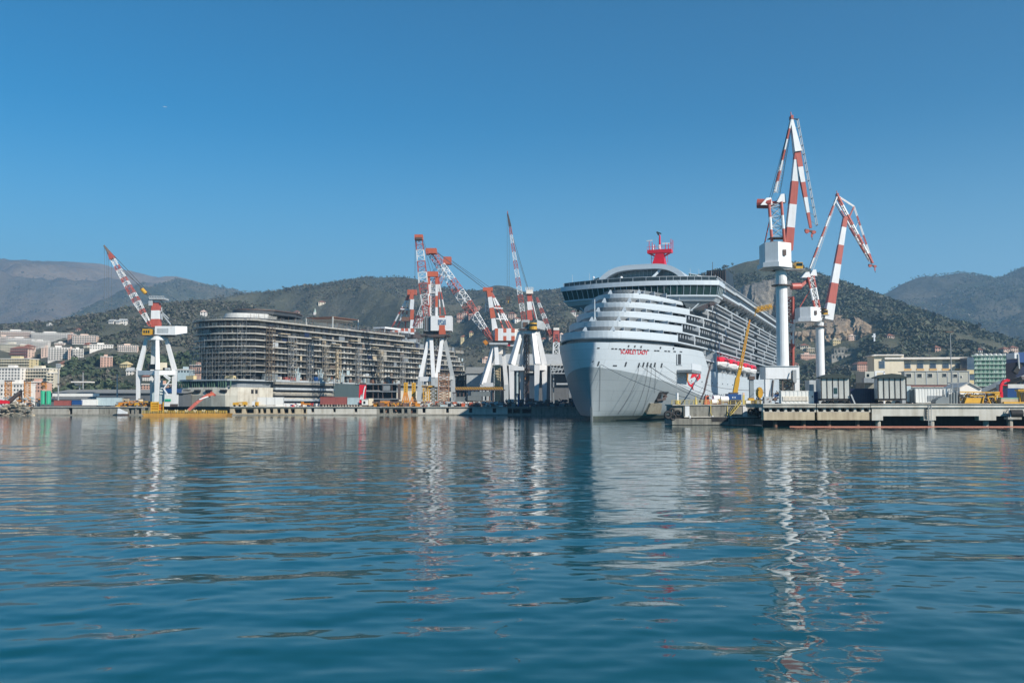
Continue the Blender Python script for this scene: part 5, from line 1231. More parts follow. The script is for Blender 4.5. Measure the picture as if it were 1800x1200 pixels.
# ---------------- two column cranes with folded double jibs, right of the ship
def column_crane(Y, col, colw, ytop, ybase, label, G, lead):
    """G: photograph positions of the joints; lead: metres of depth per metre sideways along the jib plane"""
    cx = col; k = FPX/Y
    def P(n, dy=0.0):
        px, py = G[n] if isinstance(n, str) else n
        return W(px, py, Y - (px-cx)/k*lead + dy)
    base = W(cx, ybase, Y); t = thing('harbour_crane', label, 'crane', (base.x, Y, GZ))
    mb = MB(); r = colw/2/k; zt = Zp(ytop, Y)
    mb.tube((base.x, Y, GZ if ybase > 690 else base.z), (base.x, Y, zt), r*1.06, M_white, r*0.97, 20)
    mb.build('column', t, world=True, smooth=False)
    mb = MB(); zr = Zp(G['ring'][1], Y); mb.tube((base.x, Y, zr-.1), (base.x, Y, zr+.12), r*1.75, M_dsteel, n=18)
    for i in range(12): a = 2*math.pi*i/12; mb.tube((base.x+r*1.7*math.cos(a), Y+r*1.7*math.sin(a), zr), (base.x+r*1.7*math.cos(a), Y+r*1.7*math.sin(a), zr+1), .04, M_steel, n=4)
    mb.build('ring_platform', t, world=True)
    # machinery house: octagon-ended box with skirt
    h0, h1 = G['house0'], G['house1']; a = W(*h0, Y); b = W(*h1, Y); dep = 4.6
    mb = MB(); xm = a.x + (b.x-a.x)*0.42
    mb.loft([[(a.x, Y-2.2, z), (xm, Y-3.6, z), (b.x, Y-1.4, z), (b.x, Y+2.8, z), (a.x, Y+2.8, z)] for z in (b.z, a.z)], M_white, cap0=True, cap1=True)
    mb.loft([[(a.x-.5, Y-2.4, z), (xm, Y-4.0, z), (b.x+.1, Y-1.6, z), (b.x+.1, Y+3, z), (a.x-.5, Y+3, z)] for z in (b.z-1.0, b.z+.02)], M_white, cap0=True, cap1=True)
    mb.loft([[(base.x-r*1.5, Y-r*1.5, zt-.1), (base.x, Y-r*1.8, zt-.1), (base.x+r*1.5, Y-r, zt-.1), (base.x+r*1.5, Y+r*1.5, zt-.1), (base.x-r*1.5, Y+r*1.5, zt-.1)], [(a.x, Y-2.2, b.z-1), (xm, Y-3.6, b.z-1), (b.x, Y-1.4, b.z-1), (b.x, Y+2.8, b.z-1), (a.x, Y+2.8, b.z-1)]], M_lgrey)
    mb.build('machinery_house', t, world=True)
    mb = MB(); wx = xm + (b.x-xm)*.45; mb.box(wx-.35, wx+.35, Y-3.05, Y-2.4, (a.z+b.z)/2-.7, (a.z+b.z)/2+.5, M_dsteel); mb.build('house_window', t, world=True)
    mb = MB(); p = P('cab'); mb.box(p.x-.75, p.x+.75, p.y-1, p.y+1, p.z-.85, p.z+.5, M_yellow); mb.box(p.x-.65, p.x+.65, p.y-1.05, p.y-.9, p.z-.3, p.z+.35, M_glass); cb = mb.build('cab', t, world=True)
    mb = MB(); q0 = V(base.x, Y-1, zt); mb.bar(q0, p+V(0,0,-1), .16, M_lgrey); mb.bar(q0+V(0,0,1.6), p+V(.9,0,-.95), .16, M_lgrey); mb.bar(q0+V(0,1.8,0), p+V(0,1.3,-1), .14, M_lgrey); mb.box(q0.x, p.x+1.1, p.y-1.1, p.y+1.1, p.z-1.1, p.z-.95, M_steel)
    for i in range(5): mb.bar(q0.lerp(p+V(0,0,-1), i/5), (q0+V(0,0,1.6)).lerp(p+V(.9,0,-.95), (i+.5)/5), .09, M_lgrey)
    mb.build('cab_walkway_frame', t, world=True)
    # A-frame with counterweight
    mb = MB()
    for dy in (-1.0, 1.0):
        for A, B in (('legA0', 'legA1'), ('legB0', 'legB1')):
            for (u, v, m) in banded(P(A, dy), P(B, dy*.8), 3, 'r'): mb.tube(u, v, .33, m, n=8)
    for f in (.15, .4, .65, .9):
        A = P('legA0').lerp(P('legA1'), f); B = P('legB0').lerp(P('legB1'), f); A2 = P('legA0').lerp(P('legA1'), min(1, f+.25)); B2 = P('legB0').lerp(P('legB1'), min(1, f+.25))
        for dy in (-1, 1): mb.bar(A+V(0,dy,0), B+V(0,dy,0), .13, M_white); mb.bar(A+V(0,dy,0), B2+V(0,dy,0), .12, M_white); mb.bar(B+V(0,dy,0), A2+V(0,dy,0), .12, M_white)
        mb.bar(A+V(0,-1,0), A+V(0,1,0), .12, M_white); mb.bar(B+V(0,-1,0), B+V(0,1,0), .12, M_white)
    if 'backstay' in G: mb.tube(P('backstay'), P('legA1').lerp(P('legA0'), .35), .13, M_red, n=6); mb.tube(P('backstay', 1), P('legA1', 1).lerp(P('legA0', 1), .35), .13, M_white, n=6)
    for y_ in (0, 1): pl = P('legB0').lerp(P('legA0'), .5); mb.box(pl.x-2, pl.x+2.2, pl.y-1.5, pl.y+1.5, pl.z+y_*.9-.1, pl.z+y_*.9+.02, M_dsteel)
    mb.build('a_frame', t, world=True)
    mb = MB(); c0, c1 = P('cw0'), P('cw1')
    mb.tube(c0, c1, G['cwr'], M_red, n=12); mb.tbar(c1, P('legB1'), .9, .7, M_red); m_ = P('cw1').lerp(P('legA1'), .5)
    mb.hexa([P('legA1')+V(-2.1,-.8,-.2), P('legA1')+V(.6,-.8,-.2), P('legA1')+V(.6,.8,-.2), P('legA1')+V(-2.1,.8,-.2), P('legA1')+V(-.7,-.6,1.4), P('legA1')+V(.3,-.6,1.5), P('legA1')+V(.3,.6,1.5), P('legA1')+V(-.7,.6,1.4)], M_white)
    mb.hexa([P('legB1')+V(-1.2,-.8,-.2), P('legB1')+V(.9,-.8,-.2), P('legB1')+V(.9,.8,-.2), P('legB1')+V(-1.2,.8,-.2), P('legB1')+V(-.2,-.6,1.6), P('legB1')+V(.7,-.6,1.7), P('legB1')+V(.7,.6,1.7), P('legB1')+V(-.2,.6,1.6)], M_white)
    mb.bar(P('legA1'), P('legB1'), .5, M_red); mb.build('counterweight', t, world=True)
    # main jib, fly jib, tie rod
    mb = MB(); A, B = P('jib0'), P('jib1'); w0, w1 = G['jw']; cuts = G['jcuts']; m = M_white if G['jfirst'] == 'w' else M_red
    ts_ = [0] + cuts + [1]
    for i, (u, v) in enumerate(zip(ts_[:-1], ts_[1:])):
        mm = m if i % 2 == 0 else (M_red if m is M_white else M_white)
        mb.tbar(A.lerp(B, u), A.lerp(B, v), w0+(w1-w0)*u, w0+(w1-w0)*v, mm)
    mb.build('main_jib', t, world=True)
    mb = MB(); C, D, E = P('apex'), P('jib1'), P('nose')
    if G['fly'] == 'box':
        mb.tbar(C, D, .5, 1.5, M_white, .8, 2.0)
        for i, (u, v, mm) in enumerate(banded(D, E, 5, 'r')): f0 = 1.25-.75*i/5; f1 = 1.25-.75*(i+1)/5; mb.tbar(u, v, f0, f1, mm)
    else:
        for dy in (-.7, .7):
            for (u, v, mm) in banded(C+V(0,dy,0), E+V(0,dy*.5,0), 7, 'r'): mb.tbar(u, v, .42, .42, mm)
            for (u, v, mm) in banded(C+V(-.5,dy,-2), E+V(-.9,dy*.5,.6), 7, 'w'): mb.tbar(u, v, .25, .25, mm)
        for i in range(16):
            u = C.lerp(E, i/16); v = C.lerp(E, (i+1)/16); mb.bar(u+V(0,-.7,0), v+V(0,.7,0), .12, M_white); mb.bar(u+V(-.5,-.6,-1.2), v+V(0,-.6,0), .1, M_dsteel)
    mb.box(C.x-.25, C.x+.25, C.y-.8, C.y+.8, C.z-.2, C.z+.6, M_red); mb.tube(C, C+V(-.1,0,1.5), .1, M_red, n=5)
    mb.build('fly_jib', t, world=True)
    mb = MB(); T0, T1 = P('stay0'), P('stay1')
    if G['fly'] == 'box':      # walkway along the outer edge of the fly jib
        for dy in (-.5, .5): mb.bar(T0+V(0,dy,0), T1+V(0,dy,0), .14, M_lgrey)
        for i in range(13): u = T0.lerp(T1, i/12); mb.bar(u+V(0,-.6,0), u+V(0,.6,0), .12, M_dsteel); mb.bar(u, P('jib1').lerp(E, max(0, (i-4)/9)) if i > 3 else C.lerp(D, i/4), .08, M_lgrey)
        mb.bar(P('apex'), T0, .2, M_dsteel)
    else:                      # king post truss over the fly jib
        kp = P('king')
        for dy in (-.4, .4):
            for (u, v, mm) in banded(C+V(0,dy,0), kp+V(0,dy,0), 2, 'w'): mb.bar(u, v, .2, M_white)
            for (u, v, mm) in banded(kp+V(0,dy,0), E+V(0,dy,0), 6, 'w'): mb.bar(u, v, .2, mm)
            mb.bar(kp+V(0,dy,0), C.lerp(E, .33)+V(0,dy,0), .2, M_red)
        for f in (.5, .66, .82): mb.bar(kp.lerp(E, (f-.33)/.67), C.lerp(E, f), .12, M_white)
    mb.build('jib_stay_frame', t, world=True)
    mb = MB(); S0, S1 = P('tie0'), P('apex'); bars = banded(S0, S1, 7, 'w')
    for dy in (-.55, .55):
        for (u, v, mm) in bars: mb.bar(u+V(0,dy,0), v+V(0,dy,0), .32, mm)
    off = V(1.1, 0, -.3)
    mb.bar(S0+off, S1+off*.3, .12, M_lgrey); mb.bar(S0+off*.5, S1+off*.2, .1, M_lgrey)
    for i in range(26): u = S0.lerp(S1, i/26); v = S0.lerp(S1, (i+.5)/26); mb.bar(u, v+off*(1-.7*i/26), .09, M_lgrey); mb.bar(v+V(0,-.55,0), v+V(0,.55,0), .1, M_white)
    mb.build('tie_rod', t, world=True)
    mb = MB(); E2 = E + V(0,0,-.3); mb.bar(E2+V(-1.3,0,-.1), E2+V(1.1,0,-.6), .45, M_dsteel); mb.tube(E2+V(-.8,-.3,-.4), E2+V(-.8,.3,-.4), .45, M_red, n=10); mb.tube(E2+V(.6,-.3,-.6), E2+V(.6,.3,-.6), .4, M_red, n=10)
    ropes(mb, [(E2+V(.1,0,-.6), P('hook')+V(0,0,.5))], .05); nh = mb.build('jib_nose', t, world=True)
    mb = MB(); h = P('hook'); mb.box(h.x-.18, h.x+.18, h.y-.12, h.y+.12, h.z-.1, h.z+.6, M_red); mb.bar(h, h+V(.1,0,-.7), .14, M_dsteel); mb.build('hook', t, world=True)
    mb = MB(); ropes(mb, [(P('legA1')+V(0,.3,1), C), (P('legA1')+V(.3,-.3,1), C)], .05); mb.build('luffing_rope', t, world=True)
    return t
GF = dict(ring=(1377, 502), house0=(1340, 429), house1=(1388, 464), cab=(1403, 466), legA0=(1357, 426), legA1=(1352, 360), legB0=(1379, 426), legB1=(1373.5, 355), cw0=(1331, 358), cw1=(1356, 358.5), cwr=1.05,
          jib0=(1385, 440), jib1=(1401.5, 268), jw=(1.75, 1.3), jcuts=[.23, .465, .70, .92], jfirst='r', apex=(1391, 209), nose=(1425, 401), stay0=(1402, 210), stay1=(1436, 396), tie0=(1362, 338), hook=(1427, 416), fly='box', backstay=(1344, 428))
tF = column_crane(214.0, 1376, 20, 475, 644, 'tallest crane, red and white with folded jibs, on a white column rising from a portal', GF, 0.35)
# its portal base
mb = MB(); fb(mb, 1346, 1405, 643.5, 665.5, 211.5, 5.0, M_white); fb(mb, 1345.5, 1405.5, 642.8, 644, 211.3, 5.4, M_lgrey); mb.build('portal_beam', tF, world=True)
mb = MB()
for x0, x1, b in ((1346, 1353, 711), (1398, 1405.5, 711)):
    for yy in (211.6, 215.4): fb(mb, x0, x1, 665.5, b, yy, 1.1, M_white)
fb(mb, 1344, 1357, 697, 711.3, 211.2, 1.6, M_lgrey); fb(mb, 1396, 1408, 697, 711.3, 211.2, 1.6, M_lgrey)
build_each(mb, 'portal_leg', tF, world=True)
mb = MB(); pl = [W(1353, 695, 211.4), W(1358, 665.5, 211.4), W(1362, 665.5, 211.4), W(1357, 697, 211.4)]; mb.prism(pl[::-1], (0, .4, 0), M_lgrey); fb(mb, 1394, 1400, 650, 672, 211.2, .5, M_steel); mb.path([W(1393, 652, 211), W(1391, 664, 210.8), W(1396, 676, 211)], .12, M_black); mb.bar(W(1357, 700, 211.3), W(1359, 668, 211.3), .2, M_dsteel); build_each(mb, 'cable_tray', tF, world=True)
GG = dict(ring=(1443, 574), house0=(1402, 541), house1=(1441, 560), cab=(1449, 548), legA0=(1434, 548), legA1=(1420, 487), legB0=(1442, 548), legB1=(1429.5, 484), cw0=(1391, 503.5), cw1=(1407, 503), cwr=.95,
          jib0=(1455, 562), jib1=(1486, 381), jw=(2.5, 1.2), jcuts=[.155, .35, .535, .72, .895], jfirst='w', apex=(1471.5, 344), nose=(1534, 463), stay0=(1471, 345), stay1=(1534, 463), tie0=(1423, 472), hook=(1538, 475), king=(1501, 363), fly='truss', backstay=(1405, 541))
tG = column_crane(290.0, 1443, 14.5, 563, 697, 'second crane on a white column, its bent jib reaching away from the big ship', GG, -0.25)
# lattice stair tower behind the column
t = thing('stair_tower', 'red and white lattice stair tower behind the tallest crane column', 'tower', base_at(1388, 711, 300))
mb = MB(); c0 = [W(1376, 711, 300), W(1394.5, 711, 298), W(1394.5, 711, 301.5), W(1376, 711, 303)]; c1 = [W(1376, 524, 300), W(1394.5, 522, 298), W(1394.5, 523, 301.5), W(1376, 523, 303)]
lattower(mb, c0, c1, 16, M_red, .5, [M_brown, M_brown, M_brown, M_red, M_red, M_white, M_white, M_red, M_red]); mb.build('lattice', t, world=True)
mb = MB(); [mb.tbar(W(1394, y0, 299), W(1394, y1, 299), .9, .9, m) for y0, y1, m in ((640, 615, M_brown), (612, 584, M_red), (582, 556, M_white), (555, 526, M_red))]; mb.build('mast_post', t, world=True)
mb = MB(); [fb(mb, 1377, 1394, y, y+.8, 298.2, 3, M_dsteel) for y in (540, 560, 585, 605, 640, 660)]; build_each(mb, 'landing', t, world=True)
t = thing('yellow_gantry', 'yellow lattice working platform hanging over the ship roof edge', 'gantry', base_at(1340, 545, 330))
mb = MB(); A, B = W(1328, 545, 330), W(1356, 538.5, 330)
lattice(mb, A, B, (0,1,0), 1.6, 1.6, 1.6, 8, [M_yellow], .28); mb.tbar(A, B, .8, .8, M_yellow); mb.build('beam_lattice', t, world=True)
mb = MB(); mb.bar(A, W(1327, 555, 330), .25, M_yellow); mb.bar(B, W(1365, 538, 330), .3, M_dsteel); build_each(mb, 'hanger', t, world=True)

# ---------------- white portal at the left with lattice jib (and the one in the middle)
def portal(t, Y, legs, ring, kneey, basey, crossy, mat_, dep, lw, open_front=True):
    """legs: photograph columns (top, knee) of front pair and rear pair"""
    k = 1
    for (xt, xk, xb, dy) in legs:
        mb = MB(); a = W(xt, ring[2], Y+dy*.35); b = W(xk, kneey, Y+dy); c = W(xb, basey, Y+dy); c.z = GZ
        mb.tbar(c, b, lw*.75, lw*1.05, mat_, lw*.8, lw*1.1); mb.tbar(b, a, lw*1.05, lw*.8, mat_, lw*1.1, lw*.8)
        mb.box(c.x-lw*.6, c.x+lw*.6, c.y-lw*1.2, c.y+lw*1.2, GZ, GZ+1.1, M_dsteel); mb.build('portal_leg', t, world=True)
    mb = MB(); (x0, x1, yr) = ring; r = (W(x1, yr, Y).x - W(x0, yr, Y).x)/2; c = W((x0+x1)/2, yr, Y)
    mb.tube(c + V(0,0,-.9), c + V(0,0,.9), r, mat_, n=24); mb.tube(c + V(0,0,.9), c + V(0,0,1.15), r*1.12, M_dsteel, n=24)
    mb.build('slew_ring', t, world=True)
    return c
L1Y = 402.0
t1 = thing('portal_crane', 'white portal crane with yellow cab and a red and white jib, by the yellow barge', 'crane', base_at(276, 711, L1Y))
c1_ = portal(t1, L1Y, [(258, 244, 243, -1), (292, 307, 306, 1.5), (276.5, 277, 275, -7), (270, 268, 268, 8)], (259, 293, 594), 651, 706, 655, M_white, 7, 1.6)
mb = MB(); a = W(244, 655, L1Y-1); b = W(307, 655, L1Y+1.5); f = W(277, 655, L1Y-7); g = W(268, 655, L1Y+8)
for u, v in ((a, f), (f, b), (b, g), (g, a)): mb.tbar(u, v, 1.6, 1.6, M_white, 1.8, 1.8)
mb.build('portal_beam', t1, world=True)
mb = MB(); [fb(mb, x0, x1, y0, y1, L1Y-3, 2.5, m) for x0, x1, y0, y1, m in ((260, 272, 640, 649, M_dsteel), (280, 290, 637, 650, M_creamw), (286, 296, 646, 650, M_lgrey))]; build_each(mb, 'equipment_box', t1, world=True)
mb = MB(); [mb.bar(W(p[0], p[1], L1Y-5), W(q[0], q[1], L1Y-5), .45, M_white) for p, q in (((288, 660), (299, 668)), ((299, 668), (288, 683)), ((288, 683), (296, 695)), ((289, 658), (300, 665)))]; mb.build('stairway', t1, world=True)
mb = MB(); fb(mb, 272, 308, 573, 588.3, L1Y-4, 7.5, M_white)
mb.hexa([W(308, 588.2, L1Y-4), W(329, 585, L1Y-1.5), W(329, 585, L1Y+3.5), W(308, 588.2, L1Y+3.5), W(308, 572.8, L1Y-4), W(329, 573.5, L1Y-1.5), W(329, 573.5, L1Y+3.5), W(308, 572.8, L1Y+3.5)], M_white); fb(mb, 276, 296, 577, 585, L1Y-4.06, .1, M_lgrey)
pts2 = [W(262, 590.5, L1Y-3), W(300, 590.5, L1Y-3), W(300, 588, L1Y-3), W(262, 588, L1Y-3)]; mb.prism(pts2, (0, 6, 0), M_dsteel); mb.build('machinery_house', t1, world=True)
mb = MB(); fb(mb, 250, 265, 578, 588.5, L1Y-5, 3.2, M_yellow); fb(mb, 249, 270, 588.5, 589.8, L1Y-5.3, 4, M_dsteel); cb = mb.build('cab', t1, world=True)
mb = MB(); [fb(mb, x, x+2.6, 580.5, 585, L1Y-5.1, .12, M_glass) for x in (252, 256, 260)]; build_each(mb, 'cab_window', t1, world=True)
mb = MB()
for u, v, m in ((575, 561, M_red), (561, 546, M_white), (546, 532, M_red), (532, 524, M_white)): mb.tbar(W(274.5, u, L1Y), W(274.5, v, L1Y), 3.3-.5*(575-u)/50, 3.3-.5*(575-v)/50, m)
fb(mb, 262, 288, 523, 526, L1Y-3, 6, M_lgrey); fb(mb, 261, 268, 526, 537, L1Y-2.5, .5, M_lgrey); railpx(mb, 262, 288, 520, 524, L1Y-3, M_lgrey, 4, .15); mb.tube(W(268, 530, L1Y-1), W(268, 530, L1Y+1), 1.6, M_white, n=12)
for (p, q) in (((280, 545), (300, 570)), ((284, 540), (285, 562)), ((284, 548), (297, 560))): mb.bar(W(*p, L1Y), W(*q, L1Y), .4, M_lgrey)
mb.build('mast_tower', t1, world=True)
mb = MB(); lattice(mb, W(264.5, 572, L1Y-3), W(193, 446, L1Y-8), (0,1,0), 1.0, 2.4, 1.3, 18, rw(13, 'r'), .42, .35); hd_ = W(193, 446, L1Y-8); mb.tbar(hd_, W(182.5, 431, L1Y-9), 1.3, .5, M_dsteel); mb.tbar(W(198, 455, L1Y-8), W(190, 441, L1Y-8), 2, 1, M_red); mb.build('jib', t1, world=True)
mb = MB(); ropes(mb, [(W(193, 447, L1Y-8), W(266, 525, L1Y-1)), (W(206, 468, L1Y-8), W(272, 524, L1Y-1)), (W(186, 434, L1Y-9), W(270, 523, L1Y))], .1); mb.build('luffing_rope', t1, world=True)
mb = MB(); p = W(253, 512, L1Y-3); mb.tube(p+V(-.8,0,.9), p+V(.8,0,-.9), .75, M_yellow, n=10); mb.bar(p+V(-1.5,0,1.2), p+V(1.2,0,-1.2), .5, M_dsteel); mb.build('luffing_block', t1, world=True)
mb = MB(); ropes(mb, [(W(x, y0, L1Y-8), W(x, 552, L1Y-8)) for x, y0 in ((183.5, 433), (188, 440), (191, 445), (196, 452))], .055); mb.build('hoist_rope', t1, world=True)

# ---------------- middle: heavy white portal with slender jib
D_Y = 432.0
t4 = thing('portal_crane', 'white four legged portal crane with the steepest red and white jib, before the grey hangar', 'crane', base_at(930, 711, D_Y))
portal(t4, D_Y, [(915, 899, 900, -5), (937, 944, 943, -7), (945, 957, 957, -1), (925, 918, 918, 7)], (912, 945, 584), 641, 708, 650, M_white, 7, 2.2)
mb = MB(); a = W(899, 646, D_Y-5); b = W(944, 646, D_Y-7); c = W(957, 646, D_Y-1); d = W(918, 646, D_Y+7)
for u, v in ((a, d), (b, c), (c, d)): mb.tbar(u, v, 2.2, 2.2, M_white)
mb.tbar(a, W(921, 648, D_Y-6), 2.6, 1.4, M_white); build_each(mb, 'portal_beam', t4, world=True)
mb = MB(); c0 = [W(921, 700, D_Y), W(926, 700, D_Y-2), W(930, 700, D_Y), W(925, 700, D_Y+2)]; c1 = [W(921, 590, D_Y), W(926, 590, D_Y-2), W(930, 590, D_Y), W(925, 590, D_Y+2)]; lattower(mb, c0, c1, 16, M_dsteel, .3); mb.build('stair_lattice', t4, world=True)
mb = MB(); fb(mb, 917, 931, 562, 577, D_Y-4, 6, M_lgrey); fb(mb, 919, 928, 566, 575, D_Y-4.2, .5, M_dsteel); fb(mb, 914, 946, 577.5, 580, D_Y-5, 9, M_dsteel)
pts = [W(944, 562, D_Y-5), W(955, 565, D_Y-2), W(960, 572, D_Y), W(958, 580, D_Y), W(944, 577, D_Y-5)]; mb.prism(pts[::-1], (0, 7, 0), M_lgrey); mb.build('machinery_house', t4, world=True)
mb = MB(); p = W(937, 573.5, D_Y-5); mb.tube(p+V(0,0,-1.4), p+V(0,0,1.5), 1.7, M_yellow, n=14); mb.tube(p+V(0,0,0), p+V(0,0,.9), 1.75, M_glass, n=14); mb.build('cab', t4, world=True)
mb = MB(); lattice(mb, W(921, 563, D_Y-3), W(896.5, 398, D_Y-8), (0,1,0), 1.8, 2.3, .9, 22, rw(11, 'r'), .46, .22, dep=.9); mb.tbar(W(896.5, 398, D_Y-8), W(892.5, 376, D_Y-9), 1.2, .5, M_dsteel); mb.bar(W(892.5, 376, D_Y-9), W(892, 371, D_Y-9), .3, M_red); mb.build('jib', t4, world=True)
mb = MB()
for u, v, m in ((563, 545, M_red), (545, 530, M_white), (530, 515, M_red)): mb.tbar(W(932, u, D_Y), W(930, v, D_Y), 2.2, 2.0, m)
fb(mb, 925, 937, 509, 516, D_Y-2, 4, M_whitew); railpx(mb, 924, 937, 505, 510, D_Y-2, M_whitew, 3, .15); mb.bar(W(934, 520, D_Y), W(944, 562, D_Y), .35, M_white); mb.bar(W(935, 536, D_Y), W(941, 560, D_Y), .3, M_red); mb.build('mast_tower', t4, world=True)
mb = MB(); ropes(mb, [(W(896.5, 399, D_Y-8), W(929, 509, D_Y)), (W(900, 420, D_Y-8), W(928, 510, D_Y))], .09); mb.build('luffing_rope', t4, world=True)
mb = MB(); ropes(mb, [(W(891.5, 374, D_Y-9), W(891.5, 522, D_Y-9)), (W(895, 390, D_Y-9), W(895, 522, D_Y-9))], .06); mb.build('hoist_rope', t4, world=True)
mb = MB(); p = W(893.5, 524, D_Y-9); mb.box(p.x-.9, p.x+.9, p.y-.3, p.y+.3, p.z-.9, p.z+.8, M_dsteel); mb.bar(p, p+V(0,0,-2), .3, M_yellow); mb.build('hook', t4, world=True)

# ---------------- three heavy red and white lattice cranes behind
def checker(mb, x0, x1, y0, y1, Y, d, pat):
    fb(mb, x0, x1, y0, y1, Y, d, M_white)
    for (a, b, c, e) in pat: fb(mb, x0+(x1-x0)*a, x0+(x1-x0)*b, y0+(y1-y0)*c, y0+(y1-y0)*e, Y-.05, .1, M_orange)
def aframe(mb, pts, Y, dy, w_, n=4, first='r'):
    for (p, q) in pts:
        for o in (-dy, dy):
            for u, v, m in banded(W(*p, Y+o), W(*q, Y+o), n, first): mb.tbar(u, v, w_, w_, M_orange if m is M_red else m)
A_Y = 442.0
t = thing('heavy_crane', 'crane with a square white cabin on splayed legs in front of the scaffolded ship', 'crane', base_at(766, 711, A_Y))
mb = MB(); checker(mb, 757, 794, 555, 581, A_Y-5, 9, [(.40, .68, 0, .12), (.40, .68, .62, 1.0)]); fb(mb, 771.5, 783, 579, 588, A_Y-5.2, 2, M_orange); fb(mb, 746, 757, 556, 582, A_Y-4, 8, M_grey)
for x in (747.5, 751.5): fb(mb, x, x+1.6, 558, 580, A_Y-4.1, .2, M_dsteel)
fb(mb, 744, 780, 581, 588, A_Y-3, 7, M_dsteel); fb(mb, 738, 790, 587.5, 589.5, A_Y-6, 12, M_dsteel); mb.build('machinery_house', t, world=True)
mb = MB(); fb(mb, 770, 784, 561.5, 571, A_Y-5.12, .1, M_clb); sg = mb.build('sign_board', t, world=True)
mb = MB(); [fb(mb, 770.6+(i % 5)*2.7, 772.6+(i % 5)*2.7, 562+(i//5)*3, 564+(i//5)*3, A_Y-5.2, .1, M_blue) for i in range(15) if i not in (3, 7, 11)]; build_each(mb, 'sign_lettering', t, gap=.5, world=True)
mb = MB()
for x in (754, 767.5): 
    for u, v, m in ((555, 540, M_white), (540, 520, M_orange), (520, 500, M_white), (500, 481, M_orange)): mb.tbar(W(x, u, A_Y-1), W(x, v, A_Y-1), 1.0, 1.0, m)
fb(mb, 751, 770, 477, 486, A_Y-2, 2, M_orange); fb(mb, 753, 769, 513.5, 515, A_Y-1.4, .8, M_white)
for q in ((774, 553), (783, 553)):
    for u, v, m in banded(W(770, 486, A_Y), W(*q, A_Y+2), 5, 'r'): mb.tbar(u, v, .5, .5, m)
c0 = [W(757, 555, A_Y), W(765, 555, A_Y)]; c1 = [W(757, 490, A_Y), W(765, 490, A_Y)]; lattower(mb, c0, c1, 10, M_white, .3); mb.build('a_frame', t, world=True)
mb = MB(); lattice(mb, W(750, 556, A_Y-3), W(736.5, 420, A_Y-6), (1,0,0), 2.4, 3.8, 2.8, 14, rw(7, 'r'), .48, .4); fb(mb, 728.5, 743, 412, 421, A_Y-8, 3.5, M_orange); fb(mb, 730, 742, 417, 421, A_Y-8.2, 3.8, M_dsteel); mb.build('jib', t, world=True)
mb = MB(); ropes(mb, [(W(742, 420, A_Y-6), W(758, 480, A_Y-1)), (W(744, 422, A_Y-6), W(764, 480, A_Y-1)), (W(730, 421, A_Y-7), W(729, 560, A_Y-7))], .09); mb.build('rope_set', t, world=True)
for (xt, xb, dy) in ((755, 739, -6), (758, 762, -8), (778, 768, -7), (780, 796, 2), (750, 745, 6)):
    mb = MB(); a = W(xt, 590, A_Y+dy*.4); b = W(xb, 664, A_Y+dy); c = W(xb-(3 if xb < 760 else -1), 706, A_Y+dy); c.z = GZ; mb.tbar(c, b, 1.8, 2.0, M_lgrey); mb.tbar(b, a, 1.7, 1.5, M_white if dy < 0 else M_lgrey); mb.build('portal_leg', t, world=True)
mb = MB(); mb.tbar(W(739, 666, A_Y-6), W(768, 666, A_Y-7), 2.0, 2.0, M_white); mb.tbar(W(768, 664, A_Y-7), W(796, 664, A_Y+2), 1.6, 1.6, M_lgrey); fb(mb, 752, 782, 589.5, 592, A_Y-6, 11, M_dsteel); build_each(mb, 'portal_beam', t, world=True)
mb = MB(); c0 = [W(763, 660, A_Y+1), W(771, 660, A_Y+1), W(771, 660, A_Y+4), W(763, 660, A_Y+4)]; c1 = [W(763, 592, A_Y+1), W(771, 592, A_Y+1), W(771, 592, A_Y+4), W(763, 592, A_Y+4)]; lattower(mb, c0, c1, 10, M_dsteel, .35); mb.build('stair_lattice', t, world=True)

B_Y = 700.0
t = thing('heavy_crane', 'red and white crane whose checkered house shows just above the scaffolded ship', 'crane', base_at(705, 711, B_Y))
mb = MB(); checker(mb, 686, 728, 577, 591, B_Y-6, 12, [(.18, .32, 0, 1), (.45, .58, 0, .35), (.62, .75, 0, .35), (.45, .58, .65, 1), (.85, 1, 0, .5), (0, .06, 0, .4)]); fb(mb, 715, 735, 583, 600, B_Y-5, 9, M_dsteel); mb.build('machinery_house', t, world=True)
mb = MB()
for u, v, m in ((577, 562, M_white), (562, 544, M_orange), (544, 526, M_white), (526, 513, M_orange)): mb.tbar(W(724-(577-u)*.02, u, B_Y-3), W(725, v, B_Y-3), 2.6, 2.4, m)
fb(mb, 716, 732, 509, 518, B_Y-4, 5, M_orange)
for q in ((689, 576), (699, 576), (712, 577)):
    for u, v, m in banded(W(719, 516, B_Y), W(*q, B_Y+3), 5, 'r'): mb.tbar(u, v, .8, .8, m)
mb.bar(W(704, 543, B_Y), W(720, 544, B_Y), .8, M_white); fb(mb, 706, 742, 557, 564, B_Y-4, 4, M_rusty); railpx(mb, 730, 742, 560, 577, B_Y-4, M_white, 2.5, .5); mb.build('a_frame', t, world=True)
mb = MB(); lattice(mb, W(730, 575, B_Y-4), W(783, 466, B_Y-10), (0.6,0.8,0), 2.6, 5.0, 3.6, 12, rw(6, 'r'), .7, .4); fb(mb, 779, 793, 451, 464, B_Y-14, 6, M_orange); mb.build('jib', t, world=True)
mb = MB(); ropes(mb, [(W(783, 454, B_Y-10), W(728, 510, B_Y-3)), (W(780, 462, B_Y-10), W(725, 511, B_Y-3))], .14); mb.build('luffing_rope', t, world=True)
mb = MB()
for x in (692, 724):
    for dy in (-8, 8): p = W(x, 600, B_Y+dy); mb.tbar((p.x, B_Y+dy, GZ), p, 3, 2.6, M_lgrey)
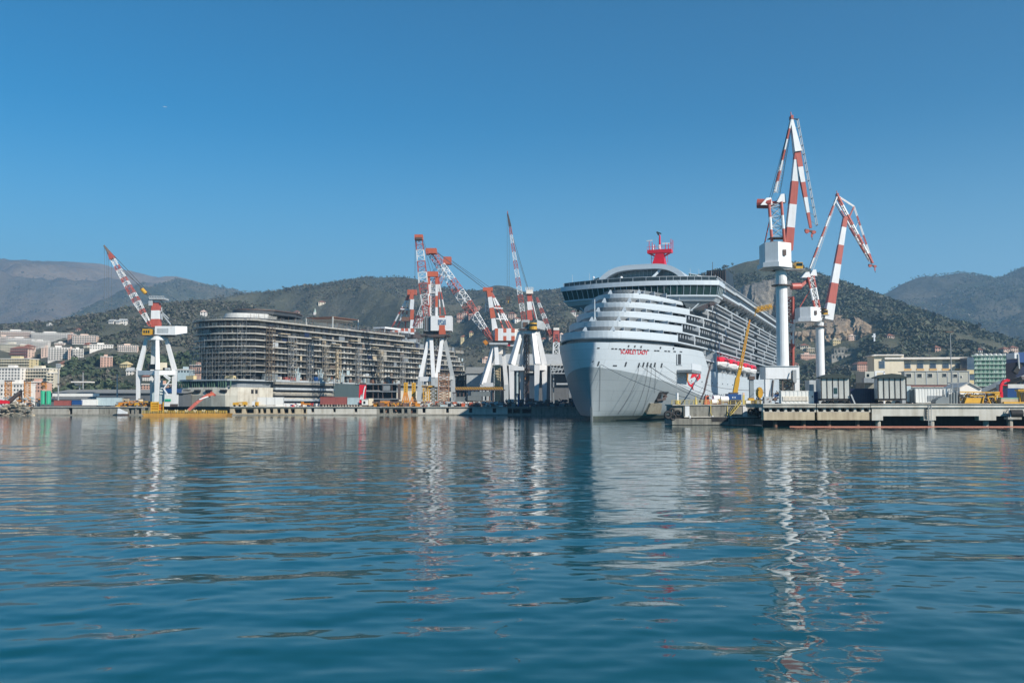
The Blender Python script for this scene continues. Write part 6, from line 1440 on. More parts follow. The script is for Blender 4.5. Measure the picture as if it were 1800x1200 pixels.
build_each(mb, 'portal_leg', t, world=True); mb = MB(); fb(mb, 685, 733, 590, 602, B_Y-9, 18, M_lgrey); mb.build('portal_beam', t, world=True)

C_Y = 500.0
t = thing('heavy_crane', 'crane with a striped house and the long jib slanting across its neighbours', 'crane', base_at(880, 711, C_Y))
mb = MB(); checker(mb, 870, 905, 577, 598.5, C_Y-6, 10, [(0, .16, 0, 1), (.42, .58, 0, .35), (.42, .58, .62, 1), (.82, 1, 0, .35), (.82, 1, .62, 1)]); fb(mb, 904, 913, 578, 600, C_Y-5, 8, M_whitew); fb(mb, 891, 906, 601, 608, C_Y-4, 6, M_white); fb(mb, 892, 897, 601, 608, C_Y-4.1, .2, M_sred); fb(mb, 855, 905, 598, 603, C_Y-5, 9, M_dsteel); mb.build('machinery_house', t, world=True)
mb = MB(); p = W(853, 601, C_Y-5); mb.tube(p+V(-.5,0,-.8), p+V(.8,0,.3), 1.3, M_oran, n=10); mb.build('winch_drum', t, world=True)
mb = MB()
for u, v, m in ((596, 580, M_white), (580, 559, M_white), (559, 541, M_orange), (541, 522, M_white), (522, 506, M_orange)): mb.tbar(W(858.5+(u-506)*.16, u, C_Y-2), W(858.5+(v-506)*.16, v, C_Y-2), 2.0+(u-506)*.012, 2.0, m)
fb(mb, 849, 866, 505, 511, C_Y-3, 4, M_orange)
for q in ((895, 577), (900, 577), (884, 577)):
    for u, v, m in banded(W(862, 510, C_Y), W(*q, C_Y+3), 5, 'r'): mb.tbar(u, v, .6, .6, m)
mb.bar(W(868, 541, C_Y), W(884, 542, C_Y), .6, M_white); mb.bar(W(872, 560, C_Y), W(893, 561, C_Y), .5, M_white)
c0 = [W(853, 548, C_Y), W(859, 548, C_Y)]; c1 = [W(855, 512, C_Y), W(858, 512, C_Y)]; lattower(mb, c0, c1, 6, M_white, .4); mb.build('a_frame', t, world=True)
mb = MB(); lattice(mb, W(865, 598, C_Y-4), W(761, 447, C_Y-10), (0.7,0.7,0), 1.5, 4.0, 2.9, 23, rw(7, 'r')[0:7], .58, .42); fb(mb, 748, 767, 436, 445, C_Y-13, 5, M_orange); fb(mb, 748, 754, 441, 446, C_Y-13.2, 5, M_red); mb.build('jib', t, world=True)
mb = MB(); ropes(mb, [(W(x0, y0, C_Y-10), W(x1, y1, C_Y-2)) for x0, y0, x1, y1 in ((767, 442, 851, 507), (769, 445, 852, 508), (793, 457, 862, 506), (795, 460, 856, 507))], .10); mb.build('luffing_rope', t, world=True)
for (xt, xb, dy) in ((870, 848, -6), (872, 876, -8), (884, 890, 4), (866, 858, 6)):
    mb = MB(); a = W(xt, 604, C_Y+dy*.4); b = W(xb, 676, C_Y+dy); c = W(xb, 706, C_Y+dy); c.z = GZ; mb.tbar(c, b, 2.2, 2.4, M_lgrey); mb.tbar(b, a, 2.2, 1.9, M_white); mb.build('portal_leg', t, world=True)
mb = MB(); mb.tbar(W(848, 676, C_Y-6), W(876, 676, C_Y-8), 2, 2, M_white); fb(mb, 860, 893, 602, 605.5, C_Y-6, 11, M_lgrey); fb(mb, 872, 884, 608, 622, C_Y-2, 4, M_whitew); build_each(mb, 'portal_beam', t, world=True)
# small far crane between hangar and ship
E_Y = 640.0
t = thing('slewing_crane', 'small far crane with a thin red jib just beside the ship bow', 'crane', base_at(977, 711, E_Y))
mb = MB(); c0 = [W(969, 711, E_Y), W(985, 711, E_Y), W(985, 711, E_Y+5), W(969, 711, E_Y+5)]; c1 = [W(974, 580, E_Y), W(982, 580, E_Y), W(982, 580, E_Y+3), W(974, 580, E_Y+3)]
lattower(mb, c0, c1, 12, M_red, .8, [M_red, M_red, M_red, M_white, M_red]); fb(mb, 973, 983, 576, 580, E_Y-1, 4, M_whitew); fb(mb, 974, 982, 581, 588, E_Y-.5, 3, M_red); mb.build('lattice_tower', t, world=True)
mb = MB(); lattice(mb, W(968, 588, E_Y), W(943.5, 523, E_Y-6), (0,1,0), 1.5, 2.6, 1.0, 14, rw(7, 'r'), .6, .4); fb(mb, 960, 974, 578, 590, E_Y+1, 5, M_rusty); mb.build('jib', t, world=True)
# ================================================================== THE UNFINISHED SHIP IN ITS DOCK
UA = R(27.0); UO = (-133.5, 460.6)
us_ = thing('unfinished_ship', 'grey half built cruise ship covered in scaffolding, without paint or windows', 'ship', (UO[0], UO[1], 0), -UA)
UM = Matrix.Translation((UO[0], UO[1], 0)) @ Matrix.Rotation(-UA, 4, 'Z'); UI = UM.inverted()
def aft(u, bulge, b=18.8): return -bulge*(1 - abs(u/b)**2.2)
def outline(s_end, b=18.8, bulge=7.0, inset=0.0, n=18):
    bb = b - inset; pts = [(bb*t, aft(bb*t, bulge-inset*.3, b) + inset) for t in np.linspace(-1, 1, n)]
    return pts + [(bb, s_end*.5), (bb, s_end-14), (bb*.55, s_end), (-bb*.55, s_end), (-bb, s_end-14)]
# hull with a raked counter, openings row, gallery and rim
mb = MB()
def hull_ring(z, b, a0):
    pts = [(-b, 6), (-b, -4), (-b*.93, -9-a0*.5), (-b*.7, -11.5-a0), (-b*.3, -12.3-a0), (b*.3, -12.3-a0), (b*.7, -11.5-a0), (b*.93, -9-a0*.5), (b, -4), (b, 6), (b, 60), (b, 205), (b*.6, 228), (0, 242), (-b*.6, 228), (-b, 205), (-b, 60)]
    return [(x, y, z) for x, y in pts]
mb.loft([hull_ring(0.5, 17, -5), hull_ring(1.8, 18.5, -1), hull_ring(3.4, 19, 1.0)], M_antif, cap0=True)
mb.loft([hull_ring(3.4, 19, 1.0), hull_ring(8.4, 19, 1.4)], M_prim); mb.loft([hull_ring(8.4, 19, 1.4), hull_ring(12.0, 18.9, 0.2)], M_prim)
mb.loft([hull_ring(12.0, 18.9, 0.2), hull_ring(12.1, 17.2, -1.6), hull_ring(15.2, 17.2, -1.6)], M_grey)
mb.build('hull', us_)
mb = MB(); r0 = hull_ring(14.9, 19.3, .6); mb.loft([r0, hull_ring(15.6, 19.3, .6)], M_lgrey, cap0=True, cap1=True); mb.build('mooring_deck', us_)
mb = MB()
for u in (-15.6, -9.2, -2.6, 4.2, 12.0): mb.box(u-1.7, u+1.7, -13.9 if abs(u) < 10 else -13.0, -11, 9.5, 10.9, M_black)
for s in (-2.5, 0.2): mb.box(18.4, 19.06, s, s+1.6, 9.2, 11.0, M_black)
build_each(mb, 'hull_opening', us_)
M_post = mat('gallery_green', (.07,.14,.10), .7, dirt=.3)
mb = MB()
for u in np.arange(-16, 16.1, 1.3):
    if int(u*10) % 5 < 4: mb.box(u-.12, u+.12, -11.9 - (1-abs(u/17)**3)*.6, -11.3, 12.0, 14.9, M_post)
mb.build('gallery_post_frame', us_)
mb = MB()      # primer and plate patches on the side
for s0_, s1_, z0_, z1_, m in ((6, 14, 3.6, 12, M_prim), (-4, 6, 3.6, 8.2, M_prim), (8, 34, 3.4, 7.2, M_cwh), (58, 83, 6.5, 15.5, mat('tarpaulin_teal', (0.055,0.085,0.09), .7, dirt=.2))): mb.box(18.9, 19.14 + .1*(s0_ > 50), s0_, s1_, z0_, z1_, m)
build_each(mb, 'hull_plate', us_, gap=-.01)
mb = MB()
for i, z in enumerate((5.0, 7.6, 10.2, 12.8)):
    mb.box(19.2, 20.6, 12, 57, z+.9, z+2.0, M_bare if i % 2 else M_lgrey); mb.box(19.15, 19.4, 12, 57, z, z+.9, M_dark)
mb.box(19.2, 20.9, 12, 57, 14.8, 15.8, M_lgrey)
mb.build('side_staging', us_)
# decks, cabin walls, rails
M_int = mat('painted_shade_interior', (0.018, 0.021, 0.025), .7, dirt=.3, dcol=(.04,.045,.05))  # dark primer taken near black, painting in the shade of deep decks
M_edge = mat('deck_edge_primer', (0.44, 0.425, 0.375), .65, dirt=.45, dcol=(.24,.215,.18), scale=.5)
UZ = [19.4, 22.4, 25.4, 28.3, 31.1, 34.0, 36.9, 40.0, 43.1]
UEND = [213, 211, 208, 205, 201, 197, 193, 146, 136]
UB = [4.0, 4.0, 4.5, 5.0, 6.5, 7.2, 7.6, 9.0, 9.0]
ru = random.Random(11)
zprev = 15.6
for k, z in enumerate(UZ):
    mb = MB(); o1 = outline(UEND[k], bulge=UB[k], b=19.6 if k >= 7 else 18.9)
    th = .62 if k > 3 else .45
    mb.loft([[(x, y, z-th) for x, y in o1], [(x, y, z) for x, y in o1]], M_edge if k in (0, 3, 4, 5, 6, 7, 8) else M_bare, cap0=True, cap1=True)
    mb.build('deck_slab', us_)
    i1 = outline(UEND[k]-3, inset=3.0, bulge=UB[k]); mb = MB()
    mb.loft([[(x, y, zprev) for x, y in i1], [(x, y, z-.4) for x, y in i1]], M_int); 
    # cabin fronts on the long side: panel, gap, panel ...
    s = 9.0
    while s < UEND[k]-6:
        bright = 58 < s < 150 and k in (1, 2, 3) and ru.random() < .75
        if ru.random() < (.93 if k < 5 else .45) and k < 7:
            wv = 1.75 if bright else ru.uniform(.75, 1.25)
            m = M_plate if bright or ru.random() < .4 else (M_bare if ru.random() < .5 else M_grey)
            mb.box(16.0, 16.35, s, s+wv, zprev+.1, z-.5, m)
        if ru.random() < .35: mb.box(16.3, 17.6, s+2.2, s+2.3, zprev, z-.5, M_bare if ru.random() < .5 else M_grey)
        s += 2.9
    if k >= 7:
        for s in np.arange(6, UEND[k]-6, 5.8): mb.box(15.95, 16.3, s, s+ru.uniform(1.5, 4), zprev+.2, z-.7, ru.choice([M_grey, M_navy, M_bare, M_dsteel]))
    for t in np.linspace(-.8, .8, 9):        # columns and stacked plates behind the curved stern
        u = 15.5*t; y = aft(u, UB[k]) + 3.2; 
        if ru.random() < .8: mb.box(u-.25, u+.25, y-1.2, y-.6, zprev, z-.4, M_bare)
        if ru.random() < .4: mb.box(u-1.5, u+1.5, y-.4, y, zprev+.2, zprev+2, ru.choice([M_brown, M_grey, M_bare, M_rusty]))
    mb.build('cabin_front', us_)
    mb = MB(); e = [(x*1.0, y) for x, y in o1[:18]] + [(o1[18][0], s) for s in range(6, int(UEND[k]-14), 12)]
    for (x0, y0), (x1, y1) in zip(e[:-1], e[1:]):
        for h_ in (.55, 1.1): mb.bar((x0, y0, z+h_), (x1, y1, z+h_), .06, M_steel)
        mb.bar((x0, y0, z), (x0, y0, z+1.15), .07, M_steel)
    mb.build('railing_frame', us_)
    zprev = z
mb = MB()
for i in range(44):
    s = ru.uniform(10, 190); k = ru.randrange(0, 7); z = UZ[k]; w_ = ru.uniform(1.2, 5)
    if s+w_ < UEND[k]-8: mb.box(18.95, 19.05, s, s+w_, z+.1, z+ru.uniform(1.0, 2.4), ru.choice([M_grey, M_bare, M_clb, M_brown, M_navy, M_tconc, M_lgrey]))
build_each(mb, 'cover_sheet', us_, gap=-.01)
# upper works at the stern
mb = MB(); o1 = [(x*.62+3, y*.9+12, 0) for x, y in outline(15, bulge=14)]
mb.loft([[(x, y, 43.1) for x, y, _ in o1], [(x*1.0, y, 44.4) for x, y, _ in o1]], M_dark); mb.loft([[(x, y, 44.4) for x, y, _ in o1], [(x*.97, y+1.2, 46.6) for x, y, _ in o1]], M_lroof, cap0=True, cap1=True)
o2 = [(x*.62+4, y*.8+16) for x, y in outline(34, bulge=14)]; mb.loft([[(x, y, 46.6) for x, y in o2], [(x, y, 48.2) for x, y in o2]], M_dark); mb.loft([[(x*1.04, y, 48.2) for x, y in o2], [(x*1.04, y, 48.8) for x, y in o2]], M_dsteel, cap0=True, cap1=True)
mb.build('stern_roof', us_)
mb = MB()
for i in range(150):
    s = ru.uniform(-6, 190); zt = 43.1 if s < 132 else (40 if s < 144 else 36.9); u = ru.choice([18.6, 18.2, ru.uniform(-16, 17)]); zb = zt if u > 17 else zt
    mb.bar((u, s, zb), (u, s, zb+ru.uniform(.9, 3.4)), .1, ru.choice([M_steel, M_rusty, M_bare]))
    if i % 3 == 0: z = zb+ru.uniform(.8, 2.2); mb.bar((u, s, z), (u, s+ru.uniform(2, 6), z), .09, M_steel)
struct(mb.build('roof_scaffold_lattice', us_), 'stuff')
mb = MB()
for k in range(7): mb.box(-12, 14, 62+k*13, 72+k*13, 43.1, 44.2+ru.uniform(0, 1.4), ru.choice([M_grey, M_dark, M_navy, M_dsteel]))
mb.box(-12, 12, 150, 186, 36.9, 40.0, M_grey); mb.box(-10, 10, 196, 206, 36.9, 38.6, M_bare)
build_each(mb, 'deck_house', us_, gap=-.01)
mb = MB(); z0, z1 = 43.1, 49.2
A_ = [(-2, 62), (15, 62), (15, 84), (-2, 84)]
for x, y in A_: mb.bar((x, y, z0), (x, y, z1), .5, M_plate)
for i in range(13):
    y = 62+22*i/12; mb.bar((-2, y, z1), (15, y, z1), .35, M_rusty); mb.bar((-2, y, z1-1.3), (15, y, z1-1.3), .25, M_bare)
for x in np.linspace(-2, 15, 6): mb.bar((x, 62, z1), (x, 84, z1), .35, M_rusty); mb.bar((x, 62, z1-1.3), (x, 84, z1-1.3), .25, M_bare)
mb.build('roof_truss_frame', us_)
mb = MB(); mb.box(6, 13, 112, 126, 43.1, 44, M_bare); [mb.bar((x, y, 44), (x, y, 47.5), .25, M_white) for x in (6, 13) for y in (112, 126)]; mb.box(5.6, 13.4, 111.5, 126.5, 46.6, 47.6, M_white); mb.build('white_shelter_frame', us_)
mb = MB()
for (s, z, k) in ((15, 37.2, 7), (21, 33.5, 6), (40, 37, 6), (55, 34.5, 7), (70, 37.2, 8), (90, 34.6, 5), (112, 37.3, 7), (130, 34.6, 6)): mb.box(19.0, 20.8, s, s+k, z, z+.35, M_tconc); mb.box(19.2, 20.5, s+.5, s+k-.5, z-1.2, z-.9, M_bare)
build_each(mb, 'hanging_stage', us_)
mb = MB()
for (s, u, sz) in ((-5, -8, 2.3), (3, 8, 2.5)): mb.box(u-sz, u+sz, s-8, s-6, 15.6, 17.3, M_ylw)
mb.box(18, 19.5, 6, 15, 15.6, 18.4, M_tank); mb.box(18, 19.4, 13, 17, 15.6, 17.6, M_blue); mb.box(18.2, 19.6, 20, 30, 15.6, 17.2, M_cred); mb.box(18.2, 19.5, 42, 45, 15.6, 17.8, M_blue)
for i in range(60): s = ru.uniform(-2, 120); mb.box(18.0, 18.0+ru.uniform(.5, 1.6), s, s+ru.uniform(.5, 2.4), 15.6, 15.6+ru.uniform(.6, 2.6), ru.choice([M_lgrey, M_bare, M_brown, M_tank, M_clb, M_rusty]))
build_each(mb, 'deck_cargo', us_, gap=-.01)
# scaffolding: each tower and the stern cage
def scaf(mb, u0, u1, s0_, s1_, z0, z1, m, du=2.0, dz=2.0, bar=.12, plank=None):
    nu = max(1, round(math.hypot(u1-u0, s1_-s0_)/du)); nz = max(1, round((z1-z0)/dz))
    for i in range(nu+1):
        t = i/nu; x, y = u0+(u1-u0)*t, s0_+(s1_-s0_)*t; mb.bar((x, y, z0), (x, y, z1), bar, m)
    for j in range(nz+1): z = z0+(z1-z0)*j/nz; mb.bar((u0, s0_, z), (u1, s1_, z), bar, m); 
    for j in range(nz):
        for i in range(nu):
            if (i+j) % 2: t0, t1 = i/nu, (i+1)/nu; mb.bar((u0+(u1-u0)*t0, s0_+(s1_-s0_)*t0, z0+(z1-z0)*j/nz), (u0+(u1-u0)*t1, s0_+(s1_-s0_)*t1, z0+(z1-z0)*(j+1)/nz), bar*.7, m)
            if plank and (i*7+j*5) % 3: t0, t1 = i/nu, (i+1)/nu; z = z0+(z1-z0)*j/nz; mb.bar((u0+(u1-u0)*t0, s0_+(s1_-s0_)*t0+.3, z+.1), (u0+(u1-u0)*t1, s0_+(s1_-s0_)*t1+.3, z+.1), .5, plank, ht=.14)
g = thing('stern_scaffold', 'cage of scaffold poles round the curved stern of the unfinished ship', 'scaffold', UM @ V(0, -8, 15.6), -UA)
FR[g.name] = UM.copy(); g.location = UM.translation; mb = MB(); pts = [(20.0*t, aft(20.0*t, 6.0, 20.0)-1.2) for t in np.linspace(-1, 1, 12)]
for (x0, y0), (x1, y1) in zip(pts[:-1], pts[1:]): scaf(mb, x0, x1, y0, y1, 15.6, 29.5, M_steel, 2.0, 1.95, .09, M_tconc)
for (x0, y0), (x1, y1) in zip(pts[3:-1:3], pts[4::3]): scaf(mb, x0, x1, y0, y1, 29.5, 43, M_steel, 2.2, 2.9, .1)
mb.build('pole_lattice', g)
TOW = [(6.5, 4, 4.2, 15.6, 40, M_brown, 'rust brown scaffold tower at the stern corner of the unfinished ship'), (22, 4, 3.5, 15.6, 36, M_steel, 'grey scaffold tower, first one forward of the brown corner tower'), (36, 3, 4.5, 15.6, 34, M_steel, 'scaffold tower standing above the banded side staging'),
       (48, 3, 4, 15.6, 33, M_bare, 'pale scaffold tower close to the planked tan tower'), (59, 2, 3, 15.6, 32, M_tconc, 'tan planked scaffold tower halfway up the ship side'), (76, 3, 5, 15.6, 34, M_steel, 'scaffold tower above the red fin'), (96, 3, 5, 15.6, 34, M_bare, 'scaffold tower between red fin and yellow panels'), (118, 3, 4, 15.6, 32, M_steel, 'scaffold tower just behind the yellow panels')]
for s, wd_, n_, z0, z1, m, lab in TOW:
    g = thing('scaffold_tower', lab, 'scaffold', (UO[0], UO[1], 0), -UA, 'scaffold towers on the unfinished ship'); mb = MB()
    scaf(mb, 19.6, 19.6, s, s+wd_, z0, z1, m, 1.6, 2.0, .16, M_tconc); scaf(mb, 21.2, 21.2, s, s+wd_, z0, z1, m, 1.6, 2.0, .16, M_tconc)
    for z in np.arange(z0, z1, 4): mb.bar((19.6, s, z), (21.2, s, z), .14, m); mb.bar((19.6, s+wd_, z), (21.2, s+wd_, z), .14, m)
    if m is M_tconc: mb.box(19.8, 20.0, s+.2, s+wd_-.2, 18, 31, M_tconc)
    mb.build('pole_lattice', g)
    g.location = UM @ V(20, s, z0); 
    for c in g.children: c.location = (-20, -s, -z0)
for i, s in enumerate((29, 46.5, 64)):
    mb = MB(); b0 = lambda *a: UM @ V(*a)
    for q in range(5): a = 2*math.pi*q/5; mb.bar(b0(19.6+.9*math.cos(a), s+.9*math.sin(a), 15.6), b0(19.6+1.2*math.cos(a+.7), s+1.2*math.sin(a+.7), 19.5+q*.6), .5, M_clb)
    p = b0(19.6, s, 17); mb.box(p.x-.8, p.x+.8, p.y-.8, p.y+.8, p.z-1.4, p.z+1.5, M_lgrey)
    single(mb, 'tarped_equipment', ('pale blue wrapped machine on the hull edge, nearest the stern', 'pale blue wrapped machine on the hull edge, middle one', 'pale blue wrapped machine on the hull edge below the tan tower')[i], 'machine', 'wrapped machines on the hull edge')

# ================================================================== FAR QUAY
FY = 390.0
def quay(x0, x1, label, wallm, openings, deep=False, cap=M_conc, top=714.5):
    t = thing('quay_wall', label, 'quay wall', base_at((x0+x1)/2, 730, FY), 0, 'quay walls along the far basin')
    mb = MB(); fb(mb, x0, x1, top, top+1.6, FY-.5, 6, cap); mb.build('cap_slab', t, world=True)
    mb = MB()
    xs = [x0]
    for a, b, *_ in openings: xs += [a, b]
    xs.append(x1)
    for a, b in zip(xs[::2], xs[1::2]):
        if b > a: fb(mb, a, b, top+1.5, 727.8, FY, 3, wallm)
    for op in openings:
        a, b = op[0], op[1]; y0, y1 = (op[2], op[3]) if len(op) > 2 else (718.5, 726)
        fb(mb, a, b, top+1.5, y0, FY+.05, 3, wallm); 
        if y1 < 727.6: fb(mb, a, b, y1, 727.8, FY+.05, 3, wallm)
    a = W(x0, 727.6, FY); b = W(x1, 727.6, FY); mb.box(a.x, b.x, FY-.9, FY+3, -1.0, a.z, M_dconc)
    mb.build('wall', t, world=True)
    mb = MB(); fb(mb, x0, x1, top+1, 729.5, FY+3.2, .4, M_black); mb.build('painted_shade_back', t, world=True)  # black sheet gives the bays their shade by colour
    return t
quay(-360, 55, 'plain weathered quay wall behind the rubble slope', M_dconc, [])
quay(54, 174, 'pale stained quay wall below the green silos and blue container', M_conc, [(121, 127, 716, 727.7)])
quay(174, 250, 'broken quay wall with dark bays beside the yellow barge', M_dconc, [(226, 237, 718, 727), (240, 248, 718, 727)])
quay(404, 540, 'quay wall with a row of close set dark bays just beside the yellow barge', M_tconc, [(412, 425), (432, 446), (453, 458), (462, 468), (474, 480), (487, 493), (499, 507), (511, 518), (533, 538)])
quay(540, 662, 'smooth pale quay wall with three square openings below the red container', M_lconc, [(547, 552, 717.5, 724), (585.5, 590, 717.5, 724), (623, 628, 717.5, 724)])
quay(662, 735, 'dark open jetty bays full of debris below the yellow panels', M_dconc, [(667, 674), (677, 684), (690, 706), (710, 716), (722, 732)])
quay(735, 892, 'pale quay wall with evenly spaced square openings below the splayed leg crane', M_lconc, [(742.5, 748, 717, 725), (784, 789, 717, 725), (824.5, 830, 717, 725), (866, 872, 717, 725)])
quay(892, 1052, 'dark shaded quay wall next to the big ship bow', M_dconc, [(893, 900), (902, 914), (918, 934)], cap=M_dconc)  # darker concrete on wall and cap puts the shade into the colour
rq = random.Random(8)
mb = MB()
for (x0, x1, y0, y1) in ((667, 735, 718, 729),):
    for i in range(40): p = W(rq.uniform(x0, x1), rq.uniform(y0, y1), FY+rq.uniform(.5, 2.5)); d = V(rq.uniform(-1, 1), .2, rq.uniform(-1, 1))*rq.uniform(.4, 1.2); mb.bar(p-d, p+d, rq.uniform(.15, .6), rq.choice([M_brown, M_conc, M_rusty, M_dconc]))
struct(mb.build('debris'), 'stuff', 'broken beams in the open jetty bays')
# dock sides
mb = MB(); mb.prism([(-146, 390.5, -1), (-162, 458, -1), (-70, 640, -1), (-72, 641, -1), (-164, 458, -1), (-149, 390.5, -1)], (0, 0, 4.35), M_dconc); tag(mb.build('dock_wall'), 'dock side wall running inland behind the yellow barge', 'dock wall')
# rubble slope
mb = MB(); v0 = ICO_V
for i in range(300):
    t = rq.random(); x = -8+66*rq.random()**1.1; ymax = 707 + abs(x-28)*.33 + 2*math.sin(x*.4); p = W(x, rq.uniform(min(ymax, 728), 730), FY - rq.uniform(-8, 4)); k = rq.uniform(.3, .95)
    sx_ = np.array([rq.uniform(.7, 1.7), rq.uniform(.7, 1.2), rq.uniform(.4, .85)])
    vs = [tuple(p + V(*(v*k*sx_*rq.uniform(.6, 1.35)))) for v in v0]; mb.add(vs, [tuple(f) for f in ICO_F], M_rock if rq.random() < .6 else rq.choice([M_dconc, M_tconc, M_brown]))
struct(mb.build('rubble'), 'stuff', 'slope of pale rocks at the water edge by the yellow towers')
# ---- left end of the quay
def post_tower(px0, px1, y0, y1, Y, m, label, n=9, bar=.3, name='lattice_tower'):
    mb = MB(); d = .6*(px1-px0)/FPX*Y
    c0 = [W(px0, y1, Y), W(px1, y1, Y), W(px1, y1, Y+d), W(px0, y1, Y+d)]; c1 = [W(px0, y0, Y), W(px1, y0, Y), W(px1, y0, Y+d), W(px0, y0, Y+d)]
    lattower(mb, c0, c1, n, m, bar); t = thing(name, label, 'tower', base_at((px0+px1)/2, y1, Y), 0); mb.build('lattice', t, world=True)
    mb = MB(); fb(mb, px0-1, px1+1, y0-1, y0+.6, Y-.4, d+.8, M_dsteel); fb(mb, px0, px1, (y0+y1)/2, (y0+y1)/2+.8, Y-.2, d+.4, m); mb.build('platform', t, world=True); return t
post_tower(9, 20, 669, 708, 402, M_oran, 'orange lattice tower standing over the rubble, closest to the picture edge')
post_tower(43, 53, 669, 708, 400, M_oran, 'orange lattice tower midway between rubble and green silos')
post_tower(74, 81, 671, 684, 420, M_oran, 'short orange lattice frame showing above the green silos', 4)
post_tower(34, 38, 687, 708, 404, M_rusty, 'slim rust red frame between the two orange lattice towers', 5, .4)
mb = MB(); mb.tbar(W(14, 708, 398), W(34, 690, 398), 1.4, 1.2, M_dsteel); mb.tbar(W(0, 706, 396), W(16, 707, 396), 1.6, 1.0, M_sred); mb.bar(W(22, 711.5, 398), W(22, 700, 398), .3, M_dsteel); single(mb, 'conveyor', 'dark inclined conveyor with a red foot on the rubble quay', 'conveyor')
for i, (x, lab) in enumerate(((75.6, 'green silo, the one facing the orange towers'), (85, 'green silo, the one beside the brick red container'))):
    t = thing('silo', lab, 'silo', base_at(x, 710, 396), 0, 'twin green silos'); mb = MB(); p = W(x, 710, 396); q = W(x, 687.5, 396); mb.tube(p, q, 1.0, M_green, n=16); mb.dome(q, 1.0, 1.0, .25, M_green, 16, 3); mb.build('tank_shell', t, world=True)
    mb = MB(); [mb.bar(W(x+o_, 712, 395.3), W(x+o_, 707, 395.3), .16, M_green) for o_ in (-3.4, 3.4)]; mb.bar(W(x-4, 688, 394.9), W(x-4, 710, 394.9), .12, M_steel); mb.build('leg_frame', t, world=True)
container(95, 122, 703.5, 712.5, 396, M_cred, 'brick red container next to the green silos', ribs=1.5); container(126.5, 142.5, 703, 711, 398, M_blue, 'bright blue container on the far quay behind the stained wall', ribs=1.5)
container(143, 169, 701.5, 712, 400, M_cwh, 'dull white container beside the bright blue one', ribs=2); container(170, 214, 698.5, 712.5, 403, M_clb, 'long pale blue cabin row on the far quay', ribs=4)
def shed(px0, px1, yr, ye, yb, Y, depth, label, roofm=M_roofg, wallm=M_shed, name='shed'):
    t = thing(name, label, 'shed', base_at((px0+px1)/2, yb, Y)); mb = MB(); a = W(px0, yb, Y); b = W(px1, ye, Y); mb.box(a.x, b.x, Y, Y+depth, GZ, b.z, wallm)
    mb.build('wall', t, world=True); mb = MB(); r_ = W(px0, yr, Y+depth*.5); e = W(px0, ye, Y)
    mb.loft([[(x, Y-1, e.z-.3), (x, Y+depth*.5, r_.z), (x, Y+depth+1, e.z-.3), (x, Y+depth*.5, r_.z-.7)] for x in (a.x-.8, b.x+.8)], roofm, cap0=True, cap1=True); mb.build('roof', t, world=True); return t
shed(88, 322, 684.5, 690, 712, 440, 40, 'very long low grey roofed shed behind the quay containers')
t = shed(66, 200, 697.5, 701, 712, 425, 8, 'low dark shed with a long white fascia', M_roofg)
mb = MB(); fb(mb, 92, 174, 691.5, 696.5, 424, .5, M_cwh); mb.bar(W(95, 700, 424), W(95, 696, 424), .3, M_dsteel); mb.bar(W(170, 700, 424), W(170, 696, 424), .3, M_dsteel); mb.build('fascia', t, world=True)
def mast(px, yb, yt, Y, label, head, name='light_mast'):
    t = thing(name, label, 'light mast', base_at(px, yb, Y)); mb = MB(); mb.tube(W(px, yb, Y), W(px, yt, Y), .36, M_steel, .2, 8); mb.build('pole', t, world=True)
    mb = MB()
    if head == 'grid':
        for i in range(3):
            for j in range(3): fb(mb, px-4.2+i*2.9, px-4.2+i*2.9+2.3, yt-.5-j*2.7-2.2, yt-.5-j*2.7, Y-.4, .4, M_lgrey)
        fb(mb, px-4.5, px+4.7, yt-8.6, yt, Y, .15, M_dsteel); fb(mb, px-3, px+3, 674, 675.5, Y-.6, 1.2, M_dsteel)
    elif head == 'bar': fb(mb, px-2.5, px+2.5, yt-.8, yt+.8, Y-.5, 1, M_dsteel)
    else: fb(mb, px-1.3, px+1.3, yt-2.5, yt, Y-.3, .6, M_dsteel)
    mb.build('lamp_head', t, world=True); return t
mast(102.5, 712, 647, 410, 'floodlight mast with a square grid of nine lamps', 'grid'); mast(146, 690, 654, 470, 'thin lamp mast standing between dark trees above the mushroom canopy', 'dot'); mast(206, 712, 656, 415, 'thin lamp mast closest to the white portal crane', 'bar')
t = thing('canopy_mast', 'pale mushroom shaped roof on a single post in front of dark trees', 'canopy', base_at(140, 690, 460)); mb = MB(); fb(mb, 124.5, 157, 670, 672, 460, 6, M_whitew); p = W(138, 676.5, 463); mb.tube(p, W(138, 672, 463), 1.4, M_whitew, 2.0, 14); mb.build('roof', t, world=True); mb = MB(); mb.tube(W(140, 690, 463), W(140, 676, 463), .35, M_steel); mb.build('pole', t, world=True)
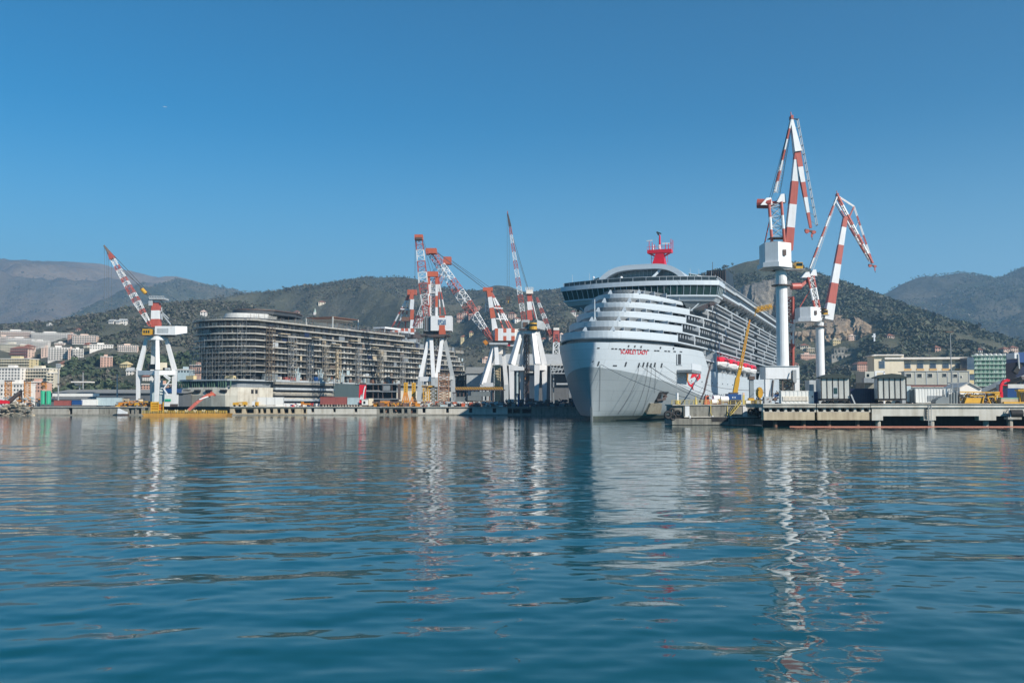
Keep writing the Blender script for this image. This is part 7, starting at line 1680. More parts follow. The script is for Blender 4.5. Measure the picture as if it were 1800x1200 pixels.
for i, (x0, x1, y0, y1, Y, m, lab) in enumerate(((208, 215, 706.5, 712, 394, M_oran, 'small orange bin at the end of the pale blue cabins'), (215, 224, 700, 711, 398, M_tconc, 'tan site box between orange bin and portal crane'), (226, 236, 704, 711.5, 396, M_oran, 'orange and tan crate heap under the portal crane'), (243, 250, 701, 710, 399, M_creamw, 'cream cabinet at the foot of the portal crane'),
        (236, 243, 707, 712.5, 395, M_yellow, 'yellow box in front of the cream cabinet'), (253, 263, 706, 711, 398, M_oran, 'orange machine part lying between the portal legs'), (636, 646.5, 702, 711.5, 394, M_cwh, 'white square cabin touching the red fin'), (648, 655, 699.5, 713, 395, M_creamw, 'narrow upright cream box next to the white square cabin'), (668, 684, 704, 714, 394, M_oran, 'orange site hut with dark windows near the yellow panels'), (1000, 1008, 700, 708, 397, M_dsteel, 'dark box in the shade beside the ship bow'), (893, 903, 702, 708, 396, M_cwh, 'small white van body on the shaded quay'))):
    t = thing('site_box', lab, 'box', base_at((x0+x1)/2, y1, Y), 0, 'site boxes on the far quay'); mb = MB(); fb(mb, x0, x1, y0, y1, Y, 2.2, m); mb.build('body', t, world=True)
    mb = MB(); fb(mb, x0-.3, x1+.3, y0-.7, y0+.1, Y-.15, 2.5, M_dsteel if i % 2 else M_lgrey); mb.build('lid', t, world=True); mb = MB(); fb(mb, x0+.25*(x1-x0), x0+.6*(x1-x0), y0+.3*(y1-y0), y0+.8*(y1-y0), Y-.06, .08, M_glass if i in (1, 8, 6) else m); mb.build('door', t, world=True)
    if y1 < 713: mb = MB(); fb(mb, x0, x1, y1, 714.6, Y+.2, 2, M_brown); mb.build('pallet', t, world=True)
t = thing('machine_house', 'white panelled lift house under the portal crane', 'cabin', base_at(276, 712, 407)); mb = MB(); fb(mb, 267, 284, 676, 714, 407, 4, M_clb); fb(mb, 269, 282, 668, 676, 407.5, 3, M_cwh); mb.build('wall', t, world=True); mb = MB(); [fb(mb, 281, 285.5, y, y+1.6, 406.6, .6, M_cwh) for y in (676, 681, 686, 691)]; build_each(mb, 'landing', t, world=True)
t = thing('tent', 'blue and white striped shelter half hidden between portal leg and ship stern', 'tent', base_at(298, 712, 420)); mb = MB(); fb(mb, 288, 307, 690, 714, 420, 5, M_white); mb.build('wall', t, world=True); mb = MB(); fb(mb, 289, 311, 683, 690, 419.5, 6, M_blue); fb(mb, 287, 300, 701, 705, 419.7, .3, M_green); mb.build('awning', t, world=True)
# yellow work barge with tanks and a red loader arm
BGY = 360.0; bp = W(322, 731, BGY)
t = thing('work_barge', 'long flat yellow work barge with railings, moored below the unfinished stern', 'barge', (bp.x, BGY, 0))
mb = MB(); a = W(248, 731, BGY); b = W(400, 726.2, BGY); M_brg = mat('barge_yellow', (0.55, 0.29, 0.05), .6, dirt=.45, dcol=(.3,.13,.03))
mb.hexa([(a.x+1.5, BGY, -.6), (b.x-.8, BGY, -.6), (b.x-.8, BGY+7, -.6), (a.x+1.5, BGY+7, -.6), (a.x, BGY, b.z), (b.x, BGY, b.z), (b.x, BGY+7, b.z), (a.x, BGY+7, b.z)], M_brg); mb.build('hull', t, world=True)
mb = MB(); railpx(mb, 250, 399, 721.2, 726.2, BGY+.2, M_lyellow, 3.2, .09); railpx(mb, 252, 398, 721.5, 726.2, BGY+6.6, M_yellow, 5, .1)
for x in (292, 310, 328, 343, 358, 380): mb.bar(W(x-2.5, 720, BGY+.3), W(x, 724.3, BGY+.3), .4, M_ylw); mb.bar(W(x+2.5, 720, BGY+.3), W(x, 724.3, BGY+.3), .4, M_ylw)
mb.build('railing_frame', t, world=True)
mb = MB()
for r_ in range(4): y = 721-r_*4.2; p = W(266, y, BGY+3); q = W(278.5, y, BGY+3); mb.tube(p, q, .5, M_yellow, n=10)
for r_ in range(3): y = 720-r_*4.2; p = W(279, y, BGY+3.5); q = W(287, y, BGY+3.5); mb.tube(p, q, .42, M_oran, n=10)
for x in (265.5, 278.5, 287): mb.bar(W(x, 724, BGY+2.6), W(x, 706, BGY+2.6), .3, M_yellow)
mb.build('tank_rack', t, world=True)
mb = MB(); fb(mb, 249, 404, 714, 724.6, BGY+12, .6, M_dsteel); single(mb, 'pontoon', 'dark low pontoon floating between the yellow barge and the dock', 'pontoon') if False else None
t = thing('hydraulic_loader', 'rusty red hydraulic loader arm stretched over the yellow barge', 'loader', base_at(333, 722, BGY+3)); mb = MB(); a, b, c, d = W(331, 721, BGY+3), W(345, 708, BGY+4), W(362, 695, BGY+6), W(376, 692, BGY+7)
mb.tbar(a, b, 1.0, 1.1, M_red); mb.tbar(b, c, 1.0, .8, M_red); mb.bar(a+V(0,.3,-.4), b+V(.2,0,-1.2), .4, M_dsteel); mb.bar(W(350, 702, BGY+4), W(366, 696.5, BGY+6), .35, M_white); mb.build('arm', t, world=True)
mb = MB(); mb.tbar(c, d, 1.0, .9, M_orange); mb.bar(d+V(-1.2,0,.6), d+V(.5,0,-.6), .8, M_red); mb.bar(d+V(-2,0,.2), d+V(-1.5,0,-1.2), .5, M_red); mb.build('grab', t, world=True)
mb = MB(); fb(mb, 205, 222, 719, 727, 386, 2, M_dconc); mb.prism([W(206, 727, 385), W(207, 717.5, 385), W(222, 724, 385), W(222, 727, 385)], (0, 1.5, 0), M_white); fb(mb, 206, 223, 727.5, 730.5, 384.6, 2.5, M_dsteel); single(mb, 'small_boat', 'small white boat with a pointed cabin tied to the broken quay', 'boat')
t = thing('loader', 'yellow telescopic loader parked on the quay edge beside the dock', 'loader', base_at(422, 714, 394)); mb = MB(); fb(mb, 409, 417, 707.5, 712, 394, 2, M_yellow); fb(mb, 426, 433, 706.5, 712, 394, 2, M_yellow); mb.tbar(W(410, 708.5, 394.5), W(433, 706.5, 394.5), .5, .5, M_yellow); fb(mb, 416, 427, 710, 712, 394.2, 1.6, M_yellow); mb.build('body', t, world=True); mb = MB(); [mb.tube(W(x, 712.8, 394), W(x, 712.8, 394)+V(0,.4,0), .45, M_black, n=10) for x in (412, 421, 430)]; build_each(mb, 'wheel', t, world=True)
t = thing('site_vehicle', 'little white and yellow vehicle just before the white fence panel', 'vehicle', base_at(448, 714, 394)); mb = MB(); fb(mb, 443, 449, 705, 712.5, 394, 1.8, M_white); fb(mb, 448, 453, 706, 713, 394, 1.8, M_yellow); fb(mb, 447, 449.5, 702.5, 706, 394.3, 1, M_lgrey); mb.build('body', t, world=True); mb = MB(); [mb.tube(W(x, 713, 393.9), W(x, 713, 393.9)+V(0,.4,0), .35, M_black, n=10) for x in (445, 451)]; build_each(mb, 'wheel', t, world=True)
mb = MB(); fb(mb, 452, 499, 698, 711, 396, .4, M_cwh); [fb(mb, x, x+.6, 697.5, 714, 395.9, .1, M_lgrey) for x in (452, 468, 483, 498.5)]; single(mb, 'hoarding', 'white site hoarding in front of the primed hull', 'fence')
t = thing('flatbed_truck', 'orange flatbed truck parked in front of the brick red wagon', 'truck', base_at(536, 714, 394)); mb = MB(); fb(mb, 529, 544.5, 708.5, 711.5, 394, 2, M_oran); fb(mb, 529, 532.5, 706, 709, 394, 2, M_oran); mb.build('body', t, world=True); mb = MB(); [mb.tube(W(x, 712.3, 393.9), W(x, 712.3, 393.9)+V(0,.4,0), .4, M_black, n=10) for x in (531.5, 541)]; build_each(mb, 'wheel', t, world=True)
container(563, 610, 697.5, 710.5, 395, M_cred, 'long faded brick red container on the smooth pale quay', ribs=1.2); container(610.5, 630.5, 698.5, 711, 395.5, M_clb, 'pale blue container between the faded red container and the red fin', ribs=1.2)
mb = MB(); [fb(mb, x, x+1.5, 710.5, 714.5, 395.3, 2, M_dsteel) for x in np.arange(564, 630, 5)]; fb(mb, 562, 632, 711, 712, 395.4, 1.8, M_dsteel); single(mb, 'container_stand', 'row of dark steel trestles below the two long containers', 'stand')
t = thing('funnel_fin', 'tall scarlet funnel fin with a white handwritten stroke, standing on the quay', 'ship fin', base_at(637, 713, 398)); mb = MB(); mb.prism([W(630.5, 712, 398), W(637, 712, 398), W(641.5, 700, 398), W(643, 676.5, 398), W(631.5, 676, 398)], (0, 2.0, 0), M_sred); mb.build('panel', t, world=True)
mb = MB(); sp = [(642.2, 678.5), (640.2, 685), (638.8, 693), (637.8, 703), (637.2, 710)]; [mb.tbar(W(*a, 397.85), W(*b, 397.85), .45, .45, M_white, .2, .2) for a, b in zip(sp[:-1], sp[1:])]; sp = [(633, 702), (635.6, 693), (635.9, 703), (637.6, 699)]; [mb.tbar(W(*a, 397.85), W(*b, 397.85), .4, .4, M_white, .2, .2) for a, b in zip(sp[:-1], sp[1:])]; mb.build('white_stroke', t, world=True); mb = MB(); fb(mb, 632, 643, 672.8, 676.2, 399, 1, M_dsteel); mb.build('lifting_eye', t, world=True)
# dark steel block, panels, stands and towers in the middle
t = thing('steel_block', 'dark open steel hull section waiting on the quay', 'hull section', base_at(672, 702, 430)); mb = MB()
for y in (674, 687, 700): fb(mb, 642, 700, y, y+1.8, 430, 10, M_grey)
for x in (642, 655, 664, 672, 688, 699): fb(mb, x, x+1.3, 674, 702, 430.2, 9, M_dsteel)
fb(mb, 645, 697, 675, 700, 436, .5, M_dark); fb(mb, 671, 686, 676, 686, 430.5, .4, M_grey); fb(mb, 643, 668, 686, 687, 429.6, .6, M_plate); fb(mb, 644, 698, 701, 714, 431, 7, M_dsteel); mb.build('frame', t, world=True)
for x0, x1, y0, y1, lab in ((709.5, 716.5, 672, 689.5, 'upright yellow panel, the shorter one on orange trestles'), (723.5, 730.5, 672.5, 697, 'upright yellow panel, the taller one beside a crane leg')):
    t = thing('yellow_slab', lab, 'panel', base_at((x0+x1)/2, 714, 412), 0, 'yellow panels on trestles'); mb = MB(); fb(mb, x0, x1, y0, y1, 412, 1.2, M_yellow); mb.build('panel', t, world=True); mb = MB(); [fb(mb, (x0+x1)/2-.8, (x0+x1)/2+.8, y, y+1.2, 411.9, .2, M_dsteel) for y in np.arange(y0+3, y1-2, 4)]; build_each(mb, 'hole', t, world=True)
    mb = MB(); [mb.bar(W(xx, 714, 411), W((x0+x1)/2+(xx-(x0+x1)/2)*.3, y1, 412), .45, M_oran) for xx in (x0-4, x0+1, x1-1, x1+4)]; mb.bar(W(x0-2, 704, 411.5), W(x1+2, 704, 411.5), .3, M_orange); mb.build('trestle_frame', t, world=True)
t = post_tower(744, 752, 679, 713, 408, M_yellow, 'yellow lattice trestle between crane leg and rust tower, narrow one', 6, .35, 'trestle'); post_tower(755, 768, 681, 713, 409, M_yellow, 'yellow lattice trestle touching the rust tower, wide one', 5, .4, 'trestle')
mb = MB(); fb(mb, 741, 762, 677.5, 680, 408, 6, M_yellow); single(mb, 'beam', 'yellow beam resting on the lattice trestles', 'beam')
post_tower(771, 789, 655, 714, 406, mat('rust_tower', (.36, .20, .12), .7, dirt=.4, dcol=(.2,.1,.06)), 'rust and tan lattice tower in front of the splayed crane legs', 12, .42); post_tower(796, 801, 690, 713, 407, M_steel, 'thin pale lattice post just past the rust tower', 7, .25)
t = thing('pipe_gantry', 'yellow topped service gantry running to the tan panelled tower', 'gantry', base_at(840, 713, 425)); mb = MB(); fb(mb, 800, 884, 680, 684.5, 425, 3, M_yellow); fb(mb, 800, 888, 684.5, 686, 424.6, 3.6, M_dsteel)
for i in range(28): mb.bar(W(800+i*3, 684.5, 424.9), W(803+i*3, 680, 424.9), .25, M_dsteel)
mb.build('beam', t, world=True); mb = MB(); [mb.bar(W(x, 714, 426), W(x, 685, 426), .5, M_dsteel) for x in np.arange(802, 872, 6.5)]; build_each(mb, 'post', t, world=True)
for x0, x1, y0, y1, Y, lab in ((822, 846, 695, 704, 421, 'grey container at ground level under the yellow gantry'), (828, 862, 688, 696, 423, 'grey container stacked above, under the yellow gantry'), (800, 820, 697, 706, 422, 'slim grey container at the near end of the yellow gantry')): container(x0, x1, y0, y1, Y, M_tank, lab, ribs=2)
mb = MB(); fb(mb, 799, 864, 704, 714.5, 423.5, 4, M_brown); single(mb, 'plinth', 'dark brown plinth carrying the grey containers', 'plinth')
t = thing('panelled_tower', 'tan panelled service tower at the corner of the grey hangar', 'tower', base_at(876, 713, 450)); mb = MB(); fb(mb, 869.5, 879, 641, 712, 450, 4, M_tconc); mb.build('panel', t, world=True); mb = MB(); [mb.bar(W(x, 712, 449.6), W(x, 641, 449.6), .3, M_tconc) for x in (868, 879.5)]; [mb.bar(W(868, y, 449.6), W(879.5, y, 449.6), .2, M_ylw) for y in np.arange(643, 712, 5)]; fb(mb, 866, 880, 680, 685, 449.2, 3, M_yellow); mb.build('lattice_frame', t, world=True)
# hangar
HY = 540.0; t = thing('hangar', 'huge grey hangar with a sloping pale roof and dark open sides behind the white portal', 'hangar', base_at(940, 711, HY))
mb = MB(); a = W(868, 640, HY); b = W(1010, 640, HY); mb.box(a.x, b.x+20, HY+12, HY+70, GZ, a.z-.2, M_shed); fb(mb, 868, 871, 640, 712, HY, 12, M_lgrey); [fb(mb, x, x+2, 640, 712, HY+.5, 3, M_grey) for x in (897, 921, 945, 972, 1000)]; mb.build('wall', t, world=True)
mb = MB(); c0 = W(866, 639.5, HY-1); d0 = W(872, 622, HY+22); mb.loft([[(x, c0.y, c0.z-.9), (x, c0.y, c0.z), (x+1.5, d0.y, d0.z), (x+1.5, HY+70, d0.z-3), (x, HY+70, c0.z-.9)] for x in (c0.x, W(1010, 640, HY).x+22)], M_lroof, cap0=True, cap1=True); mb.build('roof', t, world=True)
mb = MB(); [mb.bar(W(968, 646+i*5, HY-4), W(1003, 650-i*2, HY-4), .5, M_lgrey) for i in range(2)]; [mb.bar(W(968+i*6, 656, HY-4), W(974+i*6, 642, HY-4), .4, M_lgrey) for i in range(5)]; mb.bar(W(968, 656, HY-4), W(1003, 656, HY-4), .5, M_lgrey); fb(mb, 978, 1000, 673, 676, HY-4, 2, M_lgrey); [mb.bar(W(x, 712, HY-4), W(x, 640, HY-4), .6, M_grey) for x in (968, 1003)]; mb.build('roof_truss_frame', t, world=True)
mb = MB(); fb(mb, 888, 912, 660, 712, HY+4, 1, M_tank); fb(mb, 908, 911, 645, 712, HY+3, 1, M_clb); fb(mb, 920, 935, 670, 712, HY+6, 1, M_navy); fb(mb, 930, 940, 660, 700, HY+5, .6, M_lgrey); fb(mb, 918, 926, 662, 667, HY+2, 2, M_oran); fb(mb, 917, 937, 652.5, 655, HY+1, 4, M_lroof); build_each(mb, 'bay_screen', t, world=True)
shed(820, 866, 645, 655.5, 690, 600, 30, 'small grey roofed shed between the unfinished bow and the hangar', M_roofg, M_lgrey)
t = thing('jetty_davit', 'blue davit post standing on the shaded quay edge', 'davit', base_at(910, 712, 392)); mb = MB(); mb.bar(W(911, 714, 392), W(911, 692.5, 392), .6, M_blue); mb.bar(W(905.5, 693, 392), W(913.5, 693, 392), .6, M_navy); mb.bar(W(906, 693, 392), W(911, 699, 392), .25, M_navy); mb.build('post', t, world=True)
# loose dock clutter nobody could count
def heap(x0, x1, y0, Y0, n, mats, label, seed, big=1.0):
    r_ = random.Random(seed); mb = MB()
    for i in range(n):
        x = r_.uniform(x0, x1); y = r_.uniform(y0, 714) ; Y = r_.uniform(Y0, Y0+9); p = W(x, y, Y); p.z = max(p.z, GZ+.1); m = r_.choice(mats)
        if r_.random() < .5: d = V(r_.uniform(-1,1), r_.uniform(-.5,.5), r_.uniform(-.6,.6))*r_.uniform(.4,1.5)*big; mb.bar(p-d, p+d, r_.uniform(.08,.3), m)
        else: s_ = r_.uniform(.25, .9)*big; mb.box(p.x-s_, p.x+s_, Y-s_, Y+s_, GZ-.05 if p.z < GZ+1.5 else p.z-.5*s_, p.z+.4*s_, m)
    struct(mb.build('dock_clutter'), 'stuff', label)
heap(735, 905, 706, 391.5, 330, [M_brown, M_rusty, M_lgrey, M_dsteel, M_orange, M_cwh, M_bare, M_clb], 'scattered pipes, plates and crates along the pale quay', 1)
heap(655, 735, 705, 391.5, 120, [M_brown, M_rusty, M_oran, M_yellow, M_dsteel], 'orange and brown gear at the foot of the yellow panels', 2)
heap(890, 1030, 703, 391.5, 220, [M_dsteel, M_brown, M_dark, M_navy, M_tank, M_rusty], 'dark gear heaped on the shaded quay', 3, 1.2)
heap(205, 260, 705, 392, 70, [M_oran, M_brown, M_yellow, M_bare, M_rusty], 'bits of gear round the portal crane feet', 4, .8); heap(500, 565, 709, 391.5, 60, [M_brown, M_rusty, M_cwh, M_sred, M_blue], 'small gear along the quay edge below the side staging', 5, .6)
heap(0, 70, 697, 396, 90, [M_rusty, M_clb, M_lgrey, M_brown, M_oran, M_steel], 'jumble of posts and pipes behind the rubble slope', 6, .75)
heap(1340, 1440, 690, 210, 110, [M_rusty, M_oran, M_brown, M_dsteel, M_blue], 'rusty cables and parts round the crane portal', 7, .5)

# ================================================================== HOUSES ON THE SLOPES
WINM = {}
def shared_box(name, w_, d_, h_, m):
    key = (name, round(w_, 2), round(h_, 2), m.name)
    if key not in WINM:
        b = MB(); b.box(-w_/2, w_/2, -d_/2, d_/2, 0, h_, m); me = bpy.data.meshes.new(name); me.from_pydata(b.v, [], b.f); me.materials.append(m); WINM[key] = me
    return WINM[key]
def child(name, me, parent, loc, rz=0):
    o = bpy.data.objects.new(name, me); COL.objects.link(o); o.parent = parent; o.location = loc; o.rotation_euler = (0, 0, rz); return o
def block(hill, px0, px1, y0, y1, floors, cols, wall, label, yaw=0.0, depth=11, roof='flat', balc=None, roofm=None, cat='apartment block', name='apartment_block', group=None, Y=None, side=2, chimney=False):
    pxm = (px0+px1)/2
    p = hill.ray(pxm, y1) if Y is None else W(pxm, y1, Y)
    wd = (px1-px0)/FPX*p.y/max(.5, math.cos(R(yaw))); h_ = (y1-y0)/FPX*p.y
    zb = -5.0; t = thing(name, label, cat, tuple(p), R(yaw), group)
    rr_ = 7.0; nn = max(1, int(wd/9))
    for i in range(nn+1):
        f = -.5 + i/nn
        for dd in (depth*.5, -2, -11, -20, -30, -42, -55): q = 1 + dd/p.y; AVOID.append(((p.x+wd*f)*q, p.y+dd, rr_))
    mb = MB(); mb.box(-wd/2, wd/2, 0, depth, zb, h_, wall); mb.build('wall', t)
    mb = MB()
    if roof == 'flat':
        mb.box(-wd/2-.3, wd/2+.3, -.4, depth+.3, h_, h_+.5, roofm or M_whitew); mb.box(-wd*.2, wd*.1, depth*.3, depth*.7, h_+.5, h_+2.2, wall)
    else:
        e = .7; rh = min(3.2, depth*.28); k = wd*.5-depth*.45 if roof == 'hip' and wd > depth else (wd/2+e if roof == 'gable' else .3)
        mb.add([(-wd/2-e, -e, h_), (wd/2+e, -e, h_), (wd/2+e, depth+e, h_), (-wd/2-e, depth+e, h_), (-k, depth/2, h_+rh), (k, depth/2, h_+rh)], [(0,1,5,4), (1,2,5), (2,3,4,5), (3,0,4), (3,2,1,0)], roofm or M_tile)
    ro = mb.build('roof', t)
    if chimney: child('chimney', shared_box('chimney', .9, .9, 2.4, wall), ro, (wd*.2, depth*.4, h_+.8))
    fh = h_/floors; cw = wd/cols; wm = shared_box('window', cw*.52 if balc else min(1.6, cw*.46), .16, fh*(.55 if balc else .5), M_dark if balc else M_bglass)
    for f in range(floors):
        for c in range(cols): child('window', wm, t, (-wd/2+cw*(c+.5), -.02, fh*f+fh*(.34 if balc else .28)))
        for c in range(side): child('window', wm, t, ((wd/2+.02) if yaw < 0 else (-wd/2-.02), depth*(c+.5)/side, fh*f+fh*.28), R(90))
        if balc is not None: child('balcony', shared_box('balcony', wd*.97, 1.0, fh*.33, balc), t, (0, -.65, fh*f))
    return t
L = H_left
block(L, 0, 53, 582, 600, 5, 14, M_whitew, 'long pale apartment row highest at the picture edge', 8, balc=M_peach)
block(L, 56, 119, 585.5, 603, 5, 16, M_whitew, 'longest white balconied apartment row on the upper terrace', 6, balc=M_whitew)
block(L, 119, 128, 587, 605, 6, 2, M_pinkw, 'slender orange stair tower in the upper apartment row', 6); block(L, 128, 168, 590, 605, 4, 10, M_peach, 'pale pink apartment wing stepping down beside the orange tower', 10, balc=M_whitew)
block(L, 55, 65, 585, 598, 4, 2, M_peach, 'pale pink end block of the upper apartment row', -6) if False else None
block(L, -6, 14, 592, 606, 5, 6, M_peach, 'pinkish end block at the picture edge, second row down', 8, balc=M_whitew); block(L, 96, 112, 603, 609, 2, 6, M_whitew, 'low white wing between the longest row and the dark balcony block', 6, balc=M_peach); block(L, 100, 108, 640, 648, 3, 3, M_creamw, 'small cream house alone below the dark balcony block', -12, roof='hip', cat='house', name='house'); block(L, 146, 154, 606, 613, 2, 3, M_creamw, 'small cream villa just below the orange tower row end', -8, roof='hip', cat='house', name='house'); block(L, 250, 262, 662, 670, 3, 4, M_whitew, 'white house framed between the portal crane legs', 5, roof='hip', cat='house', name='house'); block(L, 12, 54, 595, 611, 5, 10, M_whitew, 'middle terrace white apartments with a pinkish end', 12, balc=M_whitew); block(L, 56, 83, 600, 613, 4, 7, M_whitew, 'short white balconied row just below the longest one', 12, balc=M_whitew)
block(L, -2, 36, 605, 622, 4, 8, M_creamw, 'cream apartment house with square windows beside the red roofs', -5)
block(L, 16, 50, 613, 628, 3, 8, M_peach, 'orange tinted house with a wide red tiled roof', -8, roof='hip', balc=M_cred, cat='house', name='house'); block(L, 36, 52, 609, 622, 3, 4, M_peach, 'smaller house with a brighter red roof, behind the wide red one', -8, roof='hip', cat='house', name='house')
block(L, 73, 87, 610.5, 627, 6, 3, M_peach, 'pink windowed end tower of the lower balcony row', 14); block(L, 87, 120, 611, 633, 7, 8, M_whitew, 'white lower apartment block with dark balcony bays', 22, balc=M_whitew); block(L, 120, 129, 613, 635, 7, 2, M_peach, 'peach stair tower between two white balcony blocks', 20); block(L, 129, 145, 614, 631, 6, 4, M_whitew, 'small white balcony block at the lower row end', 26, balc=M_whitew)
block(L, -4, 53, 631, 650, 4, 12, M_ylw, 'yellowish apartment slab with long horizontal balconies', -6, balc=M_creamw, Y=690); block(L, 36, 88, 648, 676, 5, 10, M_creamw, 'cream slab with long balconies close above the orange towers', -10, balc=M_creamw, Y=660, side=3); block(L, 82, 94, 656, 690, 7, 2, M_creamw, 'stepped cream end tower with curved balconies over the green silos', 10, balc=M_creamw, Y=650)
block(L, -4, 36, 647, 668, 4, 7, M_whitew, 'plain white house block below the yellowish slab', -4, Y=655); block(L, 45, 75, 672, 690, 3, 6, M_pinkw, 'faded red block right behind the orange lattice towers', 0, Y=560); block(L, 0, 45, 675, 696, 3, 8, M_whitew, 'pale workshop block behind the orange towers', 0, Y=540, cat='workshop', name='workshop')
block(L, 178, 196, 627, 645, 6, 4, M_pinkw, 'salmon pink tower house alone among dark trees', 25, side=3); block(L, 208, 240, 607.5, 618, 3, 10, M_peach, 'long pink house behind the portal crane leg', 14, balc=M_whitew); block(L, 160, 196, 606, 614, 2, 9, M_whitew, 'low white terraced row stepping down the slope', 18)
block(L, 210, 224, 640.5, 647.5, 2, 4, M_ylw, 'small yellow house just beside the white portal crane', -8, roof='hip', roofm=M_ylw, cat='house', name='house'); block(L, 222, 232, 652, 660, 2, 2, M_whitew, 'small white gabled house low behind the portal crane', 10, roof='gable', roofm=M_lroof, cat='house', name='house')
for i, (a, b, y0, y1, lab) in enumerate(((190, 199, 564, 571, 'white hillside villa, upper one of the trio above the portal crane'), (203, 209, 565, 571, 'white hillside villa, middle one of the trio'), (209, 221, 563, 571, 'white hillside villa with twin gables beside the jib ropes'))): block(L, a, b, y0, y1, 2, 3, M_whitew, lab, -10+8*i, 8, 'gable', roofm=M_lroof, cat='villa', name='villa', group='white villas on the slope')
block(L, 333, 353, 642, 658, 4, 5, M_pinkw, 'pink house between portal crane and unfinished stern', -10, Y=620, side=3); block(L, 242, 310, 676, 684, 2, 14, M_pinkw, 'long low pink row behind the portal crane legs', 0, Y=520); block(L, 312, 333, 650, 656, 1, 4, M_clb, 'low pale blue shed roof seen beyond the portal crane', 0, Y=610, cat='shed', name='storage_shed')
block(L, 352, 362, 548, 556, 2, 2, M_whitew, 'white house peeping over the unfinished stern roof', 8, roof='hip', roofm=M_peach, cat='house', name='house'); block(L, 82, 91, 570, 573.5, 1, 2, M_whitew, 'tiny white hut on the skyline ridge', 0, 7, roofm=M_lroof, cat='house', name='house'); block(L, 133, 140, 579, 583, 1, 2, M_peach, 'small pink house above the orange stair tower', 0, 7, 'hip', cat='house', name='house')
C = H_ctr
HS = [(516, 526, 548, 556, M_peach, 'hip', 'pink villa beside the pale church spire over the unfinished ship'), (803, 812, 552, 560, M_pinkw, 'hip', 'pink house highest in the hillside village'), (812, 824, 549, 558, M_peach, 'hip', 'peach house in the village centre'), (824, 835, 553, 561, M_pinkw, 'hip', 'rose house behind the slanting jib'), (803, 815, 561, 568, M_peach, 'hip', 'peach house, second row of the village'),
      (834, 851, 540, 547, M_pinkw, 'flat', 'long pink house above the village'), (810, 823, 592, 601, M_ylw, 'hip', 'cream yellow house standing alone below the village'), (825, 832, 584, 592, M_ylw, 'hip', 'small yellow tower house above the lone cream house'), (878, 890, 552, 560, M_whitew, 'hip', 'white house behind the striped crane house'), (893, 905, 551, 560, M_peach, 'hip', 'peach house just beside the steep jib'), (905, 915, 560, 568, M_whitew, 'hip', 'white house behind the yellow cab cylinder'), (985, 992, 588, 597, M_whitew, 'hip', 'white house nearest the ship bow silhouette'), (992, 1000, 594, 601, M_creamw, 'hip', 'cream house touching the ship bow silhouette'), (965, 973, 592, 599, M_peach, 'hip', 'peach house before the small far crane'), (950, 960, 596, 603, M_creamw, 'hip', 'cream house behind the white portal leg'), (1003, 1012, 548, 553, M_whitew, 'hip', 'white house below the ship bridge wing'), (1014, 1022, 556, 562, M_whitew, 'hip', 'second white house below the bridge wing'), (560, 572, 531, 536, M_creamw, 'hip', 'cream farmhouse high on the bare patch'), (752, 764, 500, 505, M_creamw, 'hip', 'ruined looking cream house close below the ridge'), (848, 866, 630, 640, M_peach, 'flat', 'orange pink block above the small grey shed')]
for a, b, y0, y1, m, rf, lab in HS: block(C, a, b, y0, y1, max(1, round((y1-y0)/3.2)), max(2, round((b-a)/4)), m, lab, rq.uniform(-18, 18), 10, rf, roofm=M_tile if rq.random() < .6 else M_peach, cat='house', name='house', group='houses on the hill slopes')
t = thing('church_spire', 'thin pale green church spire rising behind the unfinished ship', 'church', tuple(C.ray(553.5, 553))); q = t.location; hsp = 12; mb = MB(); mb.box(-2, 2, -2, 2, -8, hsp*.35, M_whitew); mb.build('tower_wall', t); mb = MB(); mb.tube((0, 0, hsp*.35), (0, 0, hsp), 2.2, M_netl, .05, 8); mb.build('spire', t)
AVOID.append((q.x, q.y, 9))
RH = H_right
HS = [(1407, 1437, 623, 633, M_pinkw, 'flat', 'long rose pink house between the two white columns'), (1407, 1421, 607, 617, M_creamw, 'hip', 'cream house on the terrace above the rose pink one'), (1492, 1508, 590, 601, M_peach, 'flat', 'square tan block house below the quarry'), (1464, 1478, 597, 607, M_ylw, 'flat', 'pale yellow house at the foot of the quarry'), (1448, 1465, 590, 596, M_tconc, 'flat', 'low stone house right under the quarry face'), (1506, 1541, 640, 653, M_pinkw, 'hip', 'pink house row beside the cream building corner'), (1644, 1654, 611, 619, M_pinkw, 'hip', 'small red roofed house alone above the cream building'), (1764, 1776, 613, 622, M_peach, 'hip', 'orange roofed house above the green netting'), (1777, 1790, 611, 622, M_peach, 'hip', 'second orange roofed house above the netting, by the gantry'), (1720, 1727, 615, 620, M_whitew, 'hip', 'tiny white house just above the netting'), (1394, 1404, 640, 652, M_peach, 'hip', 'peach house right behind the portal of the tallest crane'), (1560, 1572, 590, 595, M_peach, 'hip', 'peach house in the wood above the cream building'), (1418, 1432, 612, 620, M_tconc, 'flat', 'brown walled terrace house beside the second column'), (1392, 1400, 655, 668, M_pinkw, 'flat', 'pink house seen through the crane portal')]
for a, b, y0, y1, m, rf, lab in HS: block(RH, a, b, y0, y1, max(1, round((y1-y0)/4)), max(2, round((b-a)/4)), m, lab, rq.uniform(-14, 14), 9, rf, roofm=M_tile if rf == 'hip' else None, cat='house', name='house', group='houses on the hill slopes')
t = block(RH, 1466, 1503, 613, 622, 1, 6, M_dconc, 'upper terraced stone greenhouse below the quarry', 0, 8, cat='greenhouse', name='greenhouse', roofm=M_roofg); block(RH, 1462, 1500, 623, 632, 1, 6, M_conc, 'lower terraced stone greenhouse below the quarry', 0, 8, cat='greenhouse', name='greenhouse', roofm=M_roofg)
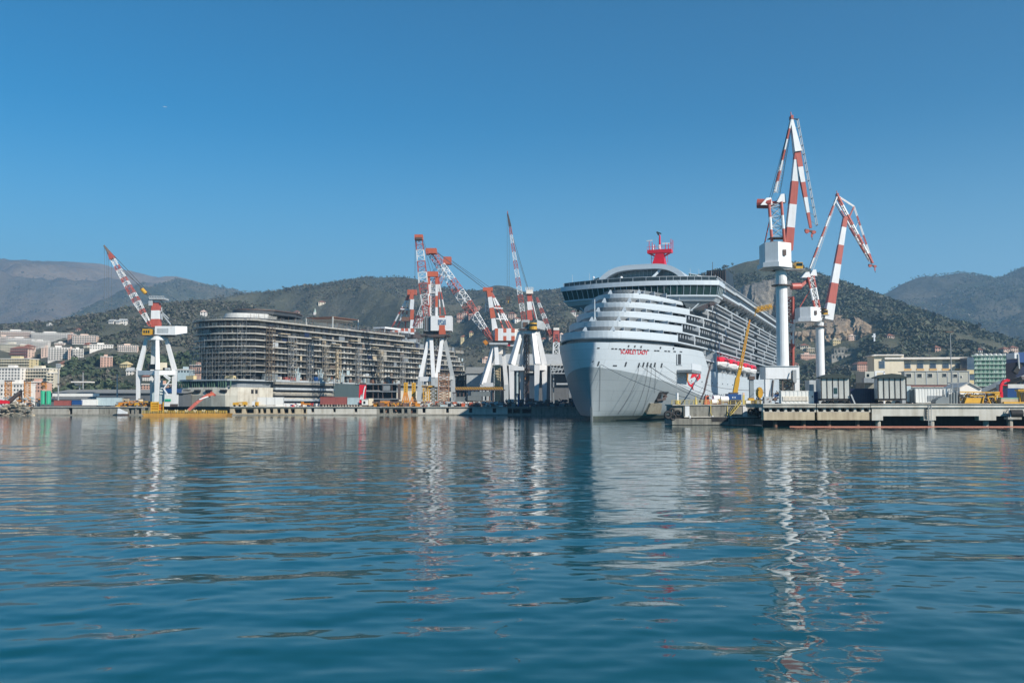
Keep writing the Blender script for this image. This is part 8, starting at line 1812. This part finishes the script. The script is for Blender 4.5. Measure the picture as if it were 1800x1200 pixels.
p = RH.ray(1537, 606); t = thing('monument', 'small white statue on a post among the trees above the pink house row', 'monument', tuple(p)); AVOID.append((p.x, p.y-6, 10)); mb = MB(); mb.box(-.7, .7, -.7, .7, -4, 8, M_white); mb.box(-2, 2.2, -.8, .8, -1, .4, M_white); mb.build('pedestal', t); mb = MB(); mb.box(-2.4, 1.4, -.5, .5, 8, 9.4, M_white); mb.box(-1, 1, -.6, .6, 9.4, 11.5, M_white); mb.build('figure_shape', t)

# ================================================================== TREES ONE CAN TELL APART
def crown(n, rx, rz, cz, leaf, pal, seed, shape='round'):
    r_ = np.random.default_rng(seed); vs = []; fs = []; cs = []
    cl = r_.normal(0, .5, (16, 3)); cl[:, 2] *= .8
    for i in range(n):
        c = cl[i % 16]; d = r_.normal(0, 1, 3); d /= np.linalg.norm(d); q = c*.9 + d*r_.uniform(.15, .5)
        if shape == 'umbrella': q[2] = abs(q[2])*.45
        ctr = np.array([q[0]*rx, q[1]*rx, cz + q[2]*rz]); a = r_.normal(0, 1, 3); a /= np.linalg.norm(a); b = np.cross(a, r_.normal(0, 1, 3)); b /= np.linalg.norm(b)
        k = leaf*r_.uniform(.6, 1.4); o = len(vs)
        vs += [ctr-a*k-b*k*.6, ctr+a*k-b*k*.6, ctr+a*k*.7+b*k*.8, ctr-a*k*.8+b*k*.7]; fs += [o, o+1, o+2, o+3]
        col = np.append(np.array(pal[(i % 16) % len(pal)])*r_.uniform(.75, 1.3), 1); cs += [col]*4
    me = bpy.data.meshes.new('crown'); me.vertices.add(len(vs)); me.vertices.foreach_set('co', np.array(vs, dtype=np.float32).ravel()); me.loops.add(len(fs)); me.loops.foreach_set('vertex_index', np.array(fs, dtype=np.int32)); nf = len(fs)//4
    me.polygons.add(nf); me.polygons.foreach_set('loop_start', np.arange(0, nf*4, 4, dtype=np.int32)); me.materials.append(M_leaf); me.update(calc_edges=True)
    at = me.color_attributes.new('tint', 'FLOAT_COLOR', 'POINT'); at.data.foreach_set('color', np.array(cs, dtype=np.float32).ravel()); return me
def trunk(h_, r0, spread, seed):
    b = MB(); r_ = random.Random(seed); b.tube((0, 0, -2), (.1, 0, h_*.55), r0, M_bark, r0*.6, 8); b.tube((.1, 0, h_*.55), (0, .2, h_*.9), r0*.6, M_bark, r0*.2, 6)
    for i in range(6): a = i*1.05+r_.random(); z = h_*(.4+.08*i); b.tube((.08, 0, z), (spread*.6*math.cos(a), spread*.6*math.sin(a), z+h_*.2), r0*.35, M_bark, r0*.1, 5)
    me = bpy.data.meshes.new('trunk'); me.from_pydata(b.v, [], b.f); me.materials.append(M_bark); return me
KIND = {'round': (crown(900, 3.6, 3.8, 6.2, .55, PAL_ev, 1), trunk(9, .28, 3, 1)), 'umbrella': (crown(800, 4.2, 4.0, 7.4, .5, PAL_pine, 2, 'umbrella'), trunk(9, .25, 3.5, 2)), 'brown': (crown(420, 3.3, 4.0, 6.0, .42, PAL_brown, 3), trunk(9.5, .25, 3, 3))}
TR = [(1428, 668, 640, 'round', 'dark green tree between the column bases'), (1452, 660, 660, 'round', 'tree between the portal of the tallest crane and the first striped hut'), (1466, 656, 640, 'umbrella', 'broad flat crowned pine above the striped hut with the door'), (1482, 654, 640, 'round', 'dense green tree above the first striped hut roof'), (1497, 658, 645, 'round', 'green tree above the very dark blue container'), (1510, 664, 630, 'brown', 'bare brownish tree just before the pale site cabin'), (1530, 640, 680, 'umbrella', 'dark pine over the pink house row'),
      (107, 676, 640, 'round', 'dark tree beside the nine lamp floodlight mast'), (122, 682, 620, 'round', 'round tree between floodlight mast and mushroom canopy'), (165, 680, 620, 'round', 'rounded green tree just past the mushroom canopy, toward the portal crane'), (182, 683, 610, 'brown', 'bare tree between the mushroom canopy and the thin lamp mast'), (196, 680, 620, 'round', 'green tree beside the lamp mast near the portal crane'), (222, 678, 620, 'umbrella', 'flat topped pine behind the portal crane foot'), (232, 684, 600, 'brown', 'bare brown tree low behind the portal crane leg')]
for px, y, Y, kd, lab in TR:
    p = W(px, y+6, Y); t = thing('pine_tree' if kd == 'umbrella' else 'tree', lab, 'tree', (p.x, Y, GZ), rq.random()*6, 'single trees near the yard')
    k = max(.7, (p.z + 8 - GZ)/9.5*.62); t.scale = (k*1.15, k*1.15, k); child('crown', KIND[kd][0], t, (0, 0, 0)); child('trunk', KIND[kd][1], t, (0, 0, 0))
# ================================================================== quarry faces cut in the right hill, and the woods round everything placed so far
def cliff_mat(name, a, b_, c):
    m = bpy.data.materials.new(name); m.use_nodes = True; t = m.node_tree; N = t.nodes; L = t.links
    b = N['Principled BSDF']; b.inputs['Roughness'].default_value = 0.92; b.inputs['Specular IOR Level'].default_value = 0.2
    co = N.new('ShaderNodeTexCoord'); mp = N.new('ShaderNodeMapping'); mp.inputs['Scale'].default_value = (1, 1, 0.35); L.new(co.outputs['Object'], mp.inputs[0])
    n = N.new('ShaderNodeTexNoise'); n.inputs['Scale'].default_value = 0.11; n.inputs['Detail'].default_value = 10; n.inputs['Roughness'].default_value = 0.78; L.new(mp.outputs[0], n.inputs['Vector'])
    r = N.new('ShaderNodeValToRGB'); e = r.color_ramp.elements; e[0].position = 0.36; e[0].color = (*a, 1); e[1].position = 0.66; e[1].color = (*c, 1); k = e.new(0.5); k.color = (*b_, 1)
    L.new(n.outputs[0], r.inputs[0]); L.new(r.outputs[0], b.inputs['Base Color'])
    bp = N.new('ShaderNodeBump'); bp.inputs['Strength'].default_value = 1.0; bp.inputs['Distance'].default_value = 3.0
    L.new(n.outputs[0], bp.inputs['Height']); L.new(bp.outputs[0], b.inputs['Normal']); return m
M_cl1 = cliff_mat('grey_quarry_rock', (0.12,0.105,0.085), (0.24,0.215,0.175), (0.34,0.30,0.25))
M_cl2 = cliff_mat('tan_quarry_rock', (0.17,0.13,0.09), (0.36,0.265,0.175), (0.46,0.37,0.27))
def cliff(name, top, bot, hill, m, push, seed, nx=110, ny=34, ycap=None):
    """top / bot: outlines in the photograph, dropped on to the slope of the hill"""
    def at(line, x):
        for (a, ya), (b, yb) in zip(line[:-1], line[1:]):
            if x <= b: return ya + (yb-ya)*(x-a)/(b-a)
        return line[-1][1]
    x0, x1 = top[0][0], top[-1][0]; vs = []
    for j in range(ny):
        v = j/(ny-1)
        for i in range(nx):
            u = i/(nx-1); px = x0 + (x1-x0)*u
            pb = hill.ray(px, at(bot, px)); pt = hill.ray(px, at(top, px))
            p = pb.lerp(pt, v)
            e = math.sin(math.pi*u)**0.4
            Yw = pb.y + (pt.y - pb.y)*(v**3)*0.8          # steep face, then back to the slope
            q = W(px, at(bot, px) + (at(top, px)-at(bot, px))*v, Yw - push*0.25*e)
            n = mnoise.fractal(Vector((q.x/22, q.z/34, seed)), 0.7, 2.1, 5)
            n2 = 1 - abs(mnoise.noise(Vector((q.x/9, q.z/26, seed+9))))*2 + mnoise.noise(Vector((q.x/4, q.z/5, seed)))*.8 + (.9 if (q.z + 4*n) % 13 < 4 else 0)
            q.y += (n*0.8 + n2*0.5)*push*e - (0 if 0 < v < 1 else -4)
            if j in (0, ny-1) or i in (0, nx-1): q.z += mnoise.fractal(Vector((q.x/9, j, seed+3)), .7, 2, 4)*4.5
            vs.append(q)
    i = np.arange(ny-1)[:, None]*nx + np.arange(nx-1)[None, :]
    fs = np.stack([i, i+1, i+nx+1, i+nx], -1).reshape(-1, 4)
    o = np_mesh(name, [tuple(p) for p in vs], fs.ravel(), 4, [m]); struct(o)
    c = sum(vs, Vector())/len(vs)
    for k in range(0, nx, 6):
        for j in range(0, ny, 8): AVOID.append((vs[j*nx+k].x, vs[j*nx+k].y, 13))
        b0 = vs[k]; 
        for dd in (14, 30, 46): AVOID.append((b0.x*(1-dd/b0.y), b0.y-dd, 13))
cliff('rock_cliff', [(1296,512),(1310,500),(1330,496),(1352,491),(1372,489),(1392,494)], [(1296,548),(1310,552),(1330,556),(1352,560),(1372,562),(1392,560)], H_right, M_cl1, 5, 3.0)
cliff('rock_cliff', [(1394,572),(1410,566),(1430,562),(1452,556),(1475,553),(1498,553),(1515,562),(1532,572)], [(1394,592),(1410,600),(1430,603),(1452,603),(1475,602),(1498,598),(1515,594),(1532,585)], H_right, M_cl2, 7, 6.0)
cliff('rock_cliff', [(820,522),(840,519),(860,524)], [(820,538),(840,540),(860,538)], H_ctr, M_cl1, 5, 8.0, 16, 6) if False else None

wood(H_far, 5000, 1, (6, 10), PAL_brown, vr=(0.05, 0.7), dens=0.52, dscale=500, leaves=4)
wood(H_spur, 12000, 2, (4.5, 8), PAL_mix, vr=(0.15, 0.99), dens=0.48, dscale=400, leaves=4)
wood(H_left, 34000, 3, (1.9, 3.6), PAL_mix + PAL_brown, vr=(0.0, 1.02), dens=0.47, dscale=120, leaves=9)
wood(H_left, 9000, 13, (2.6, 4.8), PAL_ev, vr=(0.0, 0.36), dens=0.46, dscale=110, leaves=14)
wood(H_ctr, 52000, 4, (1.8, 3.8), PAL_mix + PAL_brown, vr=(0.02, 1.01), dens=0.53, dscale=240, leaves=6)
wood(H_right, 52000, 5, (1.9, 3.9), PAL_pine + PAL_pine + PAL_mix, vr=(0.10, 1.01), dens=0.46, dscale=140, leaves=9, flat=1.1)
wood(H_right, 15000, 6, (1.8, 3.6), PAL_mix + PAL_brown, vr=(0.0, 0.36), dens=0.40, dscale=80, leaves=10)
wood(H_fr, 20000, 7, (3.5, 6), PAL_brown + PAL_ev, vr=(0.15, 1.0), dens=0.42, dscale=300, leaves=4)

# ================================================================== haze over the whole bay
mh = bpy.data.materials.new('haze_air'); mh.use_nodes = True; t = mh.node_tree; t.nodes.clear()
o_ = t.nodes.new('ShaderNodeOutputMaterial'); pv = t.nodes.new('ShaderNodeVolumePrincipled')
pv.inputs['Color'].default_value = (0.42, 0.72, 1.0, 1); pv.inputs['Density'].default_value = 0.00013; pv.inputs['Anisotropy'].default_value = 0.2
t.links.new(pv.outputs[0], o_.inputs['Volume'])
mb = MB(); mb.box(-8500, 8500, -200, 10500, -3, 915, mh); struct(mb.build('haze'), 'stuff')

# a far off aeroplane with its trail, well above the haze
t = thing('aeroplane', 'tiny aeroplane high in the blue sky with a faint trail', 'aeroplane', tuple(W(290, 188, 14000)))
mb = MB(); mb.tube((-28, 0, 0), (28, 0, -2), 3, M_white, 2.5, 8); mb.build('fuselage', t)
mb = MB(); mb.hexa([(-6,-26,0),(4,-26,0),(8,26,0),(-2,26,0),(-6,-26,1),(4,-26,1),(8,26,1),(-2,26,1)], M_white); mb.build('wing', t)
